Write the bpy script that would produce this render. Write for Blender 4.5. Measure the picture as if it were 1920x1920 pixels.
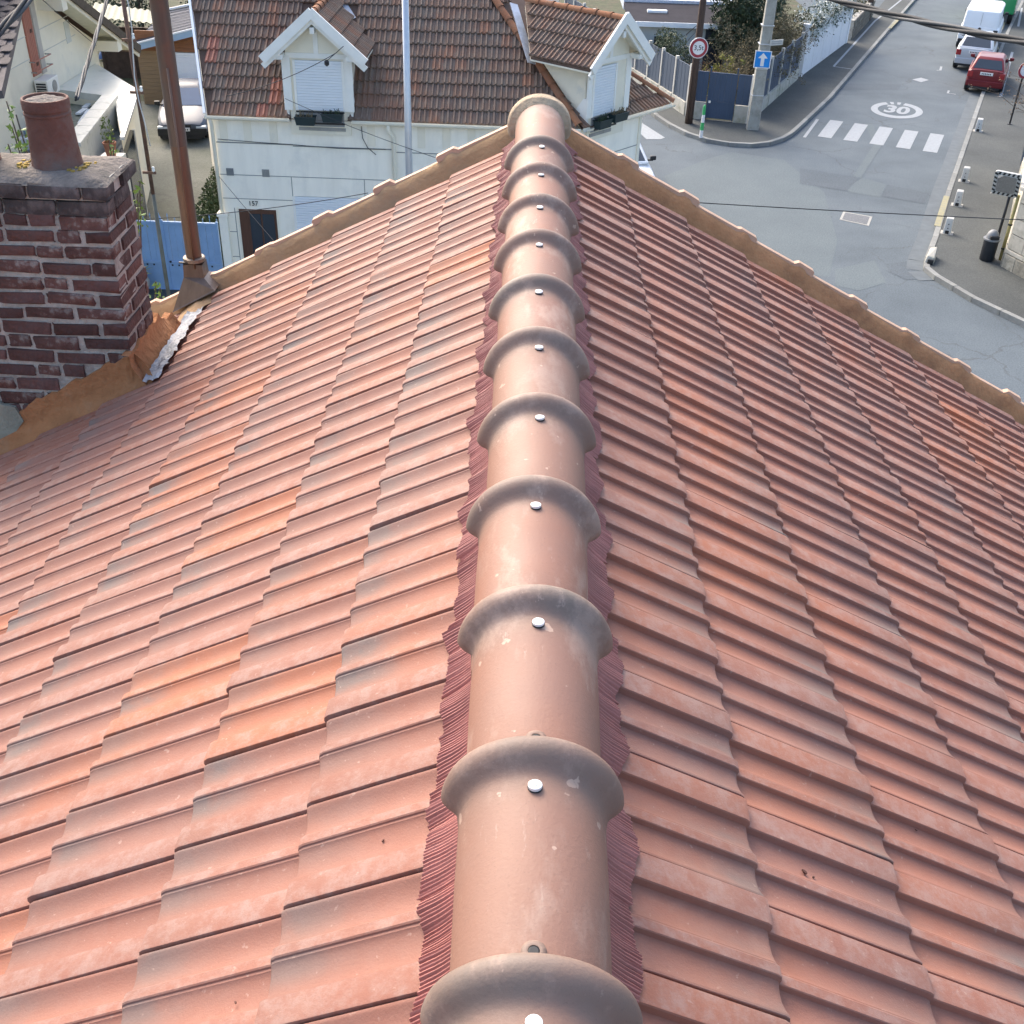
import bpy, bmesh, math, random
from mathutils import Vector, Matrix
from math import sin, cos, tan, pi, radians
random.seed(7)
for o in list(bpy.data.objects): bpy.data.objects.remove(o, do_unlink=True)
SC = bpy.context.scene
COL = SC.collection
# ------------------------------------------------------------------ camera
FPX = 2057.0
CR = Vector((0.99928137, 0.02350618, 0.02973546))
CU = Vector((-0.03779261, 0.55768643, 0.82919091))
CF = Vector((-0.00290805, 0.82971881, -0.55817402))
CP = Vector((-0.0474, -0.8043, 10.5277))
cd = bpy.data.cameras.new('camera'); cam = bpy.data.objects.new('camera', cd); COL.objects.link(cam)
cd.sensor_width = 36; cd.lens = 36 * FPX / 1920; cd.clip_start = 0.05; cd.clip_end = 2000
cam.matrix_world = Matrix(((CR.x, CU.x, -CF.x, CP.x), (CR.y, CU.y, -CF.y, CP.y), (CR.z, CU.z, -CF.z, CP.z), (0, 0, 0, 1)))
SC.camera = cam
# ------------------------------------------------------------------ sky and sun
SUN_AZ, SUN_EL = radians(-30), radians(40)        # azimuth from +Y towards +X
W = bpy.data.worlds.new('World'); SC.world = W; W.use_nodes = True
nt = W.node_tree; bg = nt.nodes['Background']
sky = nt.nodes.new('ShaderNodeTexSky'); sky.sky_type = 'NISHITA'; sky.sun_disc = False
sky.sun_elevation = SUN_EL; sky.sun_rotation = SUN_AZ
sky.air_density = 1.0; sky.dust_density = 4.5; sky.ozone_density = 1.0; sky.altitude = 50
nt.links.new(sky.outputs[0], bg.inputs[0]); bg.inputs[1].default_value = 0.15
sl = bpy.data.lights.new('sun', 'SUN'); sun = bpy.data.objects.new('sun', sl); COL.objects.link(sun)
sl.energy = .95; sl.angle = radians(30.0); sl.color = (1.0, 0.89, 0.76)
sd = Vector((sin(SUN_AZ) * cos(SUN_EL), cos(SUN_AZ) * cos(SUN_EL), sin(SUN_EL)))
sun.rotation_euler = sd.to_track_quat('Z', 'Y').to_euler(); sun.location = sd * 60
SC.view_settings.view_transform = 'Standard'; SC.view_settings.look = 'None'
SC.view_settings.exposure = 1.56; SC.view_settings.gamma = 1.0
SC.render.resolution_x = 1024; SC.render.resolution_y = 1024
SC.render.engine = 'CYCLES'

# ------------------------------------------------------------------ pixel helpers (photo is 1920 px)
def ray(x, y): return ((x - 960) * CR + (960 - y) * CU + FPX * CF) / FPX
def pz(x, y, z=0.0):
    d = ray(x, y); return CP + d * ((z - CP.z) / d.z)
def py(x, y, Y0):
    d = ray(x, y); return CP + d * ((Y0 - CP.y) / d.y)
def px(x, y, X0):
    d = ray(x, y); return CP + d * ((X0 - CP.x) / d.x)
def pv(x, y, P):
    d = ray(x, y); t = ((P[0] - CP.x) * d.x + (P[1] - CP.y) * d.y) / (d.x * d.x + d.y * d.y); return CP + d * t
def pp(x, y, P0, n):
    d = ray(x, y); n = Vector(n); return CP + d * (n.dot(Vector(P0) - CP) / n.dot(d))
def proj(P):
    d = Vector(P) - CP; c = d.dot(CF); return (960 + FPX * d.dot(CR) / c, 960 - FPX * d.dot(CU) / c) if c > .05 else (-9999, -9999)
def in_view(P, m=60):
    a, b = proj(P); return -m < a < 1920 + m and -m < b < 1920 + m

# ------------------------------------------------------------------ materials
MATS = {}
def lnk(t, a, b): t.links.new(a, b)
def material(name, col, rough=0.8, var=0.12, scale=6.0, bump=0.0, bscale=40.0, metal=0.0, spec=0.4, col2=None, mask=None, rnd=0.0, streak=None, coat=0.0, trans=0.0, detail=5):
    """procedural principled material: noise-varied base colour, optional second colour in noise patches, per-object variation"""
    if name in MATS: return MATS[name]
    m = bpy.data.materials.new(name); m.use_nodes = True; t = m.node_tree; N = t.nodes
    b = N['Principled BSDF']; b.inputs['Roughness'].default_value = rough; b.inputs['Metallic'].default_value = metal
    b.inputs['Specular IOR Level'].default_value = spec
    if coat: b.inputs['Coat Weight'].default_value = coat; b.inputs['Coat Roughness'].default_value = 0.08
    if trans: b.inputs['Transmission Weight'].default_value = trans
    tc = N.new('ShaderNodeTexCoord')
    no = N.new('ShaderNodeTexNoise'); no.inputs['Scale'].default_value = scale; no.inputs['Detail'].default_value = detail; no.inputs['Roughness'].default_value = .62
    if streak:
        mp = N.new('ShaderNodeMapping'); mp.inputs['Scale'].default_value = streak; lnk(t, tc.outputs['Object'], mp.inputs[0]); lnk(t, mp.outputs[0], no.inputs['Vector'])
    else: lnk(t, tc.outputs['Object'], no.inputs['Vector'])
    rp = N.new('ShaderNodeValToRGB')
    c = Vector(col)
    rp.color_ramp.elements[0].position = .28; rp.color_ramp.elements[1].position = .72
    rp.color_ramp.elements[0].color = (*[max(0, x * (1 - var)) for x in c], 1); rp.color_ramp.elements[1].color = (*[min(1, x * (1 + var)) for x in c], 1)
    lnk(t, no.outputs['Fac'], rp.inputs[0]); out = rp.outputs[0]
    if col2 is not None:
        n2 = N.new('ShaderNodeTexNoise'); n2.inputs['Scale'].default_value = mask[0]; n2.inputs['Detail'].default_value = 6; n2.inputs['Roughness'].default_value = .68
        lnk(t, tc.outputs['Object'], n2.inputs['Vector'])
        r2 = N.new('ShaderNodeValToRGB'); r2.color_ramp.elements[0].position = mask[1]; r2.color_ramp.elements[1].position = mask[2]
        lnk(t, n2.outputs['Fac'], r2.inputs[0])
        mx = N.new('ShaderNodeMix'); mx.data_type = 'RGBA'; mx.inputs[7].default_value = (*col2, 1)
        lnk(t, r2.outputs[0], mx.inputs[0]); lnk(t, out, mx.inputs[6]); out = mx.outputs[2]
    if rnd:
        oi = N.new('ShaderNodeObjectInfo'); mr = N.new('ShaderNodeMapRange'); mr.inputs[3].default_value = 1 - rnd; mr.inputs[4].default_value = 1 + rnd
        lnk(t, oi.outputs['Random'], mr.inputs[0])
        hs = N.new('ShaderNodeHueSaturation'); lnk(t, mr.outputs[0], hs.inputs['Value']); lnk(t, out, hs.inputs['Color']); out = hs.outputs[0]
    lnk(t, out, b.inputs['Base Color'])
    if bump:
        nb = N.new('ShaderNodeTexNoise'); nb.inputs['Scale'].default_value = bscale; nb.inputs['Detail'].default_value = 6; lnk(t, tc.outputs['Object'], nb.inputs['Vector'])
        bp = N.new('ShaderNodeBump'); bp.inputs['Strength'].default_value = bump; bp.inputs['Distance'].default_value = .02
        lnk(t, nb.outputs['Fac'], bp.inputs['Height']); lnk(t, bp.outputs[0], b.inputs['Normal'])
    MATS[name] = m; return m

# ------------------------------------------------------------------ mesh builder
class MB:
    def __init__(s): s.v = []; s.f = []; s.uv = None
    def add(s, vs, fs):
        k = len(s.v); s.v += [tuple(p) for p in vs]; s.f += [tuple(i + k for i in f) for f in fs]; return s
    def quad(s, a, b, c, d): return s.add([a, b, c, d], [(0, 1, 2, 3)])
    def poly(s, pts): return s.add(pts, [tuple(range(len(pts)))])
    def box(s, x0, x1, y0, y1, z0, z1, M=None):
        v = [(x, y, z) for z in (z0, z1) for y in (y0, y1) for x in (x0, x1)]
        if M is not None: v = [M @ Vector(p) for p in v]
        return s.add(v, [(0, 2, 3, 1), (4, 5, 7, 6), (0, 1, 5, 4), (2, 6, 7, 3), (0, 4, 6, 2), (1, 3, 7, 5)])
    def prism(s, pts, h0, h1, M=None):
        """polygon in XY (counter-clockwise) from z=h0 to z=h1"""
        n = len(pts); v = [(p[0], p[1], h0) for p in pts] + [(p[0], p[1], h1) for p in pts]
        if M is not None: v = [M @ Vector(p) for p in v]
        return s.add(v, [tuple(range(n - 1, -1, -1)), tuple(range(n, 2 * n))] + [(i, (i + 1) % n, n + (i + 1) % n, n + i) for i in range(n)])
    def bar(s, a, b, w, h, up=(0, 0, 1)):
        """rectangular bar from a to b; w across, h along up"""
        a = Vector(a); b = Vector(b); d = (b - a); L = d.length; d.normalize(); r = d.cross(Vector(up))
        if r.length < 1e-4: r = Vector((1, 0, 0))
        r.normalize(); u = r.cross(d)
        v = [p + r * (sx * w / 2) + u * (sz * h / 2) for p in (a, b) for sx, sz in ((-1, -1), (1, -1), (1, 1), (-1, 1))]
        return s.add(v, [(0, 3, 2, 1), (4, 5, 6, 7)] + [(i, (i + 1) % 4, 4 + (i + 1) % 4, 4 + i) for i in range(4)][::1])
    def tube(s, path, rad, n=8, cap=True):
        P = [Vector(p) for p in path]; R = rad if isinstance(rad, (list, tuple)) else [rad] * len(P)
        vs = []; pr = None
        for i, p in enumerate(P):
            d = (P[min(i + 1, len(P) - 1)] - P[max(i - 1, 0)]).normalized()
            if pr is None:
                a = Vector((0, 0, 1)) if abs(d.z) < .9 else Vector((1, 0, 0)); r = d.cross(a).normalized()
            else: r = (pr - d * pr.dot(d)).normalized()
            pr = r; u = d.cross(r)
            vs += [p + (r * cos(2 * pi * k / n) + u * sin(2 * pi * k / n)) * R[i] for k in range(n)]
        fs = [(i * n + k, i * n + (k + 1) % n, (i + 1) * n + (k + 1) % n, (i + 1) * n + k) for i in range(len(P) - 1) for k in range(n)]
        if cap: fs += [tuple(range(n - 1, -1, -1)), tuple((len(P) - 1) * n + k for k in range(n))]
        return s.add(vs, fs)
    def lathe(s, prof, c=(0, 0, 0), n=24, M=None, capb=True, capt=True):
        """profile of (radius, z)"""
        vs = [Vector((c[0] + r * cos(2 * pi * k / n), c[1] + r * sin(2 * pi * k / n), c[2] + z)) for r, z in prof for k in range(n)]
        if M is not None: vs = [M @ p for p in vs]
        m = len(prof); fs = [(i * n + k, i * n + (k + 1) % n, (i + 1) * n + (k + 1) % n, (i + 1) * n + k) for i in range(m - 1) for k in range(n)]
        if capb: fs.append(tuple(range(n - 1, -1, -1)))
        if capt: fs.append(tuple((m - 1) * n + k for k in range(n)))
        return s.add(vs, fs)
    def grid(s, rows):
        n = len(rows[0]); v = [p for r in rows for p in r]
        return s.add(v, [(i * n + k, i * n + k + 1, (i + 1) * n + k + 1, (i + 1) * n + k) for i in range(len(rows) - 1) for k in range(n - 1)])
    def mesh(s, name, mat, smooth=False, bevel=0.0, seg=2, fix=True):
        me = bpy.data.meshes.new(name); me.from_pydata([tuple(p) for p in s.v], [], s.f); me.update()
        if bevel or fix:
            bm = bmesh.new(); bm.from_mesh(me)
            if bevel:
                es = [e for e in bm.edges if len(e.link_faces) == 2 and e.calc_face_angle(0) > .5]
                bmesh.ops.bevel(bm, geom=es, offset=bevel, segments=seg, affect='EDGES', clamp_overlap=True, profile=.6)
            if fix: bmesh.ops.recalc_face_normals(bm, faces=bm.faces)
            bm.to_mesh(me); bm.free()
        me.materials.append(mat)
        if smooth: set_smooth(me, smooth)
        return me
    def build(s, name, mat, parent=None, smooth=False, bevel=0.0, seg=2, fix=True, local=False):
        me = s.mesh(name, mat, smooth, bevel, seg, fix)
        return link(name, me, parent, local)
def set_smooth(me, ang=True):
    for p in me.polygons: p.use_smooth = True
    if ang is not True:
        bm = bmesh.new(); bm.from_mesh(me)
        for e in bm.edges: e.smooth = not (len(e.link_faces) == 2 and e.calc_face_angle(0) > radians(ang))
        bm.to_mesh(me); bm.free()
WM = {}
def link(name, me, parent=None, local=False):
    o = bpy.data.objects.new(name, me); COL.objects.link(o)
    if parent is not None:
        o.parent = parent
        if not local and parent.name in WM: o.matrix_parent_inverse = WM[parent.name].inverted()
    return o
def tag(o, label=None, cat=None, group=None, kind=None):
    if label: o['label'] = label
    if cat: o['category'] = cat
    if group: o['group'] = group
    if kind: o['kind'] = kind
    return o
def thing(name, label, cat, loc=(0, 0, 0), rz=0.0, group=None):
    o = bpy.data.objects.new(name, None); COL.objects.link(o); o.empty_display_size = .1
    o.location = loc; o.rotation_euler = (0, 0, rz)
    WM[o.name] = Matrix.Translation(Vector(loc)) @ Matrix.Rotation(rz, 4, 'Z')
    return tag(o, label, cat, group)
def copy_tree(o, parent=None):
    c = o.copy(); COL.objects.link(c)
    if parent is not None: c.parent = parent
    for ch in o.children: copy_tree(ch, c)
    return c
def text_mesh(txt, size, mat, depth=0.004, bold=0.0):
    cu = bpy.data.curves.new('lettering', 'FONT'); cu.body = txt; cu.size = size; cu.extrude = depth; cu.offset = bold; cu.align_x = 'CENTER'; cu.align_y = 'CENTER'
    o = bpy.data.objects.new('lettering', cu); COL.objects.link(o)
    dg = bpy.context.evaluated_depsgraph_get(); me = bpy.data.meshes.new_from_object(o.evaluated_get(dg))
    bpy.data.objects.remove(o, do_unlink=True); bpy.data.curves.remove(cu)
    me.materials.clear(); me.materials.append(mat); return me
def frame(origin, xdir, zdir=(0, 0, 1)):
    """matrix with local x along xdir, local z along zdir, local y = z cross x"""
    x = Vector(xdir).normalized(); z = Vector(zdir).normalized(); y = z.cross(x).normalized(); z = x.cross(y)
    return Matrix(((x.x, y.x, z.x, origin[0]), (x.y, y.y, z.y, origin[1]), (x.z, y.z, z.z, origin[2]), (0, 0, 0, 1)))
def leafcloud(mb, centre, rad, n, size, up=.3, shape=None, rng=random):
    """n bent leaf faces through an ellipsoid's volume"""
    for _ in range(n):
        while True:
            p = Vector((rng.uniform(-1, 1), rng.uniform(-1, 1), rng.uniform(-1, 1)))
            if p.length < 1 and p.length > rng.random() * .75: break
        c = Vector(centre) + Vector((p.x * rad[0], p.y * rad[1], p.z * rad[2]))
        d = (Vector((rng.gauss(0, 1), rng.gauss(0, 1), rng.gauss(0, .7))) + p * .6).normalized()
        a = d.orthogonal().normalized(); a.rotate(Matrix.Rotation(rng.uniform(0, 6.3), 3, d)); b = d.cross(a)
        L = size * rng.uniform(.6, 1.3); w = L * rng.uniform(.35, .55)
        mb.add([c - a * L * .5, c + b * w * .5 + d * L * .06, c + a * L * .5, c - b * w * .5 + d * L * .06], [(0, 1, 2, 3)])
    return mb
# ------------------------------------------------------------------ palette
M_white = material('white_paint', (.84, .83, .77), .6, .05, 3, .05, 60)
M_cream = material('cream_render', (.82, .77, .63), .9, .05, 2.2, .15, 90, col2=(.60, .60, .54), mask=(1.3, .58, .8))
M_render = material('white_render', (.90, .86, .745), .9, .07, 1.6, .12, 90, streak=(2.6, 2.6, .4), col2=(.74, .72, .64), mask=(1.4, .52, .8))
M_shut = material('white_shutter', (.76, .80, .83), .45, .03, 3)
M_asph = None
M_conc = material('concrete', (.34, .335, .31), .9, .18, 5, .25, 60, col2=(.25, .25, .22), mask=(2.5, .55, .75))
M_kerb = material('kerb_stone', (.215, .222, .215), .9, .2, 4, .3, 40, col2=(.20, .20, .18), mask=(3, .5, .75), rnd=.12)
M_line = material('road_paint', (.27, .30, .32), .75, .08, 9, .1, 80, col2=(.24, .25, .26), mask=(10, .43, .68))
M_yel = material('yellow_paint', (.27, .25, .15), .75, .12, 9, .1, 80, col2=(.2, .2, .17), mask=(7, .48, .70))
M_black = material('black_plastic', (.02, .021, .024), .45, .1)
M_glass = material('dark_glass', (.02, .03, .042), .06, .1, 2, spec=.8)
M_blueglass = material('blue_glass', (.03, .075, .15), .05, .2, 1.2, spec=.9)
M_rust = material('rusty_steel', (.15, .085, .06), .7, .3, 9, .25, 60, col2=(.25, .13, .07), mask=(6, .5, .7), metal=.2)
M_wood = material('wood_pole', (.075, .05, .04), .85, .35, 8, .4, 50, streak=(14, 14, .8))
M_timber = material('wood_cladding', (.23, .10, .045), .7, .25, 4, .2, 50, streak=(.6, 6, 14))
M_galv = material('galvanised_steel', (.55, .57, .60), .4, .06, 4, metal=.6)
M_leaf = material('dark_leaf', (.035, .058, .028), .55, .4, 3, rnd=.1)
M_leaf2 = material('green_leaf', (.13, .17, .035), .5, .35, 6)
M_dry = material('dry_stem', (.17, .14, .085), .8, .35, 5)
M_bark = material('bark', (.09, .07, .05), .9, .3, 10, .4, 40)
M_grass = material('grass_soil', (.055, .062, .03), .95, .4, 3, .3, 30, col2=(.09, .07, .045), mask=(1.6, .5, .65))
M_rubber = material('tyre_rubber', (.018, .018, .02), .8, .1)
M_alu = material('alloy', (.5, .51, .53), .35, .05, metal=.7)
M_redlamp = material('red_lamp', (.32, .018, .02), .25, .1, spec=.6)
M_clearlamp = material('clear_lamp', (.55, .6, .65), .12, .1, spec=.8)
M_plate = material('number_plate', (.75, .75, .72), .5, .03)

def asphalt(name, base, dark, light, crack=True):
    m = bpy.data.materials.new(name); m.use_nodes = True; t = m.node_tree; N = t.nodes; b = N['Principled BSDF']
    b.inputs['Roughness'].default_value = .9; b.inputs['Specular IOR Level'].default_value = .3
    tc = N.new('ShaderNodeTexCoord')
    n1 = N.new('ShaderNodeTexNoise'); n1.inputs['Scale'].default_value = .35; n1.inputs['Detail'].default_value = 8; n1.inputs['Roughness'].default_value = .65
    lnk(t, tc.outputs['Object'], n1.inputs['Vector'])
    r1 = N.new('ShaderNodeValToRGB'); r1.color_ramp.elements[0].position = .32; r1.color_ramp.elements[1].position = .7
    r1.color_ramp.elements[0].color = (*dark, 1); r1.color_ramp.elements[1].color = (*light, 1)
    e = r1.color_ramp.elements.new(.5); e.color = (*base, 1); lnk(t, n1.outputs['Fac'], r1.inputs[0])
    # fine stone grain
    n2 = N.new('ShaderNodeTexNoise'); n2.inputs['Scale'].default_value = 28; n2.inputs['Detail'].default_value = 4; lnk(t, tc.outputs['Object'], n2.inputs['Vector'])
    mr = N.new('ShaderNodeMapRange'); mr.inputs[1].default_value = .3; mr.inputs[2].default_value = .7; mr.inputs[3].default_value = .76; mr.inputs[4].default_value = 1.24; lnk(t, n2.outputs['Fac'], mr.inputs[0])
    mx = N.new('ShaderNodeMix'); mx.data_type = 'RGBA'; mx.blend_type = 'MULTIPLY'; mx.inputs[0].default_value = 1
    lnk(t, r1.outputs[0], mx.inputs[6]); lnk(t, mr.outputs[0], mx.inputs[7]); out = mx.outputs[2]
    if crack:
        dn = N.new('ShaderNodeTexNoise'); dn.inputs['Scale'].default_value = 1.2; dn.inputs['Detail'].default_value = 5; lnk(t, tc.outputs['Object'], dn.inputs['Vector'])
        ad = N.new('ShaderNodeMix'); ad.data_type = 'VECTOR'; ad.inputs[0].default_value = .5; lnk(t, tc.outputs['Object'], ad.inputs[4]); lnk(t, dn.outputs['Color'], ad.inputs[5])
        vo = N.new('ShaderNodeTexVoronoi'); vo.feature = 'DISTANCE_TO_EDGE'; vo.inputs['Scale'].default_value = .62; lnk(t, ad.outputs[1], vo.inputs['Vector'])
        rc = N.new('ShaderNodeValToRGB'); rc.color_ramp.elements[0].position = .003; rc.color_ramp.elements[1].position = .012; lnk(t, vo.outputs['Distance'], rc.inputs[0])
        # cracks only in places
        n3 = N.new('ShaderNodeTexNoise'); n3.inputs['Scale'].default_value = .22; n3.inputs['Detail'].default_value = 3; lnk(t, tc.outputs['Object'], n3.inputs['Vector'])
        r3 = N.new('ShaderNodeValToRGB'); r3.color_ramp.elements[0].position = .47; r3.color_ramp.elements[1].position = .56; lnk(t, n3.outputs['Fac'], r3.inputs[0])
        sb = N.new('ShaderNodeMath'); sb.operation = 'SUBTRACT'; sb.inputs[0].default_value = 1; lnk(t, rc.outputs[0], sb.inputs[1])
        mu = N.new('ShaderNodeMath'); mu.operation = 'MULTIPLY'; lnk(t, sb.outputs[0], mu.inputs[0]); lnk(t, r3.outputs[0], mu.inputs[1])
        m2 = N.new('ShaderNodeMath'); m2.operation = 'MULTIPLY'; m2.inputs[1].default_value = .38; lnk(t, mu.outputs[0], m2.inputs[0])
        mc = N.new('ShaderNodeMix'); mc.data_type = 'RGBA'; mc.inputs[7].default_value = (.05, .05, .05, 1); lnk(t, m2.outputs[0], mc.inputs[0]); lnk(t, out, mc.inputs[6]); out = mc.outputs[2]
    lnk(t, out, b.inputs['Base Color'])
    bp = N.new('ShaderNodeBump'); bp.inputs['Strength'].default_value = .25; bp.inputs['Distance'].default_value = .01
    n4 = N.new('ShaderNodeTexNoise'); n4.inputs['Scale'].default_value = 90; lnk(t, tc.outputs['Object'], n4.inputs['Vector'])
    lnk(t, n4.outputs['Fac'], bp.inputs['Height']); lnk(t, bp.outputs[0], b.inputs['Normal'])
    MATS[name] = m; return m
M_asph = asphalt('road_asphalt', (.096, .118, .135), (.078, .097, .112), (.118, .142, .158))
M_patch = asphalt('patch_asphalt', (.107, .131, .142), (.097, .119, .130), (.120, .145, .155), False)
M_pave = asphalt('pavement_asphalt', (.070, .077, .077), (.056, .062, .062), (.089, .096, .093), False)
M_drive = asphalt('driveway_concrete', (.115, .12, .098), (.075, .083, .06), (.155, .157, .135), True)

# ------------------------------------------------------------------ the setting
tag(MB().poly([(-600, -600, -.06), (600, -600, -.06), (600, 900, -.06), (-600, 900, -.06)]).build('ground', M_grass), kind='structure')
BD = Vector((.385, .923, 0)); BN = Vector((.923, -.385, 0))      # along / right of the street that climbs to the right
tag(MB().poly([(-60, 6.0, 0), (60, 6.0, 0), (90, 140, 0), (-2, 140, 0), (-2, 24.0, 0), (-60, 22.0, 0)]).build('road', M_asph), kind='structure')
def arc_kerb(pts, closed=False): return [Vector((p[0], p[1], 0)) for p in pts]
K1 = arc_kerb([(-1.0, 61), (1.6, 52), (3.2, 46.8), (4.32, 42.83), (4.62, 41.5), (5.03, 40.25), (5.5, 39.25), (6.15, 38.48), (6.9, 38.1), (7.7, 38.05), (8.4, 38.4), (8.98, 39.03), (9.45, 39.8), (9.95, 40.85), (12.03, 45.4), (19.93, 64.5), (31.5, 92.3), (48, 132)])
K2 = arc_kerb([(54, 132), (29.7, 72.9), (24.67, 61.4), (18.69, 47.3), (13.06, 33.6), (11.35, 29.27), (10.64, 27.6), (10.42, 26.9), (10.53, 26.28), (11.04, 24.9), (11.9, 23.4), (14, 20.6), (19, 16), (40, 6)])
def pavement(name, kerb, inner, side):
    """raised asphalt pavement with a row of separate kerb stones; side = +1 when the pavement lies to the left of the kerb's direction"""
    pts = [(k.x, k.y) for k in kerb] + inner
    off = []
    for i, k in enumerate(kerb):
        d = (kerb[min(i + 1, len(kerb) - 1)] - kerb[max(0, i - 1)]).normalized(); n = Vector((-d.y, d.x, 0)) * side
        off.append(k + n * .155)
    p2 = [(k.x, k.y) for k in off] + inner
    a = sum(p2[i][0] * p2[(i + 1) % len(p2)][1] - p2[(i + 1) % len(p2)][0] * p2[i][1] for i in range(len(p2)))
    if a < 0: p2 = p2[::-1]
    pv_ = tag(MB().prism(p2, -.03, .116).build(name, M_pave), kind='structure')
    # stones
    seg = []; acc = 0
    for i in range(len(kerb) - 1):
        L = (kerb[i + 1] - kerb[i]).length; n = max(1, round(L / .98))
        for j in range(n): seg.append((kerb[i].lerp(kerb[i + 1], j / n), kerb[i].lerp(kerb[i + 1], (j + 1) / n)))
    rest = MB(); base = None
    for a_, b_ in seg:
        d = (b_ - a_); L = d.length; d.normalize(); n = Vector((-d.y, d.x, 0)) * side
        c = (a_ + b_) / 2 + n * .075 + Vector((0, 0, .045 + random.uniform(-.004, .004)))
        if in_view(c, 30) and c.y < 75:
            if base is None:
                base = MB().box(-.5, .5, -.075, .075, -.09, .09).mesh('kerb_stone', M_kerb, bevel=.012, seg=2)
            o = link('kerb_stone', base, pv_); o.matrix_basis = frame(c, d) @ Matrix.Diagonal((L - .012, 1, 1, 1))
        else: rest.bar(a_ + n * .075 + Vector((0, 0, .04)), b_ + n * .075 + Vector((0, 0, .04)), .15, .17)
    if rest.v: tag(rest.build('kerb_run', M_kerb, pv_), kind='stuff')
    return pv_
corner_pave = pavement('pavement', K1, [(45, 133), (16.7, 60.2), (15.1, 56.7), (11.55, 49.35), (8.3, 41.7), (7.6, 41.1), (6.0, 41.3), (5.75, 41.6), (1.35, 56.6), (.5, 61)], 1)
right_pave = pavement('pavement', K2, [(40, 9), (20, 19), (13.9, 23.2), (12.95, 26.3), (12.75, 27.4), (16.6, 37), (20.6, 46.5), (33, 76), (56, 131)], 1)
K3 = arc_kerb([(-60, 20.2), (-7, 22.2), (.9, 22.35), (1.9, 22.9), (4.0, 25.6), (3.4, 30), (.4, 44), (-3, 60)])
house_pave = pavement('pavement', K3, [(-4, 60), (-1, 44), (2.3, 30), (2.5, 25.8), (.95, 23.78), (-6.9, 23.85), (-60, 22.0)], 1)
tag(MB().prism([(-10.6, 23.7), (-7.0, 23.85), (-7.4, 30), (-8.6, 41.2), (-15.0, 41.2), (-12.3, 33)], -.03, .02).build('driveway', M_drive), kind='structure')
tag(MB().prism([(-40, 24), (-10.6, 23.8), (-12.3, 33), (-15, 41.2), (-8.6, 41.2), (-8.5, 70), (-40, 70)], -.04, .008).build('garden_soil', M_grass), kind='structure')
tag(MB().prism([(5.75, 41.6), (6.0, 41.35), (7.6, 41.15), (8.3, 41.75), (11.55, 49.4), (15.1, 56.7), (15.1, 70), (1.35, 70), (1.35, 56.6)], -.03, .10).build('garden_soil', M_grass), kind='structure')
# patches in the carriageway
def patch(pix, mat, z=.004, name='road_patch'):
    P = [pz(a, b, z) for a, b in pix]
    if sum(P[i].x * P[(i + 1) % len(P)].y - P[(i + 1) % len(P)].x * P[i].y for i in range(len(P))) < 0: P = P[::-1]
    return tag(MB().poly(P).build(name, mat, fix=False), kind='structure')
patch([(1245, 330), (1330, 297), (1372, 285), (1470, 300), (1545, 360), (1570, 450), (1555, 520), (1420, 500), (1290, 400)], M_patch)
patch([(1587, 352), (1617, 333), (1662, 346), (1650, 370), (1590, 360)], M_patch, .004)
patch([(1566, 505), (1640, 488), (1662, 530), (1610, 545), (1566, 535)], M_patch, .004)
M_dpatch = asphalt('dark_patch_asphalt', (.086, .105, .121), (.075, .092, .107), (.098, .118, .133), False)
patch([(1500, 315), (1612, 333), (1588, 358), (1500, 345)], M_dpatch, .006)
patch([(1664, 346), (1742, 362), (1733, 382), (1652, 368)], M_dpatch, .006)
patch([(1590, 157), (1690, 158), (1685, 168), (1575, 168)], M_dpatch, .006)
patch([(1635, 232), (1655, 270), (1615, 334), (1600, 330), (1640, 268), (1620, 232)], M_patch, .0055)
patch([(1660, 495), (1712, 488), (1722, 500), (1745, 520), (1700, 525), (1668, 510)], M_dpatch, .006)
# concrete gutter strip along the right kerb
gs = MB()
for i in range(2, 8):
    a, b = K2[i], K2[i + 1]; d = (b - a).normalized(); n = Vector((-d.y, d.x, 0)) * -1
    gs.quad(a + Vector((0, 0, .0105)), b + Vector((0, 0, .0105)), b + n * .42 + Vector((0, 0, .0105)), a + n * .42 + Vector((0, 0, .0105)))
tag(gs.build('gutter_strip', material('gutter_concrete', (.108, .127, .140), .9, .15, 3, .2, 50), fix=False), kind='structure')
# zebra crossing
zz = .008
z0 = pz(1532.8, 256); z4 = pz(1729.7, 283.3); zd = (z4 - z0) / 4
for i in range(5):
    a = z0 + zd * i; w = Vector((zd.x, zd.y, 0)).normalized() * .49; l = Vector((.985, 2.42, 0))
    tag(MB().quad(*[Vector((p.x, p.y, zz)) for p in (a, a + w, a + w + l, a + l)]).build('zebra_stripe', M_line, fix=False), kind='structure')
def ribbon(pix, w, mat, name, z=.008, z0=0.0):
    P = [pz(a, b, z0) for a, b in pix]; mb = MB(); L = []; R = []
    for i, p in enumerate(P):
        d = (P[min(i + 1, len(P) - 1)] - P[max(i - 1, 0)]).normalized(); n = Vector((-d.y, d.x, 0)) * w / 2
        L.append(Vector((p.x + n.x, p.y + n.y, z0 + z))); R.append(Vector((p.x - n.x, p.y - n.y, z0 + z)))
    for i in range(len(P) - 1): mb.quad(R[i], R[i + 1], L[i + 1], L[i])
    return tag(mb.build(name, mat, fix=False), kind='structure')
# stripes of the other crossing, beside the house corner
for pix in ([(1195, 222), (1206, 232), (1247, 258), (1238, 261), (1212, 261), (1190, 240)],):
    patch(pix, M_line, .008, 'zebra_stripe')
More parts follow.
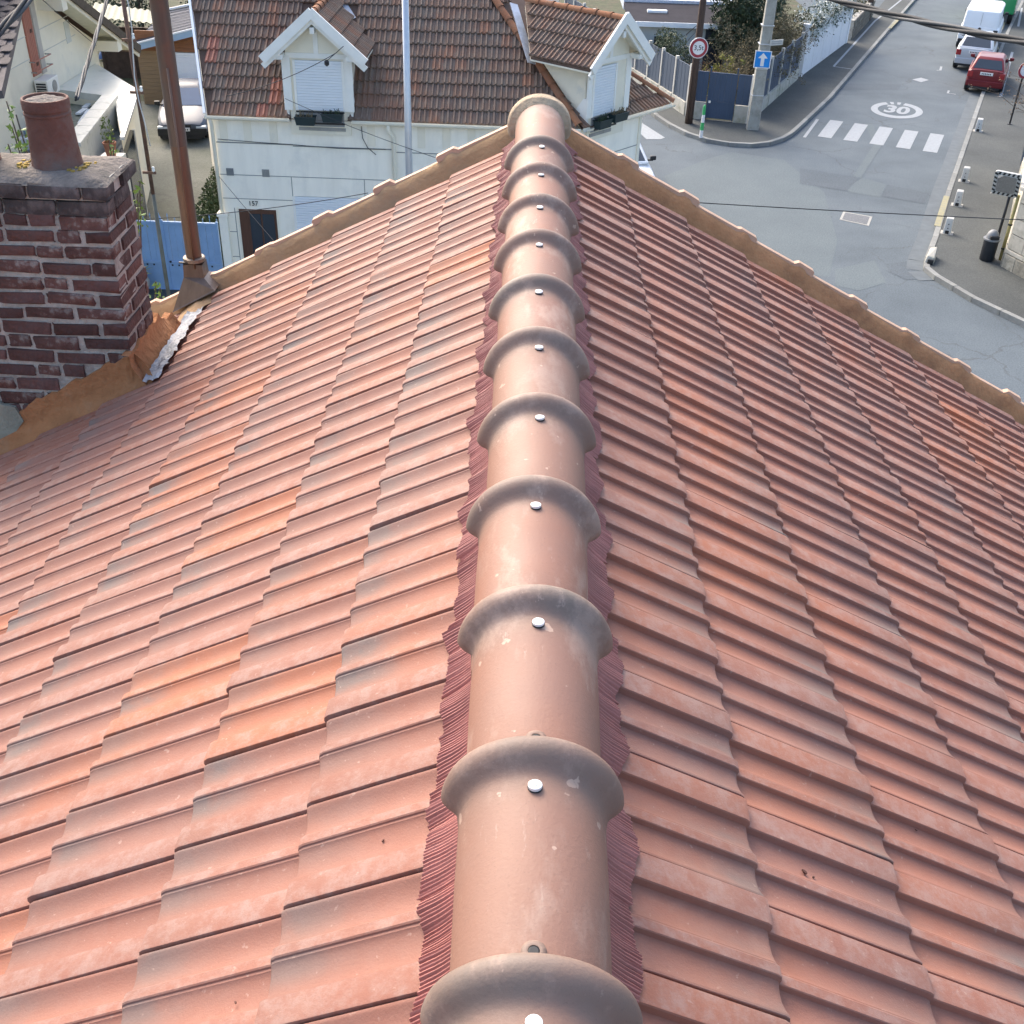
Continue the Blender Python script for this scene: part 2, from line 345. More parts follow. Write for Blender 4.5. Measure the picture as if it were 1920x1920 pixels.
# speed roundel
rc = (pz(1634.5, 203.4) + pz(1728.6, 210)) / 2; rn = MB()
ang = math.atan2(BD.x, BD.y); cs, sn = cos(ang), sin(ang)
def rp_(u, v): return Vector((rc.x + u * cs + v * sn, rc.y - u * sn + v * cs, .008))
n = 40
for k in range(n):
    if k in (9, 11, 13): continue
    a0, a1 = 2 * pi * k / n, 2 * pi * (k + 1) / n; ro, ri = .98, .72
    rn.quad(rp_(ro * cos(a0), ro * 1.38 * sin(a0)), rp_(ro * cos(a1), ro * 1.38 * sin(a1)), rp_(ri * cos(a1), ri * 1.32 * sin(a1)), rp_(ri * cos(a0), ri * 1.32 * sin(a0)))
rd = tag(rn.build('speed_roundel', M_line, fix=False), kind='structure')
tm = text_mesh('30', .95, M_line, .001, .035); tm.transform(Matrix(((cs * 1.0, sn * 1.75, 0, rc.x), (-sn * 1.0, cs * 1.75, 0, rc.y), (0, 0, 1, .009), (0, 0, 0, 1))))
link('speed_figure', tm, rd)
patch([(1710, 149), (1727, 145.5), (1742, 150), (1727, 154)], M_line, .008, 'road_marking')
ribbon([(1765, 125), (1763, 132), (1756, 132)], .1, M_line, 'road_marking')
ribbon([(1779, 170), (1777, 175), (1792, 177)], .09, M_line, 'road_marking')
ribbon([(1533, 224), (1508, 258)], .11, M_line, 'road_marking')
ribbon([(1563, 125), (1640, 40), (1690, 0)], .10, M_line, 'parking_line', .01, .116)
ribbon([(1563, 125), (1598, 130)], .08, M_line, 'parking_line', .01, .116)
ribbon([(1876, 182), (1898, 98)], .12, M_line, 'parking_line', .01, .116)
ribbon([(1873, 80), (1901, 82)], .09, M_line, 'parking_line', .01, .116)
ribbon([(1909, 50), (1916, 15)], .11, M_line, 'parking_line', .01, .116)
for a, b in (((1870, 92), (1863, 72)), ((1876, 56), (1882, 42)), ((1668, 53), (1687, 33)), ((1757, 424), (1775, 368))):
    P = pz(*a, .13); Q = pz(*b, .13)
    tag(MB().bar(P, Q, .17, .02).build('yellow_kerb_mark', M_yel), kind='structure')
# rectangular cast cover
cv = [pz(a, b) for a, b in ((1574, 412), (1581, 397), (1635.6, 406.7), (1629, 424))]
M_cast = material('cast_iron', (.13, .14, .15), .75, .3, 30, .8, 90)
mc = thing('manhole_cover', 'rectangular worn iron cover set in the road between the zebra crossing and the roof', 'manhole cover', tuple(sum(cv, Vector()) / 4))
q = [p + Vector((0, 0, .006)) for p in cv]; cc = sum(q, Vector()) / 4
MB().prism([(p.x, p.y) for p in q], .0, .01).build('cover_frame', M_conc, mc)
MB().prism([tuple((cc + (p - cc) * .84)[:2]) for p in q], .0, .014).build('cover_plate', M_cast, mc)
# ------------------------------------------------------------------ our house: clay tile material
def tile_material(name, reds, grey, orange, far=False):
    m = bpy.data.materials.new(name); m.use_nodes = True; t = m.node_tree; N = t.nodes; b = N['Principled BSDF']
    b.inputs['Roughness'].default_value = .55; b.inputs['Specular IOR Level'].default_value = .3
    uv = N.new('ShaderNodeUVMap'); uv.uv_map = 'tile'; sp = N.new('ShaderNodeSeparateXYZ'); lnk(t, uv.outputs[0], sp.inputs[0])
    at = N.new('ShaderNodeAttribute'); at.attribute_name = 'rnd'; oi = N.new('ShaderNodeObjectInfo')
    ad = N.new('ShaderNodeMath'); ad.operation = 'ADD'; lnk(t, at.outputs['Fac'], ad.inputs[0]); lnk(t, oi.outputs['Random'], ad.inputs[1])
    fr = N.new('ShaderNodeMath'); fr.operation = 'FRACT'; lnk(t, ad.outputs[0], fr.inputs[0]); R = fr.outputs[0]
    def wn(k):
        w = N.new('ShaderNodeTexWhiteNoise'); w.noise_dimensions = '1D'; mu = N.new('ShaderNodeMath'); mu.operation = 'MULTIPLY'; mu.inputs[1].default_value = k
        lnk(t, R, mu.inputs[0]); lnk(t, mu.outputs[0], w.inputs['W']); return w.outputs['Value']
    geo = N.new('ShaderNodeNewGeometry')
    def noise(sc, det=5, ro=.6):
        n = N.new('ShaderNodeTexNoise'); n.inputs['Scale'].default_value = sc; n.inputs['Detail'].default_value = det; n.inputs['Roughness'].default_value = ro
        lnk(t, geo.outputs['Position'], n.inputs['Vector']); return n.outputs['Fac']
    rr = N.new('ShaderNodeValToRGB'); els = rr.color_ramp.elements; els[0].color = (*reds[0], 1); els[1].color = (*reds[-1], 1)
    for i in range(1, len(reds) - 1): e = els.new(i / (len(reds) - 1)); e.color = (*reds[i], 1)
    lnk(t, wn(37.1), rr.inputs[0]); out = rr.outputs[0]
    def mix(fac, a, colr):
        x = N.new('ShaderNodeMix'); x.data_type = 'RGBA'; lnk(t, fac, x.inputs[0]); lnk(t, a, x.inputs[6])
        if isinstance(colr, tuple): x.inputs[7].default_value = (*colr, 1)
        else: lnk(t, colr, x.inputs[7])
        return x.outputs[2]
    def mth(op, a, bb):
        x = N.new('ShaderNodeMath'); x.operation = op
        for i, q in enumerate((a, bb)):
            if isinstance(q, (int, float)): x.inputs[i].default_value = q
            else: lnk(t, q, x.inputs[i])
        x.use_clamp = op in ('MULTIPLY', 'ADD', 'SUBTRACT'); return x.outputs[0]
    def rng(a, lo, hi):
        x = N.new('ShaderNodeMapRange'); x.interpolation_type = 'SMOOTHSTEP'; x.inputs[1].default_value = lo; x.inputs[2].default_value = hi; lnk(t, a, x.inputs[0]); return x.outputs[0]
    # orange tiles scattered in
    out = mix(mth('MULTIPLY', rng(wn(91.7), .90, .99), .6), out, orange)
    out = mix(mth('MULTIPLY', rng(noise(1.1, 3), .50, .72), .45), out, orange)
    # grey gradient: strongest near the lower edge and in the first channel of each tile
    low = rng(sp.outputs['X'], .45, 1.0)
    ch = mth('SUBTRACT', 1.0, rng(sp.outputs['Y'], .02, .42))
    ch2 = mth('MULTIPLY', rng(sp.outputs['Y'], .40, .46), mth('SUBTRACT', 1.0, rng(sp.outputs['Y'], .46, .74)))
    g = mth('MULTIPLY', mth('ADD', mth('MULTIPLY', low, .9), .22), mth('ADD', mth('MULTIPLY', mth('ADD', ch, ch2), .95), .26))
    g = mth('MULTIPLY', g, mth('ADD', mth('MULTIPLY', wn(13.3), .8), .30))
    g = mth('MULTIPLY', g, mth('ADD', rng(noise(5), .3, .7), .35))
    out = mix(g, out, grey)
    # chalky dust on the raised ribs
    du = mth('MULTIPLY', rng(noise(22, 7, .75), .38, .68), mth('ADD', mth('MULTIPLY', mth('ADD', rng(sp.outputs['Y'], .755, .77), mth('MULTIPLY', rng(sp.outputs['Y'], .33, .345), mth('SUBTRACT', 1.0, rng(sp.outputs['Y'], .415, .43)))), .34), .07))
    out = mix(du, out, (.37, .285, .25))
    du2 = mth('MULTIPLY', rng(noise(60, 3, .6), .66, .74), .35); out = mix(du2, out, (.50, .36, .29))
    out = mix(mth('MULTIPLY', rng(noise(240, 3, .6), .58, .72), .22), out, (.12, .06, .045))
    out = mix(mth('MULTIPLY', rng(noise(3.3, 6, .7), .55, .75), .28), out, (.40, .25, .19))
    lnk(t, out, b.inputs['Base Color'])
    nb = noise(190, 6, .7); bp = N.new('ShaderNodeBump'); bp.inputs['Strength'].default_value = .3; bp.inputs['Distance'].default_value = .004
    lnk(t, nb, bp.inputs['Height']); lnk(t, bp.outputs[0], b.inputs['Normal'])
    rl = N.new('ShaderNodeMapRange'); rl.inputs[3].default_value = .55; rl.inputs[4].default_value = .75; lnk(t, noise(9), rl.inputs[0]); lnk(t, rl.outputs[0], b.inputs['Roughness'])
    return m
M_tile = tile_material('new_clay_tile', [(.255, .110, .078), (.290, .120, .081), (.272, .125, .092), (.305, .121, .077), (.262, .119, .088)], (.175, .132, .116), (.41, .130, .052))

SL = radians(28.4); CS, SN = cos(SL), sin(SL); ZA = 9.08
def rfp(sg, d, y, h=0.0): return Vector((sg * (d * CS + h * SN), y, ZA - d * SN + h * CS))
RY0, RY1 = -1.9, 4.86
PITCH = .2365
H0 = -.037
PROF = [(0, -.006), (.0030, -.006), (.0033, .0095), (.0045, .0110), (.0080, .0110), (.0110, .0098), (.018, .0060), (.028, .0018), (.040, -.0016), (.055, -.0030), (.067, -.0015), (.0762, .0005), (.0780, .0100), (.0800, .0116), (.0985, .0118), (.1015, .0100), (.1030, .0068), (.1075, .0063), (.1100, .0042), (.118, .0010), (.130, -.0022), (.148, -.0040), (.163, -.0032), (.1755, -.0015), (.1772, .0110), (.1790, .0138), (.2300, .0158), (.2335, .0148), (.2345, .0125), (.2347, -.006)]
def prof_h(v):
    v = v % PITCH
    for (a, b), (c, d) in zip(PROF, PROF[1:]):
        if a <= v <= c and c > a: return b + (d - b) * (v - a) / (c - a)
    return .003
def tile_mesh(L, name, w=(-1, 1)):
    """interlocking clay tile: local x down the slope (0..L), local y across, z out"""
    st = [(0, 0, 1), (L * .5, 0, 1), (L - .016, 0, 1), (L - .005, -.0025, .95), (L, -.0085, .86)]
    mb = MB(); rows = []; uvs = []
    pr = [(v, h) for v, h in PROF if w[0] <= v <= w[1]]
    for u, dz, k in st:
        rows.append([(u, v, h * k + dz + .021 * u / L) for v, h in pr])
    rows.append([(L - .001, v, h * .8 - .024 + .021) for v, h in pr])
    mb.grid(rows)
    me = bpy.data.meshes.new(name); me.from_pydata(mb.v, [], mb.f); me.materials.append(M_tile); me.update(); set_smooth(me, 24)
    uvl = me.uv_layers.new(name='tile')
    for lp in me.loops:
        c = me.vertices[lp.vertex_index].co; uvl.data[lp.index].uv = (c.x / L, c.y / PITCH)
    me.update(); return me
house = thing('house', 'house with a newly tiled terracotta gable roof, seen along its ridge', 'house', (0, 1.5, 0))
deckm = material('roof_underlay', (.10, .07, .06), .9, .2)
wallm = material('gable_render', (.62, .60, .54), .9, .08, 2, .2, 60)
EAVE = 4.1
def build_slope(sg, name, rows, joint0):
    deck = MB()
    a, b, c, d = rfp(sg, 0, RY0, -.075), rfp(sg, 0, RY1, -.075), rfp(sg, EAVE, RY1, -.075), rfp(sg, EAVE, RY0, -.075)
    a2, b2, c2, d2 = [p - Vector((0, 0, .14)) for p in (a, b, c, d)]
    deck.add([a, b, c, d, a2, b2, c2, d2], [(0, 1, 2, 3), (7, 6, 5, 4), (2, 6, 7, 3), (1, 5, 6, 2), (0, 3, 7, 4), (0, 4, 5, 1)])
    so = deck.build(name, deckm, house)
    cand = []
    for ri in range(1, len(rows)):
        bot = rows[ri]; L = rows[ri] - rows[ri - 1] + .06; top = bot - L
        k0 = math.floor((RY0 - joint0) / PITCH); k1 = math.ceil((RY1 - joint0) / PITCH)
        for k in range(k0, k1):
            # tile between joints k and k+1
            ya, yb = joint0 + k * PITCH, joint0 + (k + 1) * PITCH
            if ya < RY0: continue
            w = (-1, 1)
            if ya > RY1 - .1: continue
            if yb > RY1 - .02: w = (.098, 1) if sg < 0 else (-1, .076)
            org = rfp(sg, top, ya if sg > 0 else yb, H0)
            org = org + Vector((0, random.uniform(-.002, .002), 0)) + Vector((sg * CS, 0, -SN)) * random.uniform(-.004, .004)
            M = frame(org, (sg * CS, 0, -SN), (sg * SN, 0, CS))
            M = M @ Matrix.Rotation(random.gauss(0, .0035), 4, 'Z') @ Matrix.Rotation(random.gauss(0, .004), 4, 'Y')
            cen = rfp(sg, bot - .19, (ya + yb) / 2)
            # hidden under the chimney
            if sg < 0 and -3.05 < cen.x < -2.12 and 3.93 < cen.y < 4.2: continue
            dist = (cen - CP).length
            cand.append((0 if in_view(cen, 15) else 1, dist, (round(L, 3), w), M))
    cand.sort(key=lambda q: (q[0], q[1]))
    cache = {}
    rest = MB(); ruv = []; rrnd = []
    for i, (vis, dist, L, M) in enumerate(cand):
        if L not in cache: cache[L] = tile_mesh(L[0], 'roof_tile', L[1])
        me = cache[L]
        if vis == 0 and i < 150:
            o = link('roof_tile', me, so); o.matrix_basis = M
        else:
            k = len(rest.v); rest.v += [tuple(M @ v.co) for v in me.vertices]
            rv = random.random()
            for p in me.polygons:
                rest.f.append(tuple(j + k for j in p.vertices))
                for li in p.loop_indices: ruv.append(tuple(me.uv_layers[0].data[li].uv)); rrnd.append(rv)
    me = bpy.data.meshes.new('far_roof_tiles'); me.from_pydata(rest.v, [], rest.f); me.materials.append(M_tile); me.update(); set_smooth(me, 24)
    me.uv_layers.new(name='tile'); me.attributes.new('rnd', 'FLOAT', 'CORNER'); ul = me.uv_layers['tile']; at = me.attributes['rnd']
    for i in range(len(ruv)): ul.data[i].uv = ruv[i]
    at.data.foreach_set('value', rrnd)
    tag(link('far_roof_tiles', me, so), kind='stuff')
    print('tiles', name, len(cand), sum(1 for c in cand if c[0] == 0))
    return so
left_rows = [.13, .505, .825, 1.205, 1.585, 1.96, 2.335, 2.71, 3.085, 3.46, 3.835, 4.21]
right_rows = [.13, .505, .885, 1.26, 1.635, 2.01, 2.385, 2.76, 3.135, 3.51, 3.885, 4.26]
slopeL = build_slope(-1, 'left_slope', left_rows, .178)
slopeR = build_slope(1, 'right_slope', right_rows, .238)
# walls below
wb = MB()
for y0, y1 in ((RY1 - .3, RY1 - .06), (RY0 + .05, RY0 + .3)):
    X = 3.3; pts = [(-X, 0), (X, 0), (X, ZA - X * tan(SL) - .24), (0, ZA - .26), (-X, ZA - X * tan(SL) - .24)]
    nb_ = len(pts); v = [(p[0], y0, p[1]) for p in pts] + [(p[0], y1, p[1]) for p in pts]
    wb.add(v, [tuple(range(nb_)), tuple(range(2 * nb_ - 1, nb_ - 1, -1))] + [(i, nb_ + i, nb_ + (i + 1) % nb_, (i + 1) % nb_) for i in range(nb_)])
zt = ZA - 3.3 * tan(SL) - .24
wb.box(-3.3, -3.06, RY0 + .3, RY1 - .3, 0, zt); wb.box(3.06, 3.3, RY0 + .3, RY1 - .3, 0, zt)
wb.build('wall', wallm, house)

# ---- ridge tiles: half-round body, thick rounded collar at the far end, screw
def ridge_material():
    m = bpy.data.materials.new('ridge_clay'); m.use_nodes = True; t = m.node_tree; N = t.nodes; b = N['Principled BSDF']
    b.inputs['Specular IOR Level'].default_value = .5
    geo = N.new('ShaderNodeNewGeometry'); oi = N.new('ShaderNodeObjectInfo'); tc = N.new('ShaderNodeTexCoord'); so = N.new('ShaderNodeSeparateXYZ'); lnk(t, tc.outputs['Object'], so.inputs[0])
    def noise(sc, det=5, ro=.6, st=None):
        n = N.new('ShaderNodeTexNoise'); n.inputs['Scale'].default_value = sc; n.inputs['Detail'].default_value = det; n.inputs['Roughness'].default_value = ro
        if st:
            mp = N.new('ShaderNodeMapping'); mp.inputs['Scale'].default_value = st; mp.inputs['Rotation'].default_value = (0, 0, .35); lnk(t, geo.outputs['Position'], mp.inputs[0]); lnk(t, mp.outputs[0], n.inputs['Vector'])
        else: lnk(t, geo.outputs['Position'], n.inputs['Vector'])
        return n.outputs['Fac']
    def rng(a, lo, hi):
        x = N.new('ShaderNodeMapRange'); x.interpolation_type = 'SMOOTHSTEP'; x.inputs[1].default_value = lo; x.inputs[2].default_value = hi; lnk(t, a, x.inputs[0]); return x.outputs[0]
    def mth(op, a, bb):
        x = N.new('ShaderNodeMath'); x.operation = op
        for i, q in enumerate((a, bb)):
            if isinstance(q, (int, float)): x.inputs[i].default_value = q
            else: lnk(t, q, x.inputs[i])
        x.use_clamp = True; return x.outputs[0]
    def mix(fac, a, colr):
        x = N.new('ShaderNodeMix'); x.data_type = 'RGBA'; lnk(t, fac, x.inputs[0])
        if isinstance(a, tuple): x.inputs[6].default_value = (*a, 1)
        else: lnk(t, a, x.inputs[6])
        x.inputs[7].default_value = (*colr, 1); return x.outputs[2]
    out = mix(rng(noise(2.2, 4), .35, .7), (.29, .135, .088), (.245, .125, .09))
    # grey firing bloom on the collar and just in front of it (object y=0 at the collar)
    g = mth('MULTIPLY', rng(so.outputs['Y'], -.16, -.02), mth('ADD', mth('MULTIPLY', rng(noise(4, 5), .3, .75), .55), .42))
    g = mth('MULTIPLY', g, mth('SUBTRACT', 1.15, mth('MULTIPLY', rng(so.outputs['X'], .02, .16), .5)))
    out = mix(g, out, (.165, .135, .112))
    # dusty scuffs and boot prints
    out = mix(mth('MULTIPLY', rng(noise(9, 6, .65, (1, .45, 1)), .50, .66), .5), out, (.42, .30, .24))
    out = mix(mth('MULTIPLY', rng(noise(38, 5, .7, (1, .3, 1)), .62, .72), .45), out, (.46, .34, .28))
    ob = mth('MULTIPLY', oi.outputs['Random'], .45); out = mix(ob, out, (.185, .125, .098))
    out = mix(mth('MULTIPLY', rng(noise(210, 3, .6), .60, .70), .25), out, (.11, .065, .05))
    out = mix(mth('MULTIPLY', rng(noise(26, 3, .5), .70, .73), .6), out, (.50, .36, .28))
    lnk(t, out, b.inputs['Base Color'])
    rl = N.new('ShaderNodeMapRange'); rl.inputs[3].default_value = .50; rl.inputs[4].default_value = .70; lnk(t, noise(7), rl.inputs[0]); lnk(t, rl.outputs[0], b.inputs['Roughness'])
    bp = N.new('ShaderNodeBump'); bp.inputs['Strength'].default_value = .3; bp.inputs['Distance'].default_value = .004; lnk(t, noise(120, 6, .7), bp.inputs['Height']); lnk(t, bp.outputs[0], b.inputs['Normal'])
    return m
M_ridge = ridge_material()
def arc_ring(r, y, leg, n=28, zc=0.0):
    a0 = math.asin(min(.9, -leg / r)) if leg < 0 else 0; x0 = r * cos(a0)
    pts = [(-x0 + .004, y, zc - leg - (.006 if leg < 0 else 0))]
    pts += [(-r * cos(a), y, zc + r * sin(a)) for a in [a0 + (pi - 2 * a0) * k / n for k in range(n + 1)]]
    return pts + [(x0 - .004, y, zc - leg - (.006 if leg < 0 else 0))]
def ridge_mesh(Lb, collar=True):
    # local: y=0 is the far edge of the collar, body runs to y=-Lb (under the next collar)
    st = [(-Lb, .113), (-Lb + .05, .1165), (-.19, .122), (-.09, .1224), (-.070, .1236), (-.061, .1262), (-.054, .1310), (-.048, .1375), (-.042, .1450), (-.034, .1518), (-.024, .1558), (-.014, .1562), (-.006, .1535), (-.001, .148), (0.0, .141), (-.004, .128)] if collar else [(-Lb, .113), (-Lb + .05, .1165), (-.02, .122), (0, .122)]
    rows = [arc_ring(r, y, .085 if r < .1245 else -.012 - .03 * max(0, (r - .150) / .008) * 0) for y, r in st]
    mb = MB().grid(rows)
    # inner skin gives the shell its thickness at the near end
    mb.grid([arc_ring(.113, -Lb, .085), arc_ring(.099, -Lb, .085), arc_ring(.103, -.02, .085)])
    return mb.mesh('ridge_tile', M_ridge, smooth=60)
rme = ridge_mesh(.50)
M_screw = material('zinc_screw', (.80, .81, .82), .32, .05, metal=.35)
scm = MB().lathe([(.0125, -.004), (.0125, .0015), (.0108, .0024), (.0050, .0026), (.0046, .0042), (.002, .0045)], n=16).mesh('screw', M_screw, smooth=35)
wash = MB().lathe([(.0120, -.004), (.0120, .0), (.011, .001)], n=16).mesh('washer', M_black)
ZC = 9.2 - .1245
jit = [(random.uniform(-.004, .004), random.uniform(-.003, .003), random.uniform(-.012, .012)) for _ in range(14)]
sx = [0, 0, .002, .002, .004, .003, .002, .001, .003, .003, .008]
for k in range(-3, 11):
    jx, jz, ja = jit[k + 3]
    o = link('ridge_tile', rme, house); o.matrix_parent_inverse = WM[house.name].inverted()
    yc = .4 * k + .088
    o.matrix_basis = Matrix.Translation((jx, yc, ZC + jz)) @ Matrix.Rotation(ja, 4, 'Z') @ Matrix.Rotation(.018, 4, 'X')
    s_ = link('screw', scm, o); s_.matrix_basis = Matrix.Translation((sx[max(0, k)], -.088, .1268 + .0016)) @ Matrix.Rotation(random.uniform(-.12, .12), 4, 'X') @ Matrix.Scale(.92, 4)
    w_ = link('washer', wash, o); w_.matrix_basis = Matrix.Translation((sx[max(0, k)], -.088, .1252))
    # factory nail hole with its raised boss, near the lower end
    if k in (1, 2, 8):
        bo = MB().lathe([(.019, -.004), (.018, .0022), (.012, .0045), (.0085, .004)], n=16, capt=False).build('nail_boss', M_ridge, o, smooth=True); bo.matrix_parent_inverse = Matrix(); bo.matrix_basis = Matrix.Translation((0, -.375, .1175))
        ho = MB().lathe([(.0085, 0), (.0065, .001)], n=14).build('nail_hole', M_black, o); ho.matrix_parent_inverse = Matrix(); ho.matrix_basis = Matrix.Translation((0, -.375, .1205))
lb = link('ridge_tile', ridge_mesh(.64, False), house); lb.matrix_parent_inverse = WM[house.name].inverted(); lb.matrix_basis = Matrix.Translation((.004, 4.77, ZC - .008)) @ Matrix.Rotation(.02, 4, 'X')

# ---- ventilated ridge roll: pleated strip each side that follows the tiles
M_roll = material('pleated_ridge_roll', (.33, .12, .10), .55, .16, 20, .1, 200, spec=.6)
for sg, j0 in ((-1, .178), (1, .238)):
    mb = MB(); rows = []; st = .0018; n = int((RY1 - .12 - RY0) / st); rnd2 = random.Random(3 + sg)
    base = []; hv = 0; wv = 0
    for i in range(n):
        y = RY0 + i * st; v = ((y - j0) if sg > 0 else (j0 - y)) % PITCH
        base.append(max(prof_h(v), prof_h((v + .012) % PITCH) * .8, prof_h((v - .012) % PITCH) * .8))
    sm = [sum(base[max(0, i - 6):i + 7]) / len(base[max(0, i - 6):i + 7]) for i in range(n)]
    for i in range(n):
        y = RY0 + i * st
        wv = wv * .965 + rnd2.gauss(0, .0009); hv = hv * .95 + rnd2.gauss(0, .0007)
        seg = math.sin(y * 26.6 + sg) * .008 + (.008 if math.sin(y * 13 + 2) > .3 else -.004)
        outer = .210 + wv + seg; pl = .0024 * (1 if (i % 4) < 2 else -1) * (.6 + .8 * abs(math.sin(y * 7)))
        row = []
        for j in range(7):
            f = j / 6; d = .10 + (outer - .10) * f
            h = H0 + .022 * (d / .5) + sm[i] * (.35 + .65 * f) + .007 + (1 - f) ** 1.5 * .045 + pl * (.5 + .5 * f) + hv * f + (-.003 if j == 6 else 0)
            row.append(rfp(sg, d, y + pl * .3, h))
        rows.append(row)
    mb.grid(rows)
    mb.build('ridge_roll', M_roll, house, fix=False)

# ---- verge mortar at the gable, upstand with the tile ends showing as bumps
M_mortL = material('verge_mortar', (.39, .245, .13), .92, .16, 6, .3, 45, col2=(.33, .235, .15), mask=(3.2, .5, .7))
M_mortR = material('orange_verge_mortar', (.43, .215, .10), .92, .18, 6, .35, 45, col2=(.27, .13, .065), mask=(5, .5, .72))
M_vert = material('verge_tile_clay', (.52, .34, .235), .7, .12, 6, .15, 60, rnd=.08)
for sg, mm in ((-1, M_mortL), (1, M_mortR)):
    rows = []; n = 130; rr2 = random.Random(11 + sg); w = 0
    for i in range(n + 1):
        d = .06 + (EAVE - .06) * i / n; w = w * .75 + rr2.gauss(0, .0026)
        bump = 0
        ph = (d - .50) % .375
        if .31 < ph < .375: bump = .016 * min(1, (ph - .31) / .015)
        if ph < .02: bump = .016 * (1 - ph / .02)
        t_ = [(4.775 + w * .6, -.03), (4.790 + w, -.002 + w), (4.806, .026 + w * .6 + bump * .3), (4.826, .050 + bump), (4.845, .055 + bump)]
        rows.append([rfp(sg, d, y, h) for y, h in t_])
    MB().grid(rows).build('verge_mortar', mm, house, smooth=True)
    # clay verge pieces capping it
    vm = None
    for k in range(11):
        d0 = .13 + k * .375; d1 = d0 + .42
        if d1 > EAVE + .1: break
        mb = MB(); lift0, lift1 = .054 + rr2.uniform(-.004, .005), .078 + rr2.uniform(-.008, .008)
        sec = []
        for d, l in ((d0, lift0), (d1 - .125, lift0 + .010), (d1 - .105, lift1), (d1 - .012, lift1), (d1, lift1 - .008)):
            sec.append([rfp(sg, d, 4.832, l - .030), rfp(sg, d, 4.836, l), rfp(sg, d, 4.868, l + .002), rfp(sg, d, 4.876, l - .008), rfp(sg, d, 4.876, -.12)])
        mb.grid(sec); mb.poly(sec[-1])
        mb.build('verge_tile', M_vert, house)
# mortar disc closing the ridge
disc = MB(); n = 36
ring = lambda r, y, zc, q: [(r * 1.02 * cos(a), y, zc + r * q * sin(a)) for a in [pi * (-.14 + 1.28 * k / n) for k in range(n + 1)]]
disc.grid([ring(.113, 4.775, ZC, 1), ring(.118, 4.785, ZC, 1), ring(.146, 4.797, ZC - .006, .98), ring(.154, 4.805, ZC - .008, .97), ring(.157, 4.815, ZC - .01, .96), ring(.157, 4.87, ZC - .01, .96)])
disc.poly(ring(.156, 4.872, ZC - .01, .96))
disc.build('ridge_end_mortar', material('pale_mortar', (.42, .325, .225), .92, .2, 8, .7, 40), house, smooth=40)
# ------------------------------------------------------------------ brick chimney
CX0, CX1, CY0, CY1, CZT = -2.98, -1.885, 3.86, 4.215, 8.87
M_brick = material('old_brick', (.105, .052, .044), .85, .45, 14, .5, 50, col2=(.075, .055, .055), mask=(9, .5, .72), rnd=.3)
M_brick2 = material('smeared_brick', (.110, .056, .047), .9, .4, 14, .5, 50, col2=(.25, .225, .20), mask=(16, .52, .66), rnd=.25)
M_sootbrick = material('sooty_brick', (.060, .050, .048), .9, .35, 14, .5, 50, col2=(.15, .125, .115), mask=(12, .5, .7), rnd=.2)
M_oldmort = material('old_lime_mortar', (.40, .38, .335), .95, .25, 12, .6, 60, col2=(.22, .21, .19), mask=(10, .5, .75))
chim = thing('chimney_stack', 'old dark red brick chimney stack with clay pots, rising through the left roof slope', 'chimney', (-2.43, 4.1, 7.6))
MB().box(CX0, CX1, CY0, CY1, 7.2, CZT).build('mortar_core', M_oldmort, chim)
rb = random.Random(5)
bm_cache = {}
def brick_obj(L, H, D, c, rot, mats, par=chim):
    key = (round(L, 2), round(D, 2), mats.name, rb.randint(0, 2))
    if key not in bm_cache:
        m = MB().box(-key[0] / 2, key[0] / 2, -D / 2, D / 2, -.029, .029)
        me = m.mesh('brick', mats, bevel=.007, seg=2)
        for v in me.vertices: v.co += Vector((rb.uniform(-.006, .006), rb.uniform(-.0025, .0025), rb.uniform(-.0055, .0055)))
        set_smooth(me, 40); bm_cache[key] = me
    o = link('brick', bm_cache[key], par); o.matrix_parent_inverse = WM[par.name].inverted()
    o.matrix_basis = Matrix.Translation(c) @ Matrix.Rotation(rot, 4, 'Z') @ Matrix.Rotation(rb.gauss(0, .012), 4, 'Y') @ Matrix.Diagonal((1, 1, H / .058, 1))
    return o
course = .0735
nC = 17
for i in range(nC):
    z = CZT - .03 - course * i
    def pick(r): 
        return M_brick2 if (i < 3 and r < .5) or r < .52 else M_brick
    # front face, headers and stretchers
    x = CX1 - .004; k = 0
    start_header = i % 2
    while x > CX0:
        L = (.105 if (start_header and k == 0) or rb.random() < .28 else .215) * rb.uniform(.94, 1.03)
        if k == 0 and not start_header: L = .21
        xc = x - L / 2
        if z + .03 > ZA + xc * tan(SL) - .02 and xc - L / 2 > CX0 - .05:
            if not (rb.random() < .03 and i > 2):
                D_b = (.215 if start_header else .105) if k == 0 else .09
                brick_obj(L, rb.uniform(.048, .062), D_b, (xc + (rb.uniform(.004, .009) if k == 0 else 0), CY0 + D_b / 2 - .006 - rb.uniform(0, .006), z + rb.uniform(-.005, .005)), 0, pick(rb.random()))
        x -= L + rb.uniform(.012, .020); k += 1
    # right face
    y = CY0 + (.10 if start_header else .225) - .0; 
    y = CY0 + (.228 if start_header else .118)
    while y < CY1 - .03:
        L = min((.105 if rb.random() < .35 else .2) * rb.uniform(.95, 1.03), CY1 - y)
        yc = y + L / 2
        if z + .03 > ZA + CX1 * tan(SL) - .1: brick_obj(L, rb.uniform(.052, .060), .09, (CX1 - .045 + .006 + rb.uniform(0, .004), yc, z + rb.uniform(-.003, .003)), pi / 2, pick(rb.random()))
        y += L + rb.uniform(.012, .018)
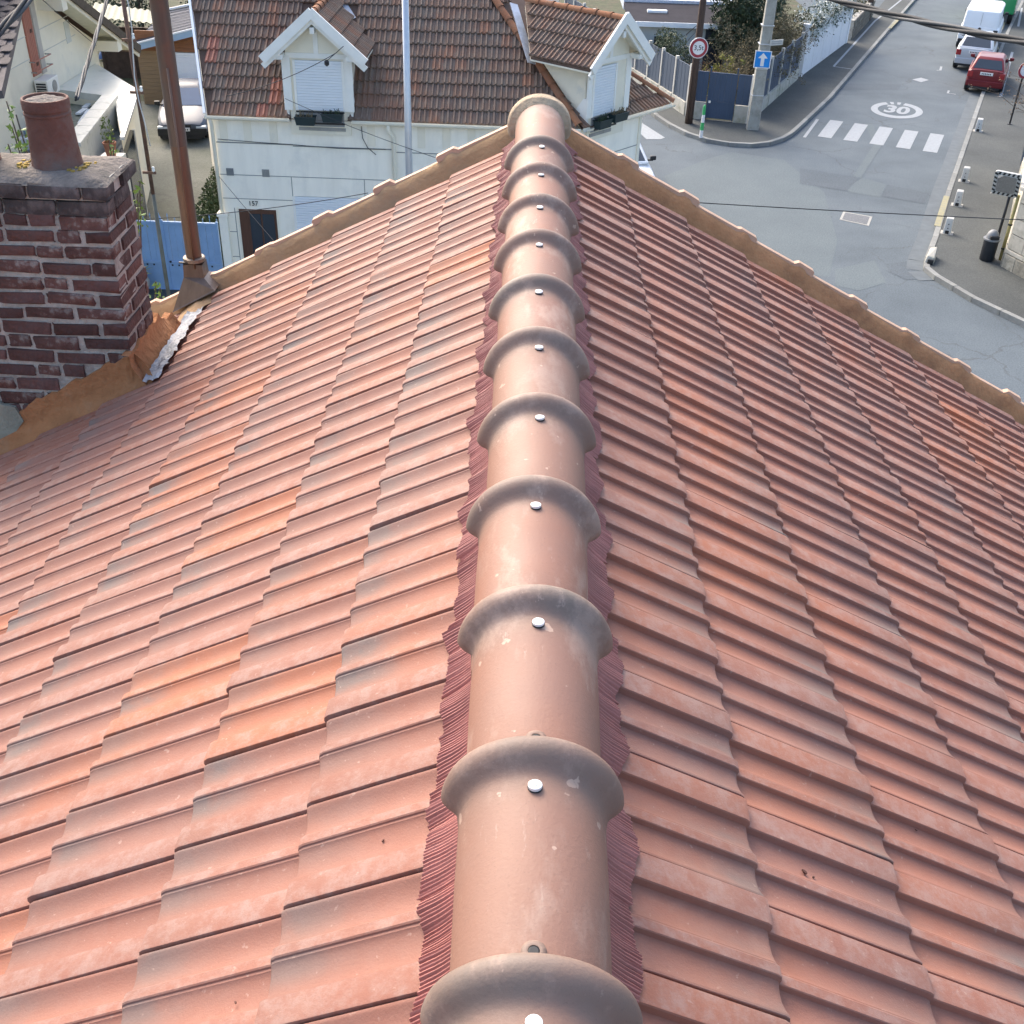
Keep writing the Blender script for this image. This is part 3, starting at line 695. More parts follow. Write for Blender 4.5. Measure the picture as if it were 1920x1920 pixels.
# corbelled sooty crown: two courses and a weathered slab
for j, (zc, ov) in enumerate(((CZT + .030, .012), (CZT + .105, .030))):
    MB().box(CX0 - ov + .02, CX1 + ov - .02, CY0 - ov + .02, CY1 + ov - .02, zc - .038, zc + .037).build('mortar_core', M_oldmort, chim)
    x = CX1 + ov; k = 0
    while x > CX0 - ov:
        L = (.11 if k == 0 and j else .215) * rb.uniform(.95, 1.04); brick_obj(L, .060, .1, (x - L / 2, CY0 - ov + .05, zc), 0, M_sootbrick); x -= L + .016; k += 1
    y = CY0 - ov + (.225 if j else .115)
    while y < CY1 + ov - .06:
        L = min(.2 * rb.uniform(.9, 1.04), CY1 + ov - y); brick_obj(L, .060, .1, (CX1 + ov - .05, y + L / 2, zc), pi / 2, M_sootbrick); y += L + .016
M_crown = material('weathered_crown', (.185, .16, .14), .95, .35, 7, .8, 45, col2=(.085, .08, .073), mask=(6, .48, .66))
rows = []
nx, ny = 30, 16
for j in range(ny + 1):
    y = CY0 - .030 + (CY1 - CY0 + .06) * j / ny; row = []
    for i in range(nx + 1):
        x = CX0 - .03 + (CX1 - CX0 + .06) * i / nx; e = min(i, nx - i, j, ny - j)
        row.append((x, y, CZT + .145 + min(e, 3) * .006 + rb.uniform(-.004, .004) if e > 0 else CZT + .130))
    rows.append(row)
MB().grid(rows).build('crown', M_crown, chim, smooth=True)
CZC = CZT + .155
# lichen tufts round the pot
lich = MB()
for _ in range(60):
    a = rb.choice((rb.uniform(2.7, 3.9), rb.uniform(5.4, 6.5))); r = rb.uniform(.122, .165); c = Vector((-2.135 + r * cos(a), 4.05 + r * sin(a) * .9, CZC + rb.uniform(0, .014)))
    s_ = rb.uniform(.003, .008); lich.box(c.x - s_, c.x + s_, c.y - s_, c.y + s_, c.z - s_, c.z + s_ * .7, None)
lich.build('lichen', material('yellow_lichen', (.36, .25, .06), .95, .4, 30, .5, 60), chim)['kind'] = 'stuff'
# orange mortar flashing round the foot, ragged top edge
M_flash = material('orange_mortar', (.36, .158, .065), .93, .2, 7, .8, 28, col2=(.29, .17, .095), mask=(3.5, .5, .74))
def rz_(x): return ZA + x * tan(SL) - .02
fl = []; n = 46; rr = random.Random(9)
for i in range(n + 1):
    x = CX1 + .10 - 1.19 * i / n; t_ = i / n
    zb = rz_(x) - .012
    top = zb + .185 + .007 * sin(i * .9) + rr.uniform(-.009, .009)
    if x > CX1 + .012: top = zb + .115 + .07 * (1 - (x - CX1) / .10)
    if x > CX1 + .012:
        kx = (x - CX1) / .10; fl.append([(x, CY0 - .085 + .01 * kx, zb - .01), (x, CY0 - .04, zb + .03), (x - .02, CY0 - .017, zb + .06), (x - .05 * kx, CY0 - .014, zb + .10), (CX1 + .012, CY0 - .0005, zb + .13)]); continue
    fl.append([(x, CY0 - .085 - rr.uniform(0, .008), zb), (x, CY0 - .035, zb + .045), (x, CY0 - .017, zb + .10), (x, CY0 - .014, top - .004), (x, CY0 - .0005, top)])
mfo = MB().grid(fl)
fr = []
for i in range(25):
    y = CY0 - .07 + .715 * i / 24; zb = rz_(CX1 + .08) - .02; top = rz_(CX1) + .185 + .006 * sin(i * 1.3) + rr.uniform(-.008, .008)
    k = min(.9, max(0, (y - CY1 - .06) / .16))
    fr.append([(CX1 + .105 + rr.uniform(0, .008) - .05 * k, y, zb - .03), (CX1 + .05 - .04 * k, y, zb + .05), (CX1 + .018 - .02 * k, y, zb + .11 - .04 * k), (CX1 + .014 - .02 * k, y, top - .004 - .10 * k), (CX1 - .02 * (1 + k), y, top - .10 * k)])
mfo.grid(fr)
mfo.build('mortar_flashing', M_flash, chim, smooth=45)
# crumpled lead apron along the upper side
M_lead = material('crumpled_lead', (.30, .31, .335), .6, .2, 9, .9, 28, spec=.2, col2=(.16, .18, .21), mask=(14, .5, .65))
lr = []
for i in range(30):
    y = CY0 - .10 + .80 * i / 29; row = []
    for j in range(8):
        d = (-CX1 / CS) - .085 - .088 * j / 7 + (rr.uniform(-.008, .008) if j == 7 else 0)
        row.append(rfp(-1, d, y + rr.uniform(-.006, .006), .004 + rr.uniform(-.006, .008) + (.012 if j == 0 else 0)))
    lr.append(row)
MB().grid(lr).build('lead_apron', M_lead, chim, smooth=True)
# old patch of green-grey render low on the left
pr_ = []
for i in range(11):
    a = 2 * pi * i / 11; r = .11 * (1 + .25 * sin(a * 3 + 1)); pr_.append((-2.58 + r * .85 * cos(a), 7.83 + r * 1.15 * sin(a)))
mbp = MB(); mbp.add([(p[0], CY0 - .022, p[1]) for p in pr_] + [(p[0], CY0, p[1]) for p in pr_], [tuple(range(11))] + [(i, (i + 1) % 11, 11 + (i + 1) % 11, 11 + i) for i in range(11)])
mbp.build('render_patch', material('old_grey_render', (.27, .28, .225), .95, .2, 8, .4, 60), chim)
# clay pots stand on the crown
M_pot = material('clay_pot', (.150, .070, .052), .85, .35, 5, .4, 50, col2=(.14, .105, .09), mask=(5, .46, .66))
def pot(x, y, label, capped):
    p = thing('chimney_pot', label, 'chimney pot', (x, y, CZC - .012))
    MB().lathe([(r_ * .93, z_ * .87) for r_, z_ in [(.124, -.012), (.1245, .004), (.117, .012), (.110, .10), (.104, .22), (.1015, .268), (.106, .272), (.106, .280), (.1005, .284), (.1005, .292), (.106, .296), (.1075, .335), (.104, .347), (.095, .347), (.090, .33)]], n=40, capt=False).build('pot_body', M_pot, p, smooth=50, local=True)
    rows = [[(.0001 * cos(2 * pi * k / 30), .0001 * sin(2 * pi * k / 30), .300) for k in range(31)]]
    for r, z in ((.03, .299), (.06, .297), (.078, .294), (.089, .289)):
        rg = [(r * cos(2 * pi * k / 30), r * sin(2 * pi * k / 30), z + rb.uniform(-.004, .004)) for k in range(30)]; rows.append(rg + [rg[0]])
    MB().grid(rows).build('mortar_cap', M_crown, p, smooth=True, local=True)
    MB().lathe([(.155, -.014), (.140, .002), (.120, .014), (.110, .018)], n=30, capt=False).build('mortar_bed', M_crown, p, smooth=True, local=True)
pot(-2.135, 4.05, 'tapered red clay chimney pot with a ringed rim and mortar cap on the brick stack', True)
pot(-2.50, 4.05, 'second red clay pot on the brick stack, beside the lichen patch', True)

# ------------------------------------------------------------------ flue pipe on the left slope
M_cop = material('tarnished_flue', (.16, .10, .07), .42, .25, 4, .15, 40, metal=.4, col2=(.30, .145, .07), mask=(2.2, .48, .70), streak=(6, 6, .7))
fb = pp(374, 556, (0, 0, ZA), (-SN, 0, CS)); FX, FY = fb.x, fb.y
flue = thing('flue_pipe', 'tall tarnished copper-brown flue pipe with a flared square foot near the roof verge', 'flue pipe', (FX, FY, fb.z))
zc0 = fb.z
MB().tube([(FX, FY, zc0 + .15), (FX, FY, zc0 + 1.1), (FX, FY, zc0 + 1.6)], .041, 20).build('lower_pipe', M_cop, flue, smooth=50)
M_cop2 = material('sooty_flue', (.135, .105, .09), .45, .2, 4, .15, 40, metal=.5, col2=(.17, .10, .07), mask=(2, .55, .7), streak=(6, 6, .5))
MB().tube([(FX, FY, zc0 + .82), (FX, FY, zc0 + .83), (FX, FY, zc0 + 2.9)], [.0415, .0435, .0435], 20).build('upper_pipe', M_cop2, flue, smooth=50)
MB().tube([(FX + .012, FY - .049, zc0 + .18), (FX + .012, FY - .049, zc0 + 1.2)], .006, 8).build('seam', M_cop, flue, smooth=True)
# flared foot following the slope
ft = []
for hz, r in ((.20, .051), (.155, .053), (.13, .055), (-.005, .118), (-.012, .124)):
    ring_ = []
    for sx_, sy_ in ((-1, -1), (1, -1), (1, 1), (-1, 1), (-1, -1)):
        x = FX + sx_ * r; y = FY + sy_ * r * .95; z = zc0 + hz + (sx_ * r * tan(SL) if hz < .1 else 0) + (.03 if hz < .1 else 0)
        ring_.append((x, y, z))
    ft.append(ring_)
MB().grid(ft).build('flared_foot', M_cop2, flue)
MB().lathe([(.051, .0), (.058, .004), (.058, .022), (.051, .026)], (FX, FY, zc0 + .205), 20).build('clamp', material('dull_clamp', (.24, .19, .15), .5, .3, 12, metal=.5), flue)
MB().bar((FX - .07, FY - .05, zc0 + .212), (FX - .02, FY - .05, zc0 + .212), .008, .008).build('clamp_bolt', M_black, flue)
ms = []
for i in range(9):
    d = -FX / CS + .02 - .03 * i / 8; row = []
    for j in range(5): row.append(rfp(-1, d + .07 - i * .025, FY - .10 - .16 * j / 4 + rr.uniform(-.01, .01) + .012 * i, .018 - .004 * abs(i - 4) + rr.uniform(-.006, .004) - .006 * j))
    ms.append(row)
MB().grid(ms).build('mortar_smear', M_mortL, flue, smooth=True)

# ------------------------------------------------------------------ masts and posts in front of the far house
ma = py(316, 552, 20.6)
mast = thing('service_mast', 'thin rusty steel mast with crossbars and a white cable, in front of the blue gate', 'mast', (ma.x, ma.y, 0))
MB().tube([(ma.x, ma.y, 0), (ma.x, ma.y, 3.4)], .040, 10).build('pole', material('grey_green_steel', (.15, .145, .115), .7, .2, 5, metal=.2), mast, smooth=True)
MB().tube([(ma.x, ma.y, 3.4), (ma.x, ma.y, 7.6)], .038, 10).build('upper_pole', M_rust, mast, smooth=True)
for yp in (74, 172, 322):
    z = pv(240 + .136 * yp, yp, ma).z
    MB().bar((ma.x - .12, ma.y - .05, z), (ma.x + .14, ma.y - .05, z), .03, .05).build('crossbar', M_rust, mast)
    MB().lathe([(.02, 0), (.03, .03), (.02, .06), (.028, .09), (.012, .1)], (ma.x + .1, ma.y - .05, z + .02), 10).build('insulator', M_white, mast)
cabp = [(ma.x + .02, ma.y - .06, 7.6)] + [(ma.x + .06 + .05 * sin(i * 1.1), ma.y - .06, 7.3 - .42 * i) for i in range(8)]
MB().tube(cabp, .011, 6).build('white_cable', material('white_cable', (.62, .60, .56), .6, .06), mast, smooth=True)
gp = py(767, 320, 21.6)
lamp = thing('lamp_post', 'plain pale grey round lamp post in front of the white house', 'lamp post', (gp.x, gp.y, 0))
MB().tube([(gp.x, gp.y, 0), (gp.x, gp.y, 3.9), (gp.x, gp.y, 8.4)], [.085, .074, .058], 16).build('column', M_galv, lamp, smooth=True)
MB().tube([(gp.x, gp.y, 8.35), (gp.x, gp.y - .3, 8.6), (gp.x, gp.y - 1.1, 8.68)], [.055, .04, .035], 10).build('arm', M_galv, lamp, smooth=True)
MB().box(gp.x - .12, gp.x + .12, gp.y - 1.6, gp.y - 1.0, 8.6, 8.74).build('lantern', M_galv, lamp, bevel=.03)
# ------------------------------------------------------------------ the white house across the street (number 157)
def old_tile_material(name, cols, spot):
    m = bpy.data.materials.new(name); m.use_nodes = True; t = m.node_tree; N = t.nodes; b = N['Principled BSDF']; b.inputs['Roughness'].default_value = .9; b.inputs['Specular IOR Level'].default_value = .25
    at = N.new('ShaderNodeAttribute'); at.attribute_name = 'rnd'; oi = N.new('ShaderNodeObjectInfo')
    ad = N.new('ShaderNodeMath'); ad.operation = 'ADD'; lnk(t, at.outputs['Fac'], ad.inputs[0]); lnk(t, oi.outputs['Random'], ad.inputs[1])
    fr = N.new('ShaderNodeMath'); fr.operation = 'FRACT'; lnk(t, ad.outputs[0], fr.inputs[0])
    rr = N.new('ShaderNodeValToRGB'); els = rr.color_ramp.elements; els[0].color = (*cols[0], 1); els[1].color = (*cols[-1], 1)
    for i in range(1, len(cols) - 1): e = els.new(i / (len(cols) - 1)); e.color = (*cols[i], 1)
    lnk(t, fr.outputs[0], rr.inputs[0])
    geo = N.new('ShaderNodeNewGeometry'); no = N.new('ShaderNodeTexNoise'); no.inputs['Scale'].default_value = 5; no.inputs['Detail'].default_value = 7; no.inputs['Roughness'].default_value = .7; lnk(t, geo.outputs['Position'], no.inputs['Vector'])
    mr = N.new('ShaderNodeValToRGB'); mr.color_ramp.elements[0].position = .45; mr.color_ramp.elements[1].position = .72; lnk(t, no.outputs['Fac'], mr.inputs[0])
    mx = N.new('ShaderNodeMix'); mx.data_type = 'RGBA'; mx.inputs[7].default_value = (*spot, 1); mu = N.new('ShaderNodeMath'); mu.operation = 'MULTIPLY'; mu.inputs[1].default_value = .65
    lnk(t, mr.outputs[0], mu.inputs[0]); lnk(t, mu.outputs[0], mx.inputs[0]); lnk(t, rr.outputs[0], mx.inputs[6]); lnk(t, mx.outputs[2], b.inputs['Base Color'])
    bp = N.new('ShaderNodeBump'); bp.inputs['Strength'].default_value = .4; bp.inputs['Distance'].default_value = .02; n2 = N.new('ShaderNodeTexNoise'); n2.inputs['Scale'].default_value = 40; lnk(t, geo.outputs['Position'], n2.inputs['Vector']); lnk(t, n2.outputs['Fac'], bp.inputs['Height']); lnk(t, bp.outputs[0], b.inputs['Normal'])
    return m
M_old = old_tile_material('weathered_tile', [(.18, .124, .096), (.205, .132, .10), (.165, .122, .10), (.19, .135, .108), (.17, .125, .10), (.225, .132, .095), (.185, .122, .093), (.26, .135, .09)], (.24, .21, .175))
M_oldhip = old_tile_material('hip_clay', [(.27, .115, .06), (.32, .15, .08), (.24, .105, .06)], (.20, .15, .11))
M_new = material('replacement_tile', (.33, .14, .10), .8, .15, 8)
OW, OG = .25, .335
def old_tile(mat=M_old):
    pr = [(0, .0), (.026, 0), (.040, .036), (.066, .040), (.080, .004), (.135, .0), (.150, .036), (.182, .042), (.196, .004), (.249, .0)]
    L = OG + .045; rows = [[(u, v, h + .046 * u / L) for v, h in pr] for u in (0, L - .01)] + [[(L, v, h * .8 + .034) for v, h in pr], [(L - .004, v, h * .5 - .010) for v, h in pr]]
    return MB().grid(rows).mesh('roof_tile', mat, smooth=40, fix=False)
otm = old_tile()
def lay_tiles(origin, across, up, nrm, n_across, n_up, keep, parent, limit, restname='far_roof_tiles', special=None):
    """tiles from the eave upward; keep(P) decides; the nearest `limit` become objects"""
    a = Vector(across).normalized(); u = Vector(up).normalized(); cand = []
    for r in range(n_up):
        for c in range(n_across):
            bot = Vector(origin) + a * (c * OW) + u * (r * OG)          # lower left corner
            cen = bot + a * (OW / 2) + u * (OG / 2)
            if not keep(cen): continue
            org = bot + u * (OG + .045) + Vector(nrm) * random.uniform(0, .006)
            M = frame(org, -u, nrm)
            if (M @ Vector((0, 1, 0)) - org).dot(a) < 0: M = frame(org + a * OW, -u, nrm)
            M = M @ Matrix.Rotation(random.gauss(0, .012), 4, 'Z') @ Matrix.Rotation(random.gauss(0, .008), 4, 'X')
            cand.append((0 if in_view(cen, 12) else 1, (cen - CP).length, M, (r, c)))
    cand.sort(key=lambda q: (q[0], q[1])); rest = MB(); rnd = []
    for i, (vis, d, M, rc_) in enumerate(cand):
        if vis == 0 and i < limit:
            me = otm
            if special and rc_ in special: me = special[rc_]
            o = link('roof_tile', me, parent); o.matrix_basis = M
        else:
            k = len(rest.v); rest.v += [tuple(M @ v.co) for v in otm.vertices]; rv = random.random()
            for p in otm.polygons: rest.f.append(tuple(j + k for j in p.vertices)); rnd += [rv] * len(p.vertices)
    if rest.v:
        me = bpy.data.meshes.new(restname); me.from_pydata(rest.v, [], rest.f); me.materials.append(M_old); me.update(); set_smooth(me, 40)
        at = me.attributes.new('rnd', 'FLOAT', 'CORNER'); at.data.foreach_set('value', rnd)
        tag(link(restname, me, parent), kind='stuff')
    return len(cand)
def hip_caps(path_a, path_b, parent, mat, n, r=.085, name='hip_tile'):
    a, b = Vector(path_a), Vector(path_b); d = (b - a) / n; L = d.length
    mb = MB(); k = 10
    rows = []
    for u, rr_ in ((0, r * 1.12), (.05, r * 1.12), (.055, r), (L + .02, r * .9)):
        rows.append([(u, rr_ * cos(pi * (j / k) * 1.1 - .16), rr_ * sin(pi * (j / k) * 1.1 - .16)) for j in range(k + 1)])
    me = mb.grid(rows).mesh(name, mat, smooth=50, fix=False)
    for i in range(n):
        o = link(name, me, parent); o.matrix_basis = frame(a + d * i, d, (0, 0, 1)) @ Matrix.Rotation(random.uniform(-.02, .02), 4, 'Z')
h157 = thing('white_house', 'white rendered house number 157 with brown tiled hipped roof and two gabled dormers', 'house', (-3, 27, 0))
FYY = 23.70; ZE = 4.25
SO = Vector((1.02, 23.70, 0)); SE = Vector((.65, .76, 0)).normalized(); SNn = Vector((.76, -.65, 0)).normalized()
cornR = SO + SE * 2.35
fp = [(-6.98, FYY), (SO.x, SO.y), (cornR.x, cornR.y), (1.4, 31.0), (-9.2, 31.0)]
MB().prism(fp, 0, 4.12).build('wall', M_render, h157)
# front roof plane
A40 = radians(40); Fu = Vector((0, cos(A40), sin(A40))); Fn = Vector((0, -sin(A40), cos(A40)))
def Fp(x, t, h=0): return Vector((x, FYY - .10, ZE - .06)) + Fu * t + Fn * h
hipA = Vector((1.02, 23.62, 4.22)); hdir = Vector((-1.49, 1.87, 1.56)).normalized()
TOP = 5.6
def hipx(t): return hipA.x + hdir.x / hdir.z * (t * sin(A40))
def vergex(t): return -7.06 - .30 * t * cos(A40)
dk = MB(); pts = [Fp(vergex(0), 0, -.05), Fp(hipx(0), 0, -.05), Fp(hipx(TOP), TOP, -.05), Fp(vergex(TOP), TOP, -.05)]
dk.poly(pts)
bk = [Vector((pts[3].x - .6, pts[3].y + 4.3, 4.2)), Vector((pts[2].x + 3.4, pts[2].y + 4.3, 4.2))]
dk.poly([pts[3], pts[2], bk[1], bk[0]])
roofF = dk.build('front_roof', material('roof_deck_brown', (.13, .085, .065), .9, .2, 4, .3, 20), h157)
DC, DH = -4.60, .66
def keepF(P):
    t = (P - Fp(0, 0)).dot(Fu)
    if not (vergex(t) + .06 < P.x < hipx(t) - .04): return False
    zr = 6.22 - abs(P.x - DC) * .86        # under the dormer's roof
    if abs(P.x - DC) < 1.02 and zr > P.z - .02 and (abs(P.x - DC) < DH + .02 or P.z > 5.36): return False
    if abs(P.x - DC) < DH + .02 and P.z < 6.2: return False
    return True
ntm = old_tile(M_new)
n1 = lay_tiles(Fp(-9.0, 0, -.03), (1, 0, 0), Fu, Fn, 42, 13, keepF, roofF, 230, special={(5, 7): ntm, (4, 7): ntm, (1, 13): ntm, (2, 13): ntm, (0, 12): ntm})
# side (street) roof plane
Sup = (hdir - SE * hdir.dot(SE)).normalized(); Sn = SE.cross(Sup).normalized()
if Sn.z < 0: Sn = -Sn
S0 = Vector((SO.x, SO.y, ZE - .06)) + SNn * .12
def keepS(P):
    d = P - hipA; s = d.dot(SE); t = d.dot(Sup)
    hs = hdir.dot(SE) / hdir.dot(Sup) * t
    if s < hs + .05 or s > 3.35 - .62 * t: return False
    q = P - SO; ss = q.dot(SE)
    if abs(ss - .9) < 1.02 and 6.22 - abs(ss - .9) * .86 > P.z - .02 and (abs(ss - .9) < DH + .02 or P.z > 5.36): return False
    if abs(ss - .9) < DH + .02 and P.z < 6.2: return False
    return True
sd_ = MB(); tt = TOP * sin(A40) / Sup.z
a_ = S0 - Sn * .05; sd_.poly([a_, a_ + SE * 3.35, a_ + SE * (3.35 - .62 * 2.6) + Sup * 2.6, a_ + SE * (hdir.dot(SE) / hdir.dot(Sup) * tt * .98) + Sup * tt * .98])
roofS = sd_.build('street_roof', MATS['roof_deck_brown'], h157)
n2 = lay_tiles(S0 - SE * 4.5 - Sn * .03, SE, Sup, Sn, 36, 12, keepS, roofS, 70)
hip_caps(hipA + Vector((0, 0, .02)), hipA + hdir * 5.8 + Vector((0, 0, .04)), roofF, M_oldhip, 15)
rh0 = S0 + SE * 3.37 + Sn * .03; rh1 = S0 + SE * (3.37 - .62 * 2.3) + Sup * 2.3 + Sn * .05
hip_caps(rh0, rh1, roofS, M_oldhip, 6, .075)
# pale verge board down the left gable
MB().bar(Fp(vergex(0) - .03, -.02, .02), Fp(vergex(5) - .03, 5, .02), .05, .16, Fn).build('verge_board', M_shut, h157)
# gutters and rainwater pipes
def gutter(a, b, name='gutter', par=h157):
    a, b = Vector(a), Vector(b); d = (b - a).normalized(); n_ = Vector((d.y, -d.x, 0)); rows = []
    for P in (a, b):
        rows.append([P + n_ * (.062 * cos(q)) + Vector((0, 0, .062 * sin(q) + .0)) for q in [pi + pi * j / 8 for j in range(9)]])
    mb = MB().grid(rows); mb.grid([[p + Vector((0, 0, .006)) for p in r] for r in rows]); return mb.build(name, M_cream, par)
ge = FYY - .15
gutter((-7.1, ge, 4.17), (DC - DH - .02, ge, 4.17)); gutter((DC + DH + .02, ge, 4.17), (SO.x + .05, ge - .0, 4.17))
g0 = SO + SNn * .17 + Vector((0, 0, 4.17)); gutter(g0, g0 + SE * .25); gutter(g0 + SE * 1.58, g0 + SE * 3.35)
MB().tube([(-6.99, ge, 4.12), (-6.99, FYY - .07, 3.95), (-6.99, FYY - .07, 0)], .042, 10).build('downpipe', M_cream, h157, smooth=True)
xd = -3.02
MB().tube([(xd - .1, ge, 4.13), (xd - .1, ge, 4.0), (xd, FYY - .07, 3.84), (xd, FYY - .07, 0)], .045, 10).build('downpipe', M_cream, h157, smooth=True)
# facade trim
M_joint = material('joint_grey', (.22, .23, .23), .9, .1)  # one dark grey for joint lines, vents and seams
def strip(x0, x1, z0, z1, mat, name, d=.012, par=h157): return MB().box(x0, x1, FYY - d, FYY + .02, z0, z1).build(name, mat, par)
strip(-6.95, DC - DH, 3.58, 3.60, M_joint, 'string_course', .014); strip(DC - DH, xd - .06, 3.555, 3.573, M_joint, 'string_course', .014); strip(xd + .05, 1.0, 3.50, 3.515, M_joint, 'string_course', .014)
for z, x0, x1 in ((2.87, -6.95, xd - .05), (2.33, -6.95, -5.34), (1.55, -6.95, -6.72), (.95, -6.95, -6.72)):
    strip(x0, x1, z, z + .014, M_joint, 'panel_joint', .006)
for x, z0, z1 in ((-5.36, 1.2, 2.87), (-3.72, 2.45, 2.87), (-6.72, .0, 2.12)): strip(x, x + .014, z0, z1, M_joint, 'panel_joint', .007)
for x in (-6.85, -6.32, -5.75, -3.6, -2.5, -1.95, -1.4, -.85, -.3, .25, .7):
    strip(x, x + .17, 3.62, 4.10, M_cream, 'timber_strip', .016)
for x, mm in ((-6.80, M_joint), (-6.0, M_conc)):
    v = MB().box(x, x + .16, FYY - .02, FYY + .01, 2.86, 3.02).build('vent', M_joint, h157)
    for j in range(5): MB().box(x + .01 + j * .03, x + .027 + j * .03, FYY - .028, FYY - .016, 2.87, 3.01).build('vent_bar', mm, v)
# front door, brown with dark glazed panels
M_door = material('brown_door', (.095, .042, .025), .5, .2, 4, streak=(8, 8, 1))
dr = MB().box(-6.62, -5.76, FYY - .01, FYY + .06, 0, 2.10).build('front_door', M_door, h157)
MB().box(-6.66, -6.62, FYY - .03, FYY + .02, 0, 2.14).build('door_frame', M_cream, dr); MB().box(-5.76, -5.72, FYY - .03, FYY + .02, 0, 2.14).build('door_frame', M_cream, dr)
for x0, x1 in ((-6.38, -6.13), (-6.09, -5.82)): MB().box(x0, x1, FYY - .022, FYY, .5, 2.0).build('door_pane', M_glass, dr)
tm = text_mesh('157', .15, M_black, .006); tm.transform(Matrix(((1, 0, 0, -6.27), (0, 0, -1, FYY - .012), (0, 1, 0, 2.235), (0, 0, 0, 1)))); link('house_number', tm, h157).matrix_parent_inverse = WM[h157.name].inverted()
def shutter(M, w, z0, z1, par, name='roller_shutter'):
    """roller shutter: slats with shallow grooves; local x across, y inward"""
    mb = MB(); n = max(6, int((z1 - z0) / .055)); h = (z1 - z0) / n
    for i in range(n): mb.box(-w / 2, w / 2, -.006, .03, z0 + i * h + .010, z0 + (i + 1) * h, M)
    mb.box(-w / 2, w / 2, .012, .03, z0, z1, M)
    o = mb.build(name, M_shut, par)
    MB().box(-w / 2 - .05, -w / 2, -.02, .03, z0, z1, M).build('shutter_rail', M_white, par); MB().box(w / 2, w / 2 + .05, -.02, .03, z0, z1, M).build('shutter_rail', M_white, par)
    return o
Tm = Matrix.Translation
shutter(Tm((-4.28, FYY - .03, 0)), 2.05, .9, 2.44, h157)
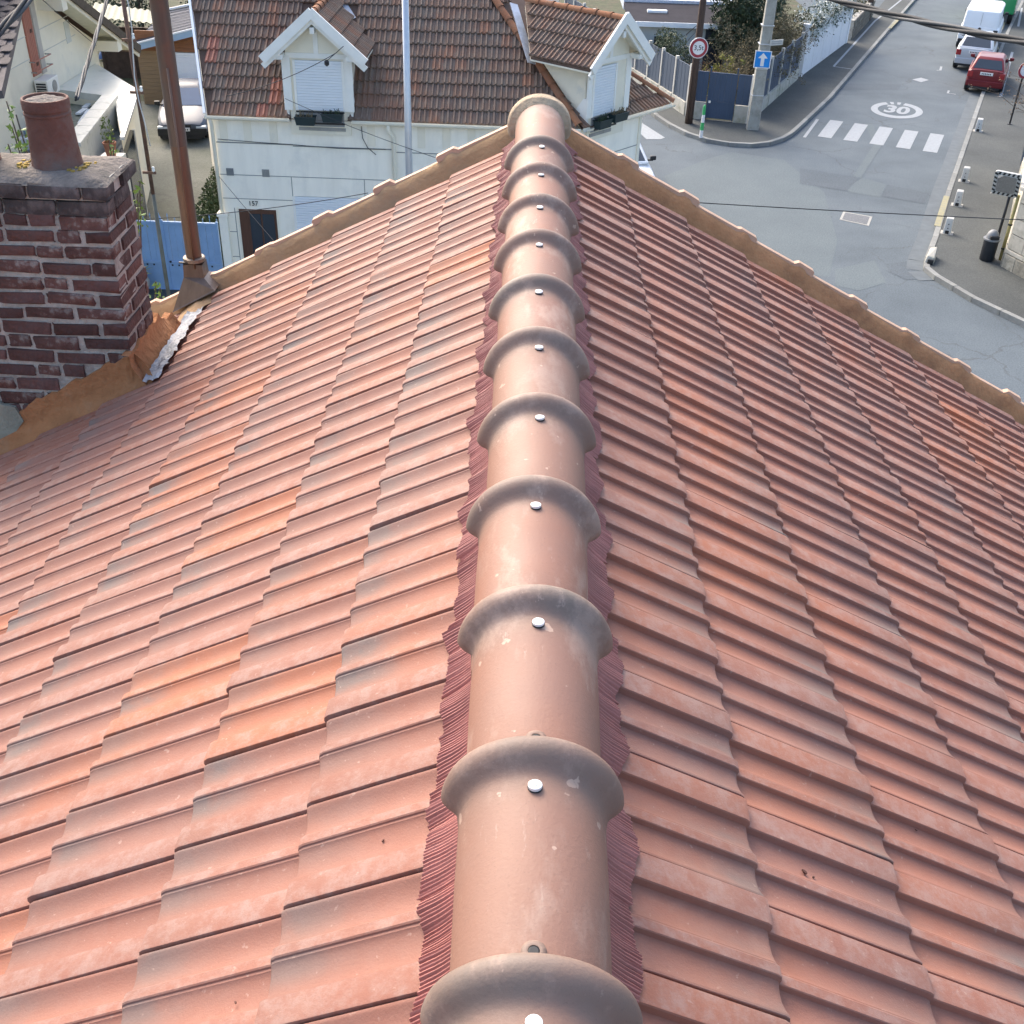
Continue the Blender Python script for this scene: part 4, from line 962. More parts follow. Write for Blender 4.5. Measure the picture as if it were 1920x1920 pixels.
# --------------- dormers (same form twice)
def dormer(M, rightside, tilesides, shut, nm):
    """local x across, y inward, z up; wall plane at y=0"""
    ez, az, hs, ov = 5.44, 6.30, 1.02, .40
    mb = MB()
    prof = [(-DH, 3.84), (DH, 3.84), (DH, az - .075 - DH * .843), (0, az - .075), (-DH, az - .075 - DH * .843)]
    n_ = 5; y0, y1 = -.05, .06
    mb.add([M @ Vector((p[0], y0, p[1])) for p in prof] + [M @ Vector((p[0], y1, p[1])) for p in prof], [(4, 3, 2, 1, 0), (5, 6, 7, 8, 9)] + [(i, (i + 1) % 5, 5 + (i + 1) % 5, 5 + i) for i in range(5)])
    for sg in (-1, 1):          # cheeks
        x = sg * DH; mb.add([M @ Vector(p) for p in ((x, .0, 4.15), (x, 1.55, 5.50), (x, 1.55, ez + .1), (x, 0, ez + .1), (x - sg * .06, .0, 4.15), (x - sg * .06, 1.55, 5.50), (x - sg * .06, 1.55, ez + .1), (x - sg * .06, 0, ez + .1))], [(0, 1, 2, 3), (7, 6, 5, 4), (2, 6, 7, 3)])
    d = mb.build('dormer', M_cream, h157)
    # timber framing strips on the face
    MB().box(-.05, .05, -.07, -.04, ez, ez + .55, M).build('timber_strip', M_white, d)
    MB().box(-DH, DH, -.075, -.04, ez - .02, ez + .08, M).build('timber_strip', M_white, d)
    for sg in (-1, 1):
        MB().box(sg * DH - .09, sg * DH + .09, -.085, -.04, 4.35, ez + .02, M).build('corner_post', M_white, d)
        # scrolled foot of the cheek
        MB().prism([(-.05, 4.1), (.55, 4.1), (.06, 4.75), (-.05, 4.75)], -.04, .04, M @ Tm((sg * (DH + .02), 0, 0)) @ Matrix(((0, 0, 1, 0), (1, 0, 0, 0), (0, 1, 0, 0), (0, 0, 0, 1)))).build('cheek_foot', M_white, d)
        # brackets under the eaves
        MB().box(sg * (DH + .13) - .13, sg * (DH + .13) + .13, -.34, -.06, ez - .02, ez + .09, M).build('bracket', M_white, d, bevel=.03)
    MB().box(-.045, .045, -.38, -.04, az - .34, az - .22, M).build('ridge_beam', M_white, d)
    # roof slabs
    sl_ = (az - ez) / hs
    for sg in (-1, 1):
        rs = MB(); c = [(0, -ov + .03, az), (sg * hs, -ov + .03, ez), (sg * hs, 1.35, ez), (0, 2.45, az)]
        rs.add([M @ Vector(p) for p in c] + [M @ (Vector(p) - Vector((0, 0, .05))) for p in c], [(0, 1, 2, 3), (7, 6, 5, 4), (1, 5, 6, 2), (0, 4, 5, 1)])
        so = rs.build('dormer_roof', MATS['roof_deck_brown'], d)
        sf = MB(); sf.add([M @ (Vector(p) - Vector((0, 0, .055))) for p in c] + [M @ (Vector(p) - Vector((0, 0, .085))) for p in c], [(0, 1, 2, 3), (7, 6, 5, 4), (0, 4, 5, 1), (1, 5, 6, 2)]); sf.build('eaves_soffit', M_cream, d)
        if sg in tilesides:
            R3 = M.to_3x3(); dn = (R3 @ Vector((sg * hs, 0, ez - az))).normalized(); ac = (R3 @ Vector((0, 1, 0))).normalized(); nn = (R3 @ Vector((sg * sl_, 0, 1))).normalized()
            Ls = math.hypot(hs, az - ez); nr = 4; g = Ls / nr
            for r in range(nr):
                dist = g * r                       # from the ridge down
                ylen = 2.45 - 1.1 * (dist + g) / Ls
                for c_ in range(int((ylen + ov) / .25)):
                    org = M @ Vector((0, -ov + .04 + c_ * .25, az)) + dn * (dist - .03) + nn * .012
                    if sg < 0: org = org + ac * .25
                    Mx = frame(org, dn, nn) @ Matrix.Diagonal(((g + .03) / (OG + .045), 1, 1, 1))
                    if (Mx @ Vector((0, 1, 0)) - org).dot(ac) < 0 and sg > 0: Mx = frame(org + ac * .25, dn, nn) @ Matrix.Diagonal(((g + .03) / (OG + .045), 1, 1, 1))
                    if (Mx @ Vector((0, 1, 0)) - org).dot(ac) > 0 and sg < 0: Mx = frame(org - ac * .25, dn, nn) @ Matrix.Diagonal(((g + .03) / (OG + .045), 1, 1, 1))
                    o = link('roof_tile', otm, d); o.matrix_basis = Mx
        # barge boards, two stepped planks
        for yy, wd, th, z_ in ((-ov, .19, .05, .0), (-ov + .06, .12, .05, -.14)):
            yy += sg * .004; a = M @ Vector((-sg * .03, yy, az + .04 + z_ + .05)); b = M @ Vector((sg * (hs + .06), yy, ez - .01 + z_)); MB().bar(a, b, th, wd, (M.to_3x3() @ Vector((sg * sl_, 0, 1))).normalized()).build('barge_board', M_white, d)
    hip_caps(M @ Vector((0, -ov - .02, az + .02)), M @ Vector((0, 2.4, az + .03)), d, M_oldhip, 7, .085, 'ridge_cap')
    # opening with its roller shutter
    x0, x1 = shut
    MB().box(x0 - .06, x1 + .06, -.058, -.03, 4.0, ez - .04, M).build('window_reveal', M_cream, d)
    shutter(M @ Tm(((x0 + x1) / 2, -.09, 0)), x1 - x0, 4.36, ez - .06, d)
    MB().box(x0 - .02, x1 + .02, -.075, -.02, 3.93, 4.0, M).build('window_sill', M_conc, d)
    MB().box(x0, x1, -.062, -.03, 4.02, 4.34, M).build('window_pane', material('window_grey', (.30, .31, .31), .3, .2, 2), d)
    MB().box(x0 - .03, x1 + .03, -.20, -.17, 4.34, 4.37, M).build('window_rail', M_black, d)
    MB().box(x0 - .03, x1 + .03, -.20, -.17, 4.10, 4.13, M).build('window_rail', M_black, d)
    return d
MF = Tm((DC, FYY, 0)); dormer(MF, True, (-1, 1), (-.46, .52), 'front')
qs = SO + SE * .9
MS = Matrix(((SE.x, -SNn.x, 0, qs.x), (SE.y, -SNn.y, 0, qs.y), (0, 0, 1, 0), (0, 0, 0, 1)))
dormer(MS, True, (-1, 1), (-.56, .16), 'side')
# zinc valley beside the street dormer
va = MS @ Vector((-.98, 1.35, 5.30)); vb = MS @ Vector((-.05, 2.75, 6.22))
MB().bar(va, vb, .20, .02, Sn).build('valley_flashing', material('zinc_sheet', (.42, .46, .52), .45, .2, 6, .3, 30, metal=.5), h157)
va = MF @ Vector((.50, 1.95, 5.86)); vb = MF @ Vector((.10, 2.45, 6.28)); MB().bar(va, vb, .16, .02, Fn).build('valley_flashing', MATS['zinc_sheet'], h157)
# lower street wall details
for s0, s1, z in ((.02, 2.33, 3.40), (.02, 2.33, 2.75)):
    MB().bar(SO + SE * s0 + SNn * .002 + Vector((0, 0, z)), SO + SE * s1 + SNn * .002 + Vector((0, 0, z)), .014, .014).build('panel_joint', M_joint, h157)
MB().bar(SO + SE * 2.28 + SNn * .01 + Vector((0, 0, 0.05)), SO + SE * 2.28 + SNn * .01 + Vector((0, 0, 4.1)), .10, .03, SNn).build('corner_strip', M_cream, h157)
# window boxes hang on the dormer rails: things of their own
M_box = material('dark_green_planter', (.018, .035, .038), .5, .2)
def planter(M, w, label, dead):
    p = thing('window_box', label, 'planter', tuple(M.translation))
    rows = []
    mb = MB(); v = [M @ Vector(q) for q in ((-w / 2 + .03, -.08, -.09), (w / 2 - .03, -.08, -.09), (w / 2 - .03, .08, -.09), (-w / 2 + .03, .08, -.09), (-w / 2, -.1, .08), (w / 2, -.1, .08), (w / 2, .1, .08), (-w / 2, .1, .08))]
    mb.add(v, [(3, 2, 1, 0), (0, 1, 5, 4), (1, 2, 6, 5), (2, 3, 7, 6), (3, 0, 4, 7)]); mb.build('trough', M_box, p)
    mb = MB()
    for a, b in (((-w / 2, -.1), (w / 2, -.1)), ((-w / 2, .1), (w / 2, .1))): mb.box(a[0] - .01, b[0] + .01, a[1] - .012, a[1] + .012, .07, .092, M)
    mb.build('rim', M_box, p)
    MB().box(-w / 2 + .02, w / 2 - .02, -.085, .085, .03, .06, M).build('soil', material('potting_soil', (.035, .028, .022), .95, .3, 20, .5, 40), p)
    st = MB()
    for _ in range(26):
        x = random.uniform(-w / 2 + .04, w / 2 - .04); y = random.uniform(-.06, .06); h = random.uniform(.05, .15)
        st.tube([M @ Vector((x, y, .05)), M @ Vector((x + random.uniform(-.05, .05), y + random.uniform(-.05, .05), .05 + h))], .006, 4)
    st.build('stems', M_dry if dead else M_leaf, p)
planter(MF @ Tm((-.28, -.30, 4.20)), .44, 'dark window box with withered stems below the front dormer shutter', True)
planter(MF @ Tm((.30, -.26, 4.27)), .46, 'dark green window box hung beside the withered one on the front dormer', False)
planter(MS @ Tm((-.36, -.24, 4.22)), .44, 'dark window box with a green sprig on the street-side dormer', False)
planter(MS @ Tm((.12, -.30, 4.30)), .50, 'dark window box with a wire hoop at the corner end of the street-side dormer', True)
wf = MB()
for k in range(1): wf.tube([MS @ Vector((.36, -.3, 4.36)), MS @ Vector((.45, -.32, 4.50)), MS @ Vector((.50, -.34, 4.42)), MS @ Vector((.47, -.33, 4.58))], .009, 5)
tag(wf.build('wire_hoop', M_black), 'bent black wire sticking up from the corner window box', 'wire')
# loose facade cable
MB().tube([(-3.72, FYY - .04, 4.05), (-3.70, FYY - .05, 3.8), (-3.6, FYY - .05, 3.6), (-3.42, FYY - .05, 3.45)], .009, 5).build('facade_cable', M_black, h157, smooth=True)
MB().tube([(-6.9, FYY - .03, 3.66), (-6.0, FYY - .03, 3.62), (-5.3, FYY - .03, 3.6), (-4.2, FYY - .06, 3.56), (-3.2, FYY - .03, 3.57)], .007, 5).build('facade_cable', M_black, h157, smooth=True)
# ------------------------------------------------------------------ blue sheet-metal driveway gate
M_blue = material('pale_blue_paint', (.23, .36, .55), .6, .08, 3, .1, 50, col2=(.30, .42, .58), mask=(2, .55, .8))
gy = 23.62
gx1 = py(424, 520, gy).x; gx0 = gx1 - 3.6
gate = thing('driveway_gate', 'pale blue double-leaf sheet metal gate with spikes between chimney and white house', 'gate', ((gx0 + gx1) / 2, gy, 0))
mid = (gx0 + gx1) / 2 - .0
GH = 1.80
mid = py(307, 470, gy).x
for x0, x1 in ((mid + .04, gx1 - .06), (2 * mid - gx1 + .06, mid - .04)):
    n = max(3, round((x1 - x0) / .145)); w = (x1 - x0) / n
    for i in range(n):
        MB().box(x0 + i * w + .004, x0 + (i + 1) * w - .004, gy + (.006 if i % 2 else 0), gy + .02, .80, GH - .08).build('gate_plank', M_blue, gate)
    MB().box(x0, x1, gy - .004, gy + .016, .12, .76).build('lower_panel', M_blue, gate)
    MB().box(x0 + .25, x1 - .25, gy - .012, gy - .002, .30, .60).build('lower_panel', M_blue, gate)
    for z in (.78, GH - .06): MB().box(x0 - .02, x1 + .02, gy - .03, gy + .03, z - .03, z + .03).build('gate_rail', M_blue, gate)
    MB().box(x0 - .02, x1 + .02, gy - .03, gy + .03, .06, .12).build('gate_rail', M_blue, gate)
    for x in (x0 - .01, x1 - .03): MB().box(x, x + .045, gy - .032, gy + .032, .05, GH).build('gate_stile', M_blue, gate)
    n = max(4, round((x1 - x0) / .17))
    for i in range(n + 1):
        x = x0 + (x1 - x0) * i / n; h = .20 if i % 2 else .11
        MB().lathe([(.008, 0), (.008, h * .55), (.018, h * .68), (.001, h)], (x, gy, GH - .03), 6).build('spike', M_blue, gate)
    # small holes strip under the middle rail
    for i in range(7): MB().box(x0 + .1 + i * (x1 - x0 - .2) / 7, x0 + .14 + i * (x1 - x0 - .2) / 7, gy - .01, gy, .70, .74).build('bolt', M_black, gate)
MB().box(mid - .04, mid + .04, gy - .045, gy + .03, .05, GH + .04).build('closing_post', M_blue, gate)
MB().lathe([(.045, 0), (.03, .05), (.001, .16)], (mid, gy, GH + .04), 8).build('finial', M_blue, gate)
MB().lathe([(.02, 0), (.028, .03), (.012, .05)], n=10, M=Tm((mid + .14, gy - .03, .82)) @ Matrix.Rotation(pi / 2, 4, 'X')).build('gate_knob', M_black, gate)
# white pier between the gate and the house
pier = thing('gate_pier', 'white rendered gate pier against the left corner of house 157', 'pier', (gx1 + .12, gy, 0))
MB().box(gx1 + .01, gx1 + .20, gy - .06, gy + .16, 0, 1.95).build('shaft', M_render, pier); MB().box(gx1 - .02, gx1 + .23, gy - .09, gy + .19, 1.95, 2.02).build('coping', M_render, pier)
pier2x = 2 * mid - gx1
pier = thing('gate_pier', 'white rendered gate pier behind the brick chimney', 'pier', (pier2x - .15, gy, 0))
MB().box(pier2x - .30, pier2x - .02, gy - .06, gy + .16, 0, 1.95).build('shaft', M_render, pier); MB().box(pier2x - .33, pier2x + .01, gy - .09, gy + .19, 1.95, 2.02).build('coping', M_render, pier)
# stone urn with a plant near the gate
un = pz(268, 560)
urn = thing('planted_urn', 'mottled stone urn with a spiky pale plant in front of the blue gate', 'urn', (un.x, un.y, 0))
MB().lathe([(.16, 0), (.17, .05), (.10, .10), (.20, .30), (.22, .45), (.17, .56), (.21, .62), (.17, .62)], n=20, capt=False).build('urn_body', M_conc, urn, smooth=50, local=True)
lv = MB(); rl = random.Random(2)
for i in range(46):
    a = rl.uniform(0, 6.3); e = rl.uniform(.15, 1.3); L = rl.uniform(.25, .42); d = Vector((cos(a) * cos(e), sin(a) * cos(e), sin(e))); b = Vector((-sin(a), cos(a), 0)) * .028
    o_ = Vector((0, 0, .60)); m_ = o_ + d * L * .6 + Vector((0, 0, .03)); t_ = o_ + d * L
    lv.add([o_ - b * .6, o_ + b * .6, m_ + b, m_ - b], [(0, 1, 2, 3)]); lv.add([m_ - b, m_ + b, t_], [(0, 1, 2)])
lv.build('leaves', material('pale_agave_leaf', (.30, .33, .14), .6, .3, 5), urn, local=True)

# hedge beside the house's gable, over the drive
def bush(name, label, cat, base, blobs, mat, leaf, dens, group=None, stems=True, sm=M_bark):
    b = thing(name, label, cat, base, 0, group); lc = MB(); rg = random.Random(hash(label) % 9999 if False else len(label) * 7 + int(abs(base[0]) * 10))
    for c, r, n in blobs: leafcloud(lc, (base[0] + c[0], base[1] + c[1], base[2] + c[2]), r, int(n * dens), leaf, rng=rg)
    lc.build('crown', mat, b, fix=False)
    if stems:
        st = MB()
        for c, r, n in blobs:
            top = Vector((base[0] + c[0], base[1] + c[1], base[2] + c[2])); b0 = Vector(base)
            st.tube([b0 + Vector((rg.uniform(-.04, .04), rg.uniform(-.04, .04), 0)), b0.lerp(top, .5) + Vector((rg.uniform(-.1, .1), rg.uniform(-.1, .1), .05)), top], [.045, .03, .012], 6)
        st.build('trunk', sm, b)
    return b
M_hedge = material('hedge_leaf', (.055, .085, .028), .6, .45, 4, rnd=.1)
hb = []
h0 = pz(415, 395); h1 = pz(392, 228)
for i in range(9):
    f_ = i / 8; P = Vector((-7.75 - 1.15 * f_, 24.5 + 9.5 * f_, 0))
    hb.append(((P.x + 8.3, P.y - 29, .85), (.42, .75, .95), 1700))
bush('hedge', 'narrow dark green ivy hedge growing along the left gable of the white house', 'hedge', (-8.3, 29, 0), hb, M_hedge, .10, 1.0, sm=M_bark)

# ------------------------------------------------------------------ timber garage behind the drive
GY = 40.8
ga = thing('garage', 'timber clad garage with white roller door and grey sloping roof behind the dark saloon car', 'garage', (-13, GY + 2, 0))
xl, xr = -14.25, -10.8
MB().box(xl, xr, GY + .06, GY + 5, 0, 2.28).build('wall', material('garage_block', (.4, .38, .34), .9, .1), ga)
z = .0; k = 0
while z < 2.5:
    a = -13.05 if z < 1.86 else xr
    top = min(z + .135, 2.62)
    MB().box(xl, (a if z < 1.86 else xr) - .0, GY, GY + .05 - (.006 if k % 2 else 0), z, top - .006).build('cladding_board', M_timber if z > 1.86 else material('tan_cladding', (.25, .17, .095), .75, .2, 4, streak=(.6, 6, 14)), ga)
    z += .135; k += 1
gd = MB(); n = 22
for i in range(n): gd.box(-13.03, xr - .02, GY - (.006 if i % 2 else 0), GY + .05, i * 1.86 / n + .004, (i + 1) * 1.86 / n)
gd.box(-13.03, xr - .02, GY + .01, GY + .05, 0, 1.86).build('garage_door', M_shut, ga)
A = py(250, 84, GY - .35); B_ = py(387, 49, GY - .35); Cc = py(390, 4, GY + 2.2); D_ = py(306, 22, GY + 2.2); E_ = py(260, 70, GY - .3)
M_felt = material('grey_shingle', (.135, .135, .145), .9, .15, 4, .4, 30, streak=(1, 9, 9))
rf = MB(); P = [A, B_, Cc, D_]; rf.add(P + [p - Vector((0, 0, .06)) for p in P], [(0, 1, 2, 3), (7, 6, 5, 4), (0, 4, 5, 1), (1, 5, 6, 2), (2, 6, 7, 3), (3, 7, 4, 0)]); rfo = rf.build('roof', M_felt, ga)
for i in range(1, 9):
    f_ = i / 9; MB().bar(A.lerp(D_, f_) + Vector((0, 0, .012)), B_.lerp(Cc, f_) + Vector((0, 0, .012)), .03, .012).build('shingle_course', M_felt, rfo)
M_bfas = material('blue_fascia', (.30, .44, .58), .5, .08, 3)
MB().bar(A + Vector((0, -.02, -.10)), B_ + Vector((0, -.02, -.10)), .03, .22).build('fascia', M_bfas, ga)
MB().bar(A + Vector((0, -.04, .03)), B_ + Vector((0, -.04, .03)), .06, .05).build('drip_edge', M_shut, ga)
MB().bar(D_ + Vector((0, 0, .05)), Cc + Vector((0, 0, .05)), .10, .06).build('ridge_trim', M_shut, ga)
MB().lathe([(.03, 0), (.07, .05), (.06, .10)], tuple(py(363, 70, GY - .08)), 10).build('wall_lamp', M_white, ga)
# dark mass of evergreens behind the garage
for i, (bx, by, hh, lab) in enumerate(((-13.0, 47.5, 5.0, 'dark evergreen tree directly behind the grey garage roof'), (-17.0, 50, 5.4, 'dark evergreen tree behind the pale corrugated shed roof'), (-20.5, 53, 5.8, 'dark evergreen tree behind the gable end of the cream house'))):
    bl = [((random.uniform(-.7, .7), random.uniform(-.5, .5), hh * f_), (1.5 * (1.15 - f_ * .6), 1.2, .9), 800) for f_ in (.25, .42, .58, .75, .9)]
    bush('evergreen_tree', lab, 'tree', (bx, by, 0), bl, M_leaf, .16, 1.0)
# corrugated cream roof of a shed
sh = thing('shed', 'open shed with a pale cream corrugated roof beside the garage', 'shed', (-16, 44.3, 0))
q0, q1, q2, q3 = py(166, 31, 42.6), py(300, 45, 42.6), py(300, 22, 44.8), py(178, 5, 44.8)
rows = []; n = 44
for i in range(n + 1):
    f_ = i / n; a = q0.lerp(q1, f_); b = q3.lerp(q2, f_); dz = Vector((0, 0, .03 * sin(i * 1.45)))
    rows.append([a + dz, a.lerp(b, .5) + dz, b + dz])
MB().grid(rows).build('corrugated_roof', material('cream_sheet', (.40, .39, .29), .8, .08, 3, col2=(.30, .29, .21), mask=(2, .55, .75)), sh, smooth=True)
M_darkwood = material('dark_shed_wood', (.06, .04, .03), .85, .3, 6)
for P in (q0, q1, q2, q3): MB().bar((P.x, P.y, 0), (P.x, P.y, P.z - .04), .12, .12, (0, 1, 0)).build('post', M_darkwood, sh)
MB().box(min(q3.x, q0.x) + .1, q2.x, 44.75, 44.85, 0, 1.9).build('back_wall', M_darkwood, sh)
# stored clutter in the yard between cream house and garage
cl = pz(215, 112); 
pile = thing('yard_crate', 'dark blue plastic tarpaulin heap in the yard behind the parapet roof', 'tarpaulin', (cl.x, cl.y, 0))
rows = []
for i in range(9):
    rows.append([(cl.x - .6 + 1.2 * j / 8, cl.y - .4 + .8 * i / 8, max(.0, (1 - ((i - 4) / 4.2) ** 2) * (1 - ((j - 4) / 4.2) ** 2)) * .9 + random.uniform(0, .12)) for j in range(9)])
MB().grid(rows).build('sheet', material('blue_tarp', (.03, .07, .16), .5, .3, 4), pile, smooth=True)
cl2 = pz(243, 135)
cr = thing('yard_trailer', 'grey covered trailer parked by the timber garage wall', 'trailer', (cl2.x, cl2.y, 0))
MB().box(cl2.x - .55, cl2.x + .45, cl2.y - .3, cl2.y + 1.2, .45, .95).build('body', material('grey_cover', (.30, .34, .42), .6, .1), cr, bevel=.05)
for sg in (-1, 1): MB().lathe([(.26, -.07), (.28, 0), (.26, .07)], n=16, M=Tm((cl2.x - .05 + sg * .56, cl2.y + .5, .28)) @ Matrix.Rotation(pi / 2, 4, 'Y')).build('wheel', M_rubber, cr)
MB().bar((cl2.x, cl2.y - .3, .45), (cl2.x, cl2.y - 1.0, .4), .06, .06).build('drawbar', M_black, cr)

# ------------------------------------------------------------------ cream house on the left with its flat roofed extension
LX = -13.4
lh = thing('cream_house', 'cream rendered house with salmon shutters and slatted eaves left of the driveway', 'house', (-16, 29, 0))
zr = lambda y: 4.62 - (y - 32.3) * .475
ys, ye_ = 22.5, 34.75
pts = [(ys, 0), (ye_, 0), (ye_, zr(ye_) - .1), (26.5, zr(26.5) - .1), (ys, zr(26.5) - 1.9)]
wl = MB(); n = 5
wl.add([(LX, p[0], p[1]) for p in pts] + [(LX - 7, p[0], p[1]) for p in pts], [tuple(range(n)), tuple(range(2 * n - 1, n - 1, -1))] + [(i, n + i, n + (i + 1) % n, (i + 1) % n) for i in range(n)])
wl.build('wall', M_cream, lh)
# roof with projecting verge and slatted soffit
ro = MB(); a, b = (26.5, zr(26.5) + .08), (36.4, zr(36.4) + .08)
ro.add([(LX + .75, a[0], a[1]), (LX + .75, b[0], b[1]), (LX - 7.5, b[0], b[1]), (LX - 7.5, a[0], a[1])] + [(LX + .75, a[0], a[1] + .12), (LX + .75, b[0], b[1] + .12), (LX - 7.5, b[0], b[1] + .12), (LX - 7.5, a[0], a[1] + .12)], [(3, 2, 1, 0), (4, 5, 6, 7), (0, 1, 5, 4), (1, 2, 6, 5), (2, 3, 7, 6)])
ro.add([(LX + .75, a[0], a[1] + .12), (LX - 7.5, a[0], a[1] + .12), (LX - 7.5, 18.5, 4.2), (LX + .75, 18.5, 4.2)], [(0, 1, 2, 3)])
ro.build('roof', MATS['roof_deck_brown'], lh)
for i in range(26):
    y = 29.4 + i * .26; yb_ = y + .25
    MB().add([(LX + .01, y, zr(y) + .055), (LX + .70, y, zr(y) + .055), (LX + .70, yb_, zr(yb_) + .055), (LX + .01, yb_, zr(yb_) + .055), (LX + .01, y, zr(y) + .075), (LX + .70, y, zr(y) + .075), (LX + .70, yb_, zr(yb_) + .075), (LX + .01, yb_, zr(yb_) + .075)], [(3, 2, 1, 0), (4, 5, 6, 7), (0, 1, 5, 4), (1, 2, 6, 5), (2, 3, 7, 6), (3, 0, 4, 7)]).build('soffit_board', material('soffit_cream', (.62, .60, .46), .8, .08), lh)
MB().bar((LX + .77, 27, zr(27) + .16), (LX + .77, 36.4, zr(36.4) + .16), .05, .24).build('verge_board', M_bark, lh)
MB().bar((LX + .70, 27, zr(27) - .02), (LX + .70, 36.4, zr(36.4) - .02), .04, .10).build('verge_trim', M_cream, lh)
for yb, in ((30.9,), (34.6,)): MB().box(LX, LX + .7, yb, yb + .35, zr(yb) - .42, zr(yb) - .12).build('eaves_corbel', M_cream, lh)
M_salmon = material('salmon_shutter', (.42, .17, .12), .6, .1, 4, streak=(1, 12, 1))
st = MB().box(LX, LX + .035, 29.8, 30.32, 3.40, 5.05).build('shutter', M_salmon, lh)
for j in range(5): MB().box(LX + .03, LX + .045, 29.82 + j * .1, 29.90 + j * .1, 3.42, 5.03).build('shutter_plank', M_salmon, st)
for zz_ in (3.62, 4.45):
    for j in range(3): MB().box(LX + .04, LX + .05, 30.06 + j * .06, 30.09 + j * .06, zz_, zz_ + .09).build('shutter_slot', M_black, st)
MB().box(LX, LX + .05, 30.38, 30.66, 3.36, 5.2).build('window_surround', material('warm_grey_trim', (.50, .47, .42), .85, .08), lh)
for zz_ in (3.52, 3.78):
    MB().tube([(LX + .16, 29.72, zz_ + .02), (LX + .16, 30.85, zz_)], .014, 6).build('guard_bar', M_salmon, lh)
    for y in (29.74, 30.83): MB().tube([(LX, y, zz_), (LX + .16, y, zz_)], .016, 6).build('guard_bracket', M_conc, lh)
MB().box(LX - .01, LX + .012, 32.5, 32.85, 3.72, 4.30).build('blind_window', material('pale_recess', (.60, .62, .58), .9, .05), lh)
for zz_ in (4.42, 3.86):
    MB().bar((LX + .006, 28.2, zz_), (LX + .006, 33.2, zz_ - .02), .016, .016).build('render_line', material('render_line', (.60, .60, .56), .9, .05), lh)
# air conditioner on the wall
ac = thing('air_conditioner', 'white outdoor air conditioning unit below the salmon shutter', 'air conditioner', (LX + .2, 30.0, 3.0))
MB().box(LX + .05, LX + .40, 29.65, 30.45, 2.92, 3.34).build('casing', M_white, ac, bevel=.02)
for j in range(5): MB().box(LX + .10, LX + .36, 29.636, 29.652, 2.97 + j * .065, 3.01 + j * .065).build('grille_slot', M_black, ac)
MB().lathe([(.15, 0), (.15, .015), (.03, .02)], n=20, M=Tm((LX + .40, 30.12, 3.12)) @ Matrix.Rotation(pi / 2, 4, 'Y')).build('fan_guard', M_conc, ac)
# extension with white flat roof and gutter
ex = thing('flat_roof_extension', 'low extension with a bright white flat roof against the cream house', 'extension', (-12, 30, 0))
top = [pz(*a, 2.8) for a in ((86, 178), (180, 119), (258, 168), (229, 258), (152, 257))]
tq = pz(213, 181, 2.8); tw_ = pz(104, 167, 2.8); cc_ = [(-13.4, tw_.y), (top[1].x, top[1].y), (top[2].x, top[2].y), (top[3].x, top[3].y), (tq.x, tq.y)]
cc_ = cc_[::-1] if sum(cc_[i][0] * cc_[(i + 1) % 5][1] - cc_[(i + 1) % 5][0] * cc_[i][1] for i in range(5)) < 0 else cc_
M_wroof = material('white_coated_roof', (.74, .74, .68), .32, .06, 1.5, .05, 30, col2=(.50, .52, .48), mask=(1.1, .56, .72), spec=.5)
MB().prism(cc_, 2.62, 2.80).build('roof', M_wroof, ex)
g3 = Vector((sum(p[0] for p in cc_) / 5, sum(p[1] for p in cc_) / 5, 0))
MB().prism([tuple((g3 + (Vector((*p, 0)) - g3) * .93)[:2]) for p in cc_], 0, 2.62).build('wall', M_cream, ex)
ed0, ed1 = Vector((top[2].x, top[2].y, 2.78)), Vector((top[3].x, top[3].y, 2.78))
MB().bar(ed0, ed1, .10, .08).build('gutter', M_galv, ex)
# dark glazed door on its street side
dd = (ed1 - ed0).normalized()
P0 = ed0.lerp(ed1, .55) ; P1 = ed0.lerp(ed1, .98); nn = Vector((-dd.y, dd.x, 0)); nn = nn if nn.x > 0 else -nn
sh_ = -nn * .20
MB().bar((P0.x + sh_.x, P0.y + sh_.y, 1.25), (P1.x + sh_.x, P1.y + sh_.y, 1.25), .5, 2.3).build('glazed_door', M_glass, ex)
MB().bar((P0.x + sh_.x + nn.x * .24, P0.y + sh_.y + nn.y * .24, 1.25), (P0.x + sh_.x + nn.x * .24 + dd.x * .06, P0.y + sh_.y + nn.y * .24 + dd.y * .06, 1.25), .06, 2.35).build('door_post', M_white, ex)
# parapet wall with coping, in front of the extension
pa, pb = pz(217, 178, 3.02), pz(146, 268, 3.02)
pw = thing('parapet_wall', 'streaked white parapet wall with pale coping behind the clay chimney pot', 'wall', tuple((pa + pb) / 2)[:2] + (0,))
u_ = (pb - pa).normalized(); w_ = Vector((u_.y, -u_.x, 0)); w_ = w_ if w_.x > 0 else -w_
M_streak = material('streaked_render', (.66, .66, .61), .9, .1, 2, .2, 40, streak=(5, 5, .6), col2=(.38, .39, .36), mask=(3, .58, .75))
ctr = lambda P, z: Vector((P.x, P.y, z)) - w_ * .16
MB().bar(ctr(pa, 1.46), ctr(pb, 1.46), .30, 2.92).build('wall_body', M_streak, pw)
nseg = 6
for i in range(nseg):
    a = pa.lerp(pb, i / nseg); b = pa.lerp(pb, (i + 1) / nseg - .006); MB().bar(ctr(a, 2.97), ctr(b, 2.97), .42, .09).build('coping_stone', M_streak, pw)
tq2 = [pz(*a, 2.45) for a in ((70, 215), (112, 172), (212, 186), (140, 285), (70, 300))]; tq2 = tq2[::-1] if sum(tq2[i].x * tq2[(i + 1) % 5].y - tq2[(i + 1) % 5].x * tq2[i].y for i in range(5)) < 0 else tq2
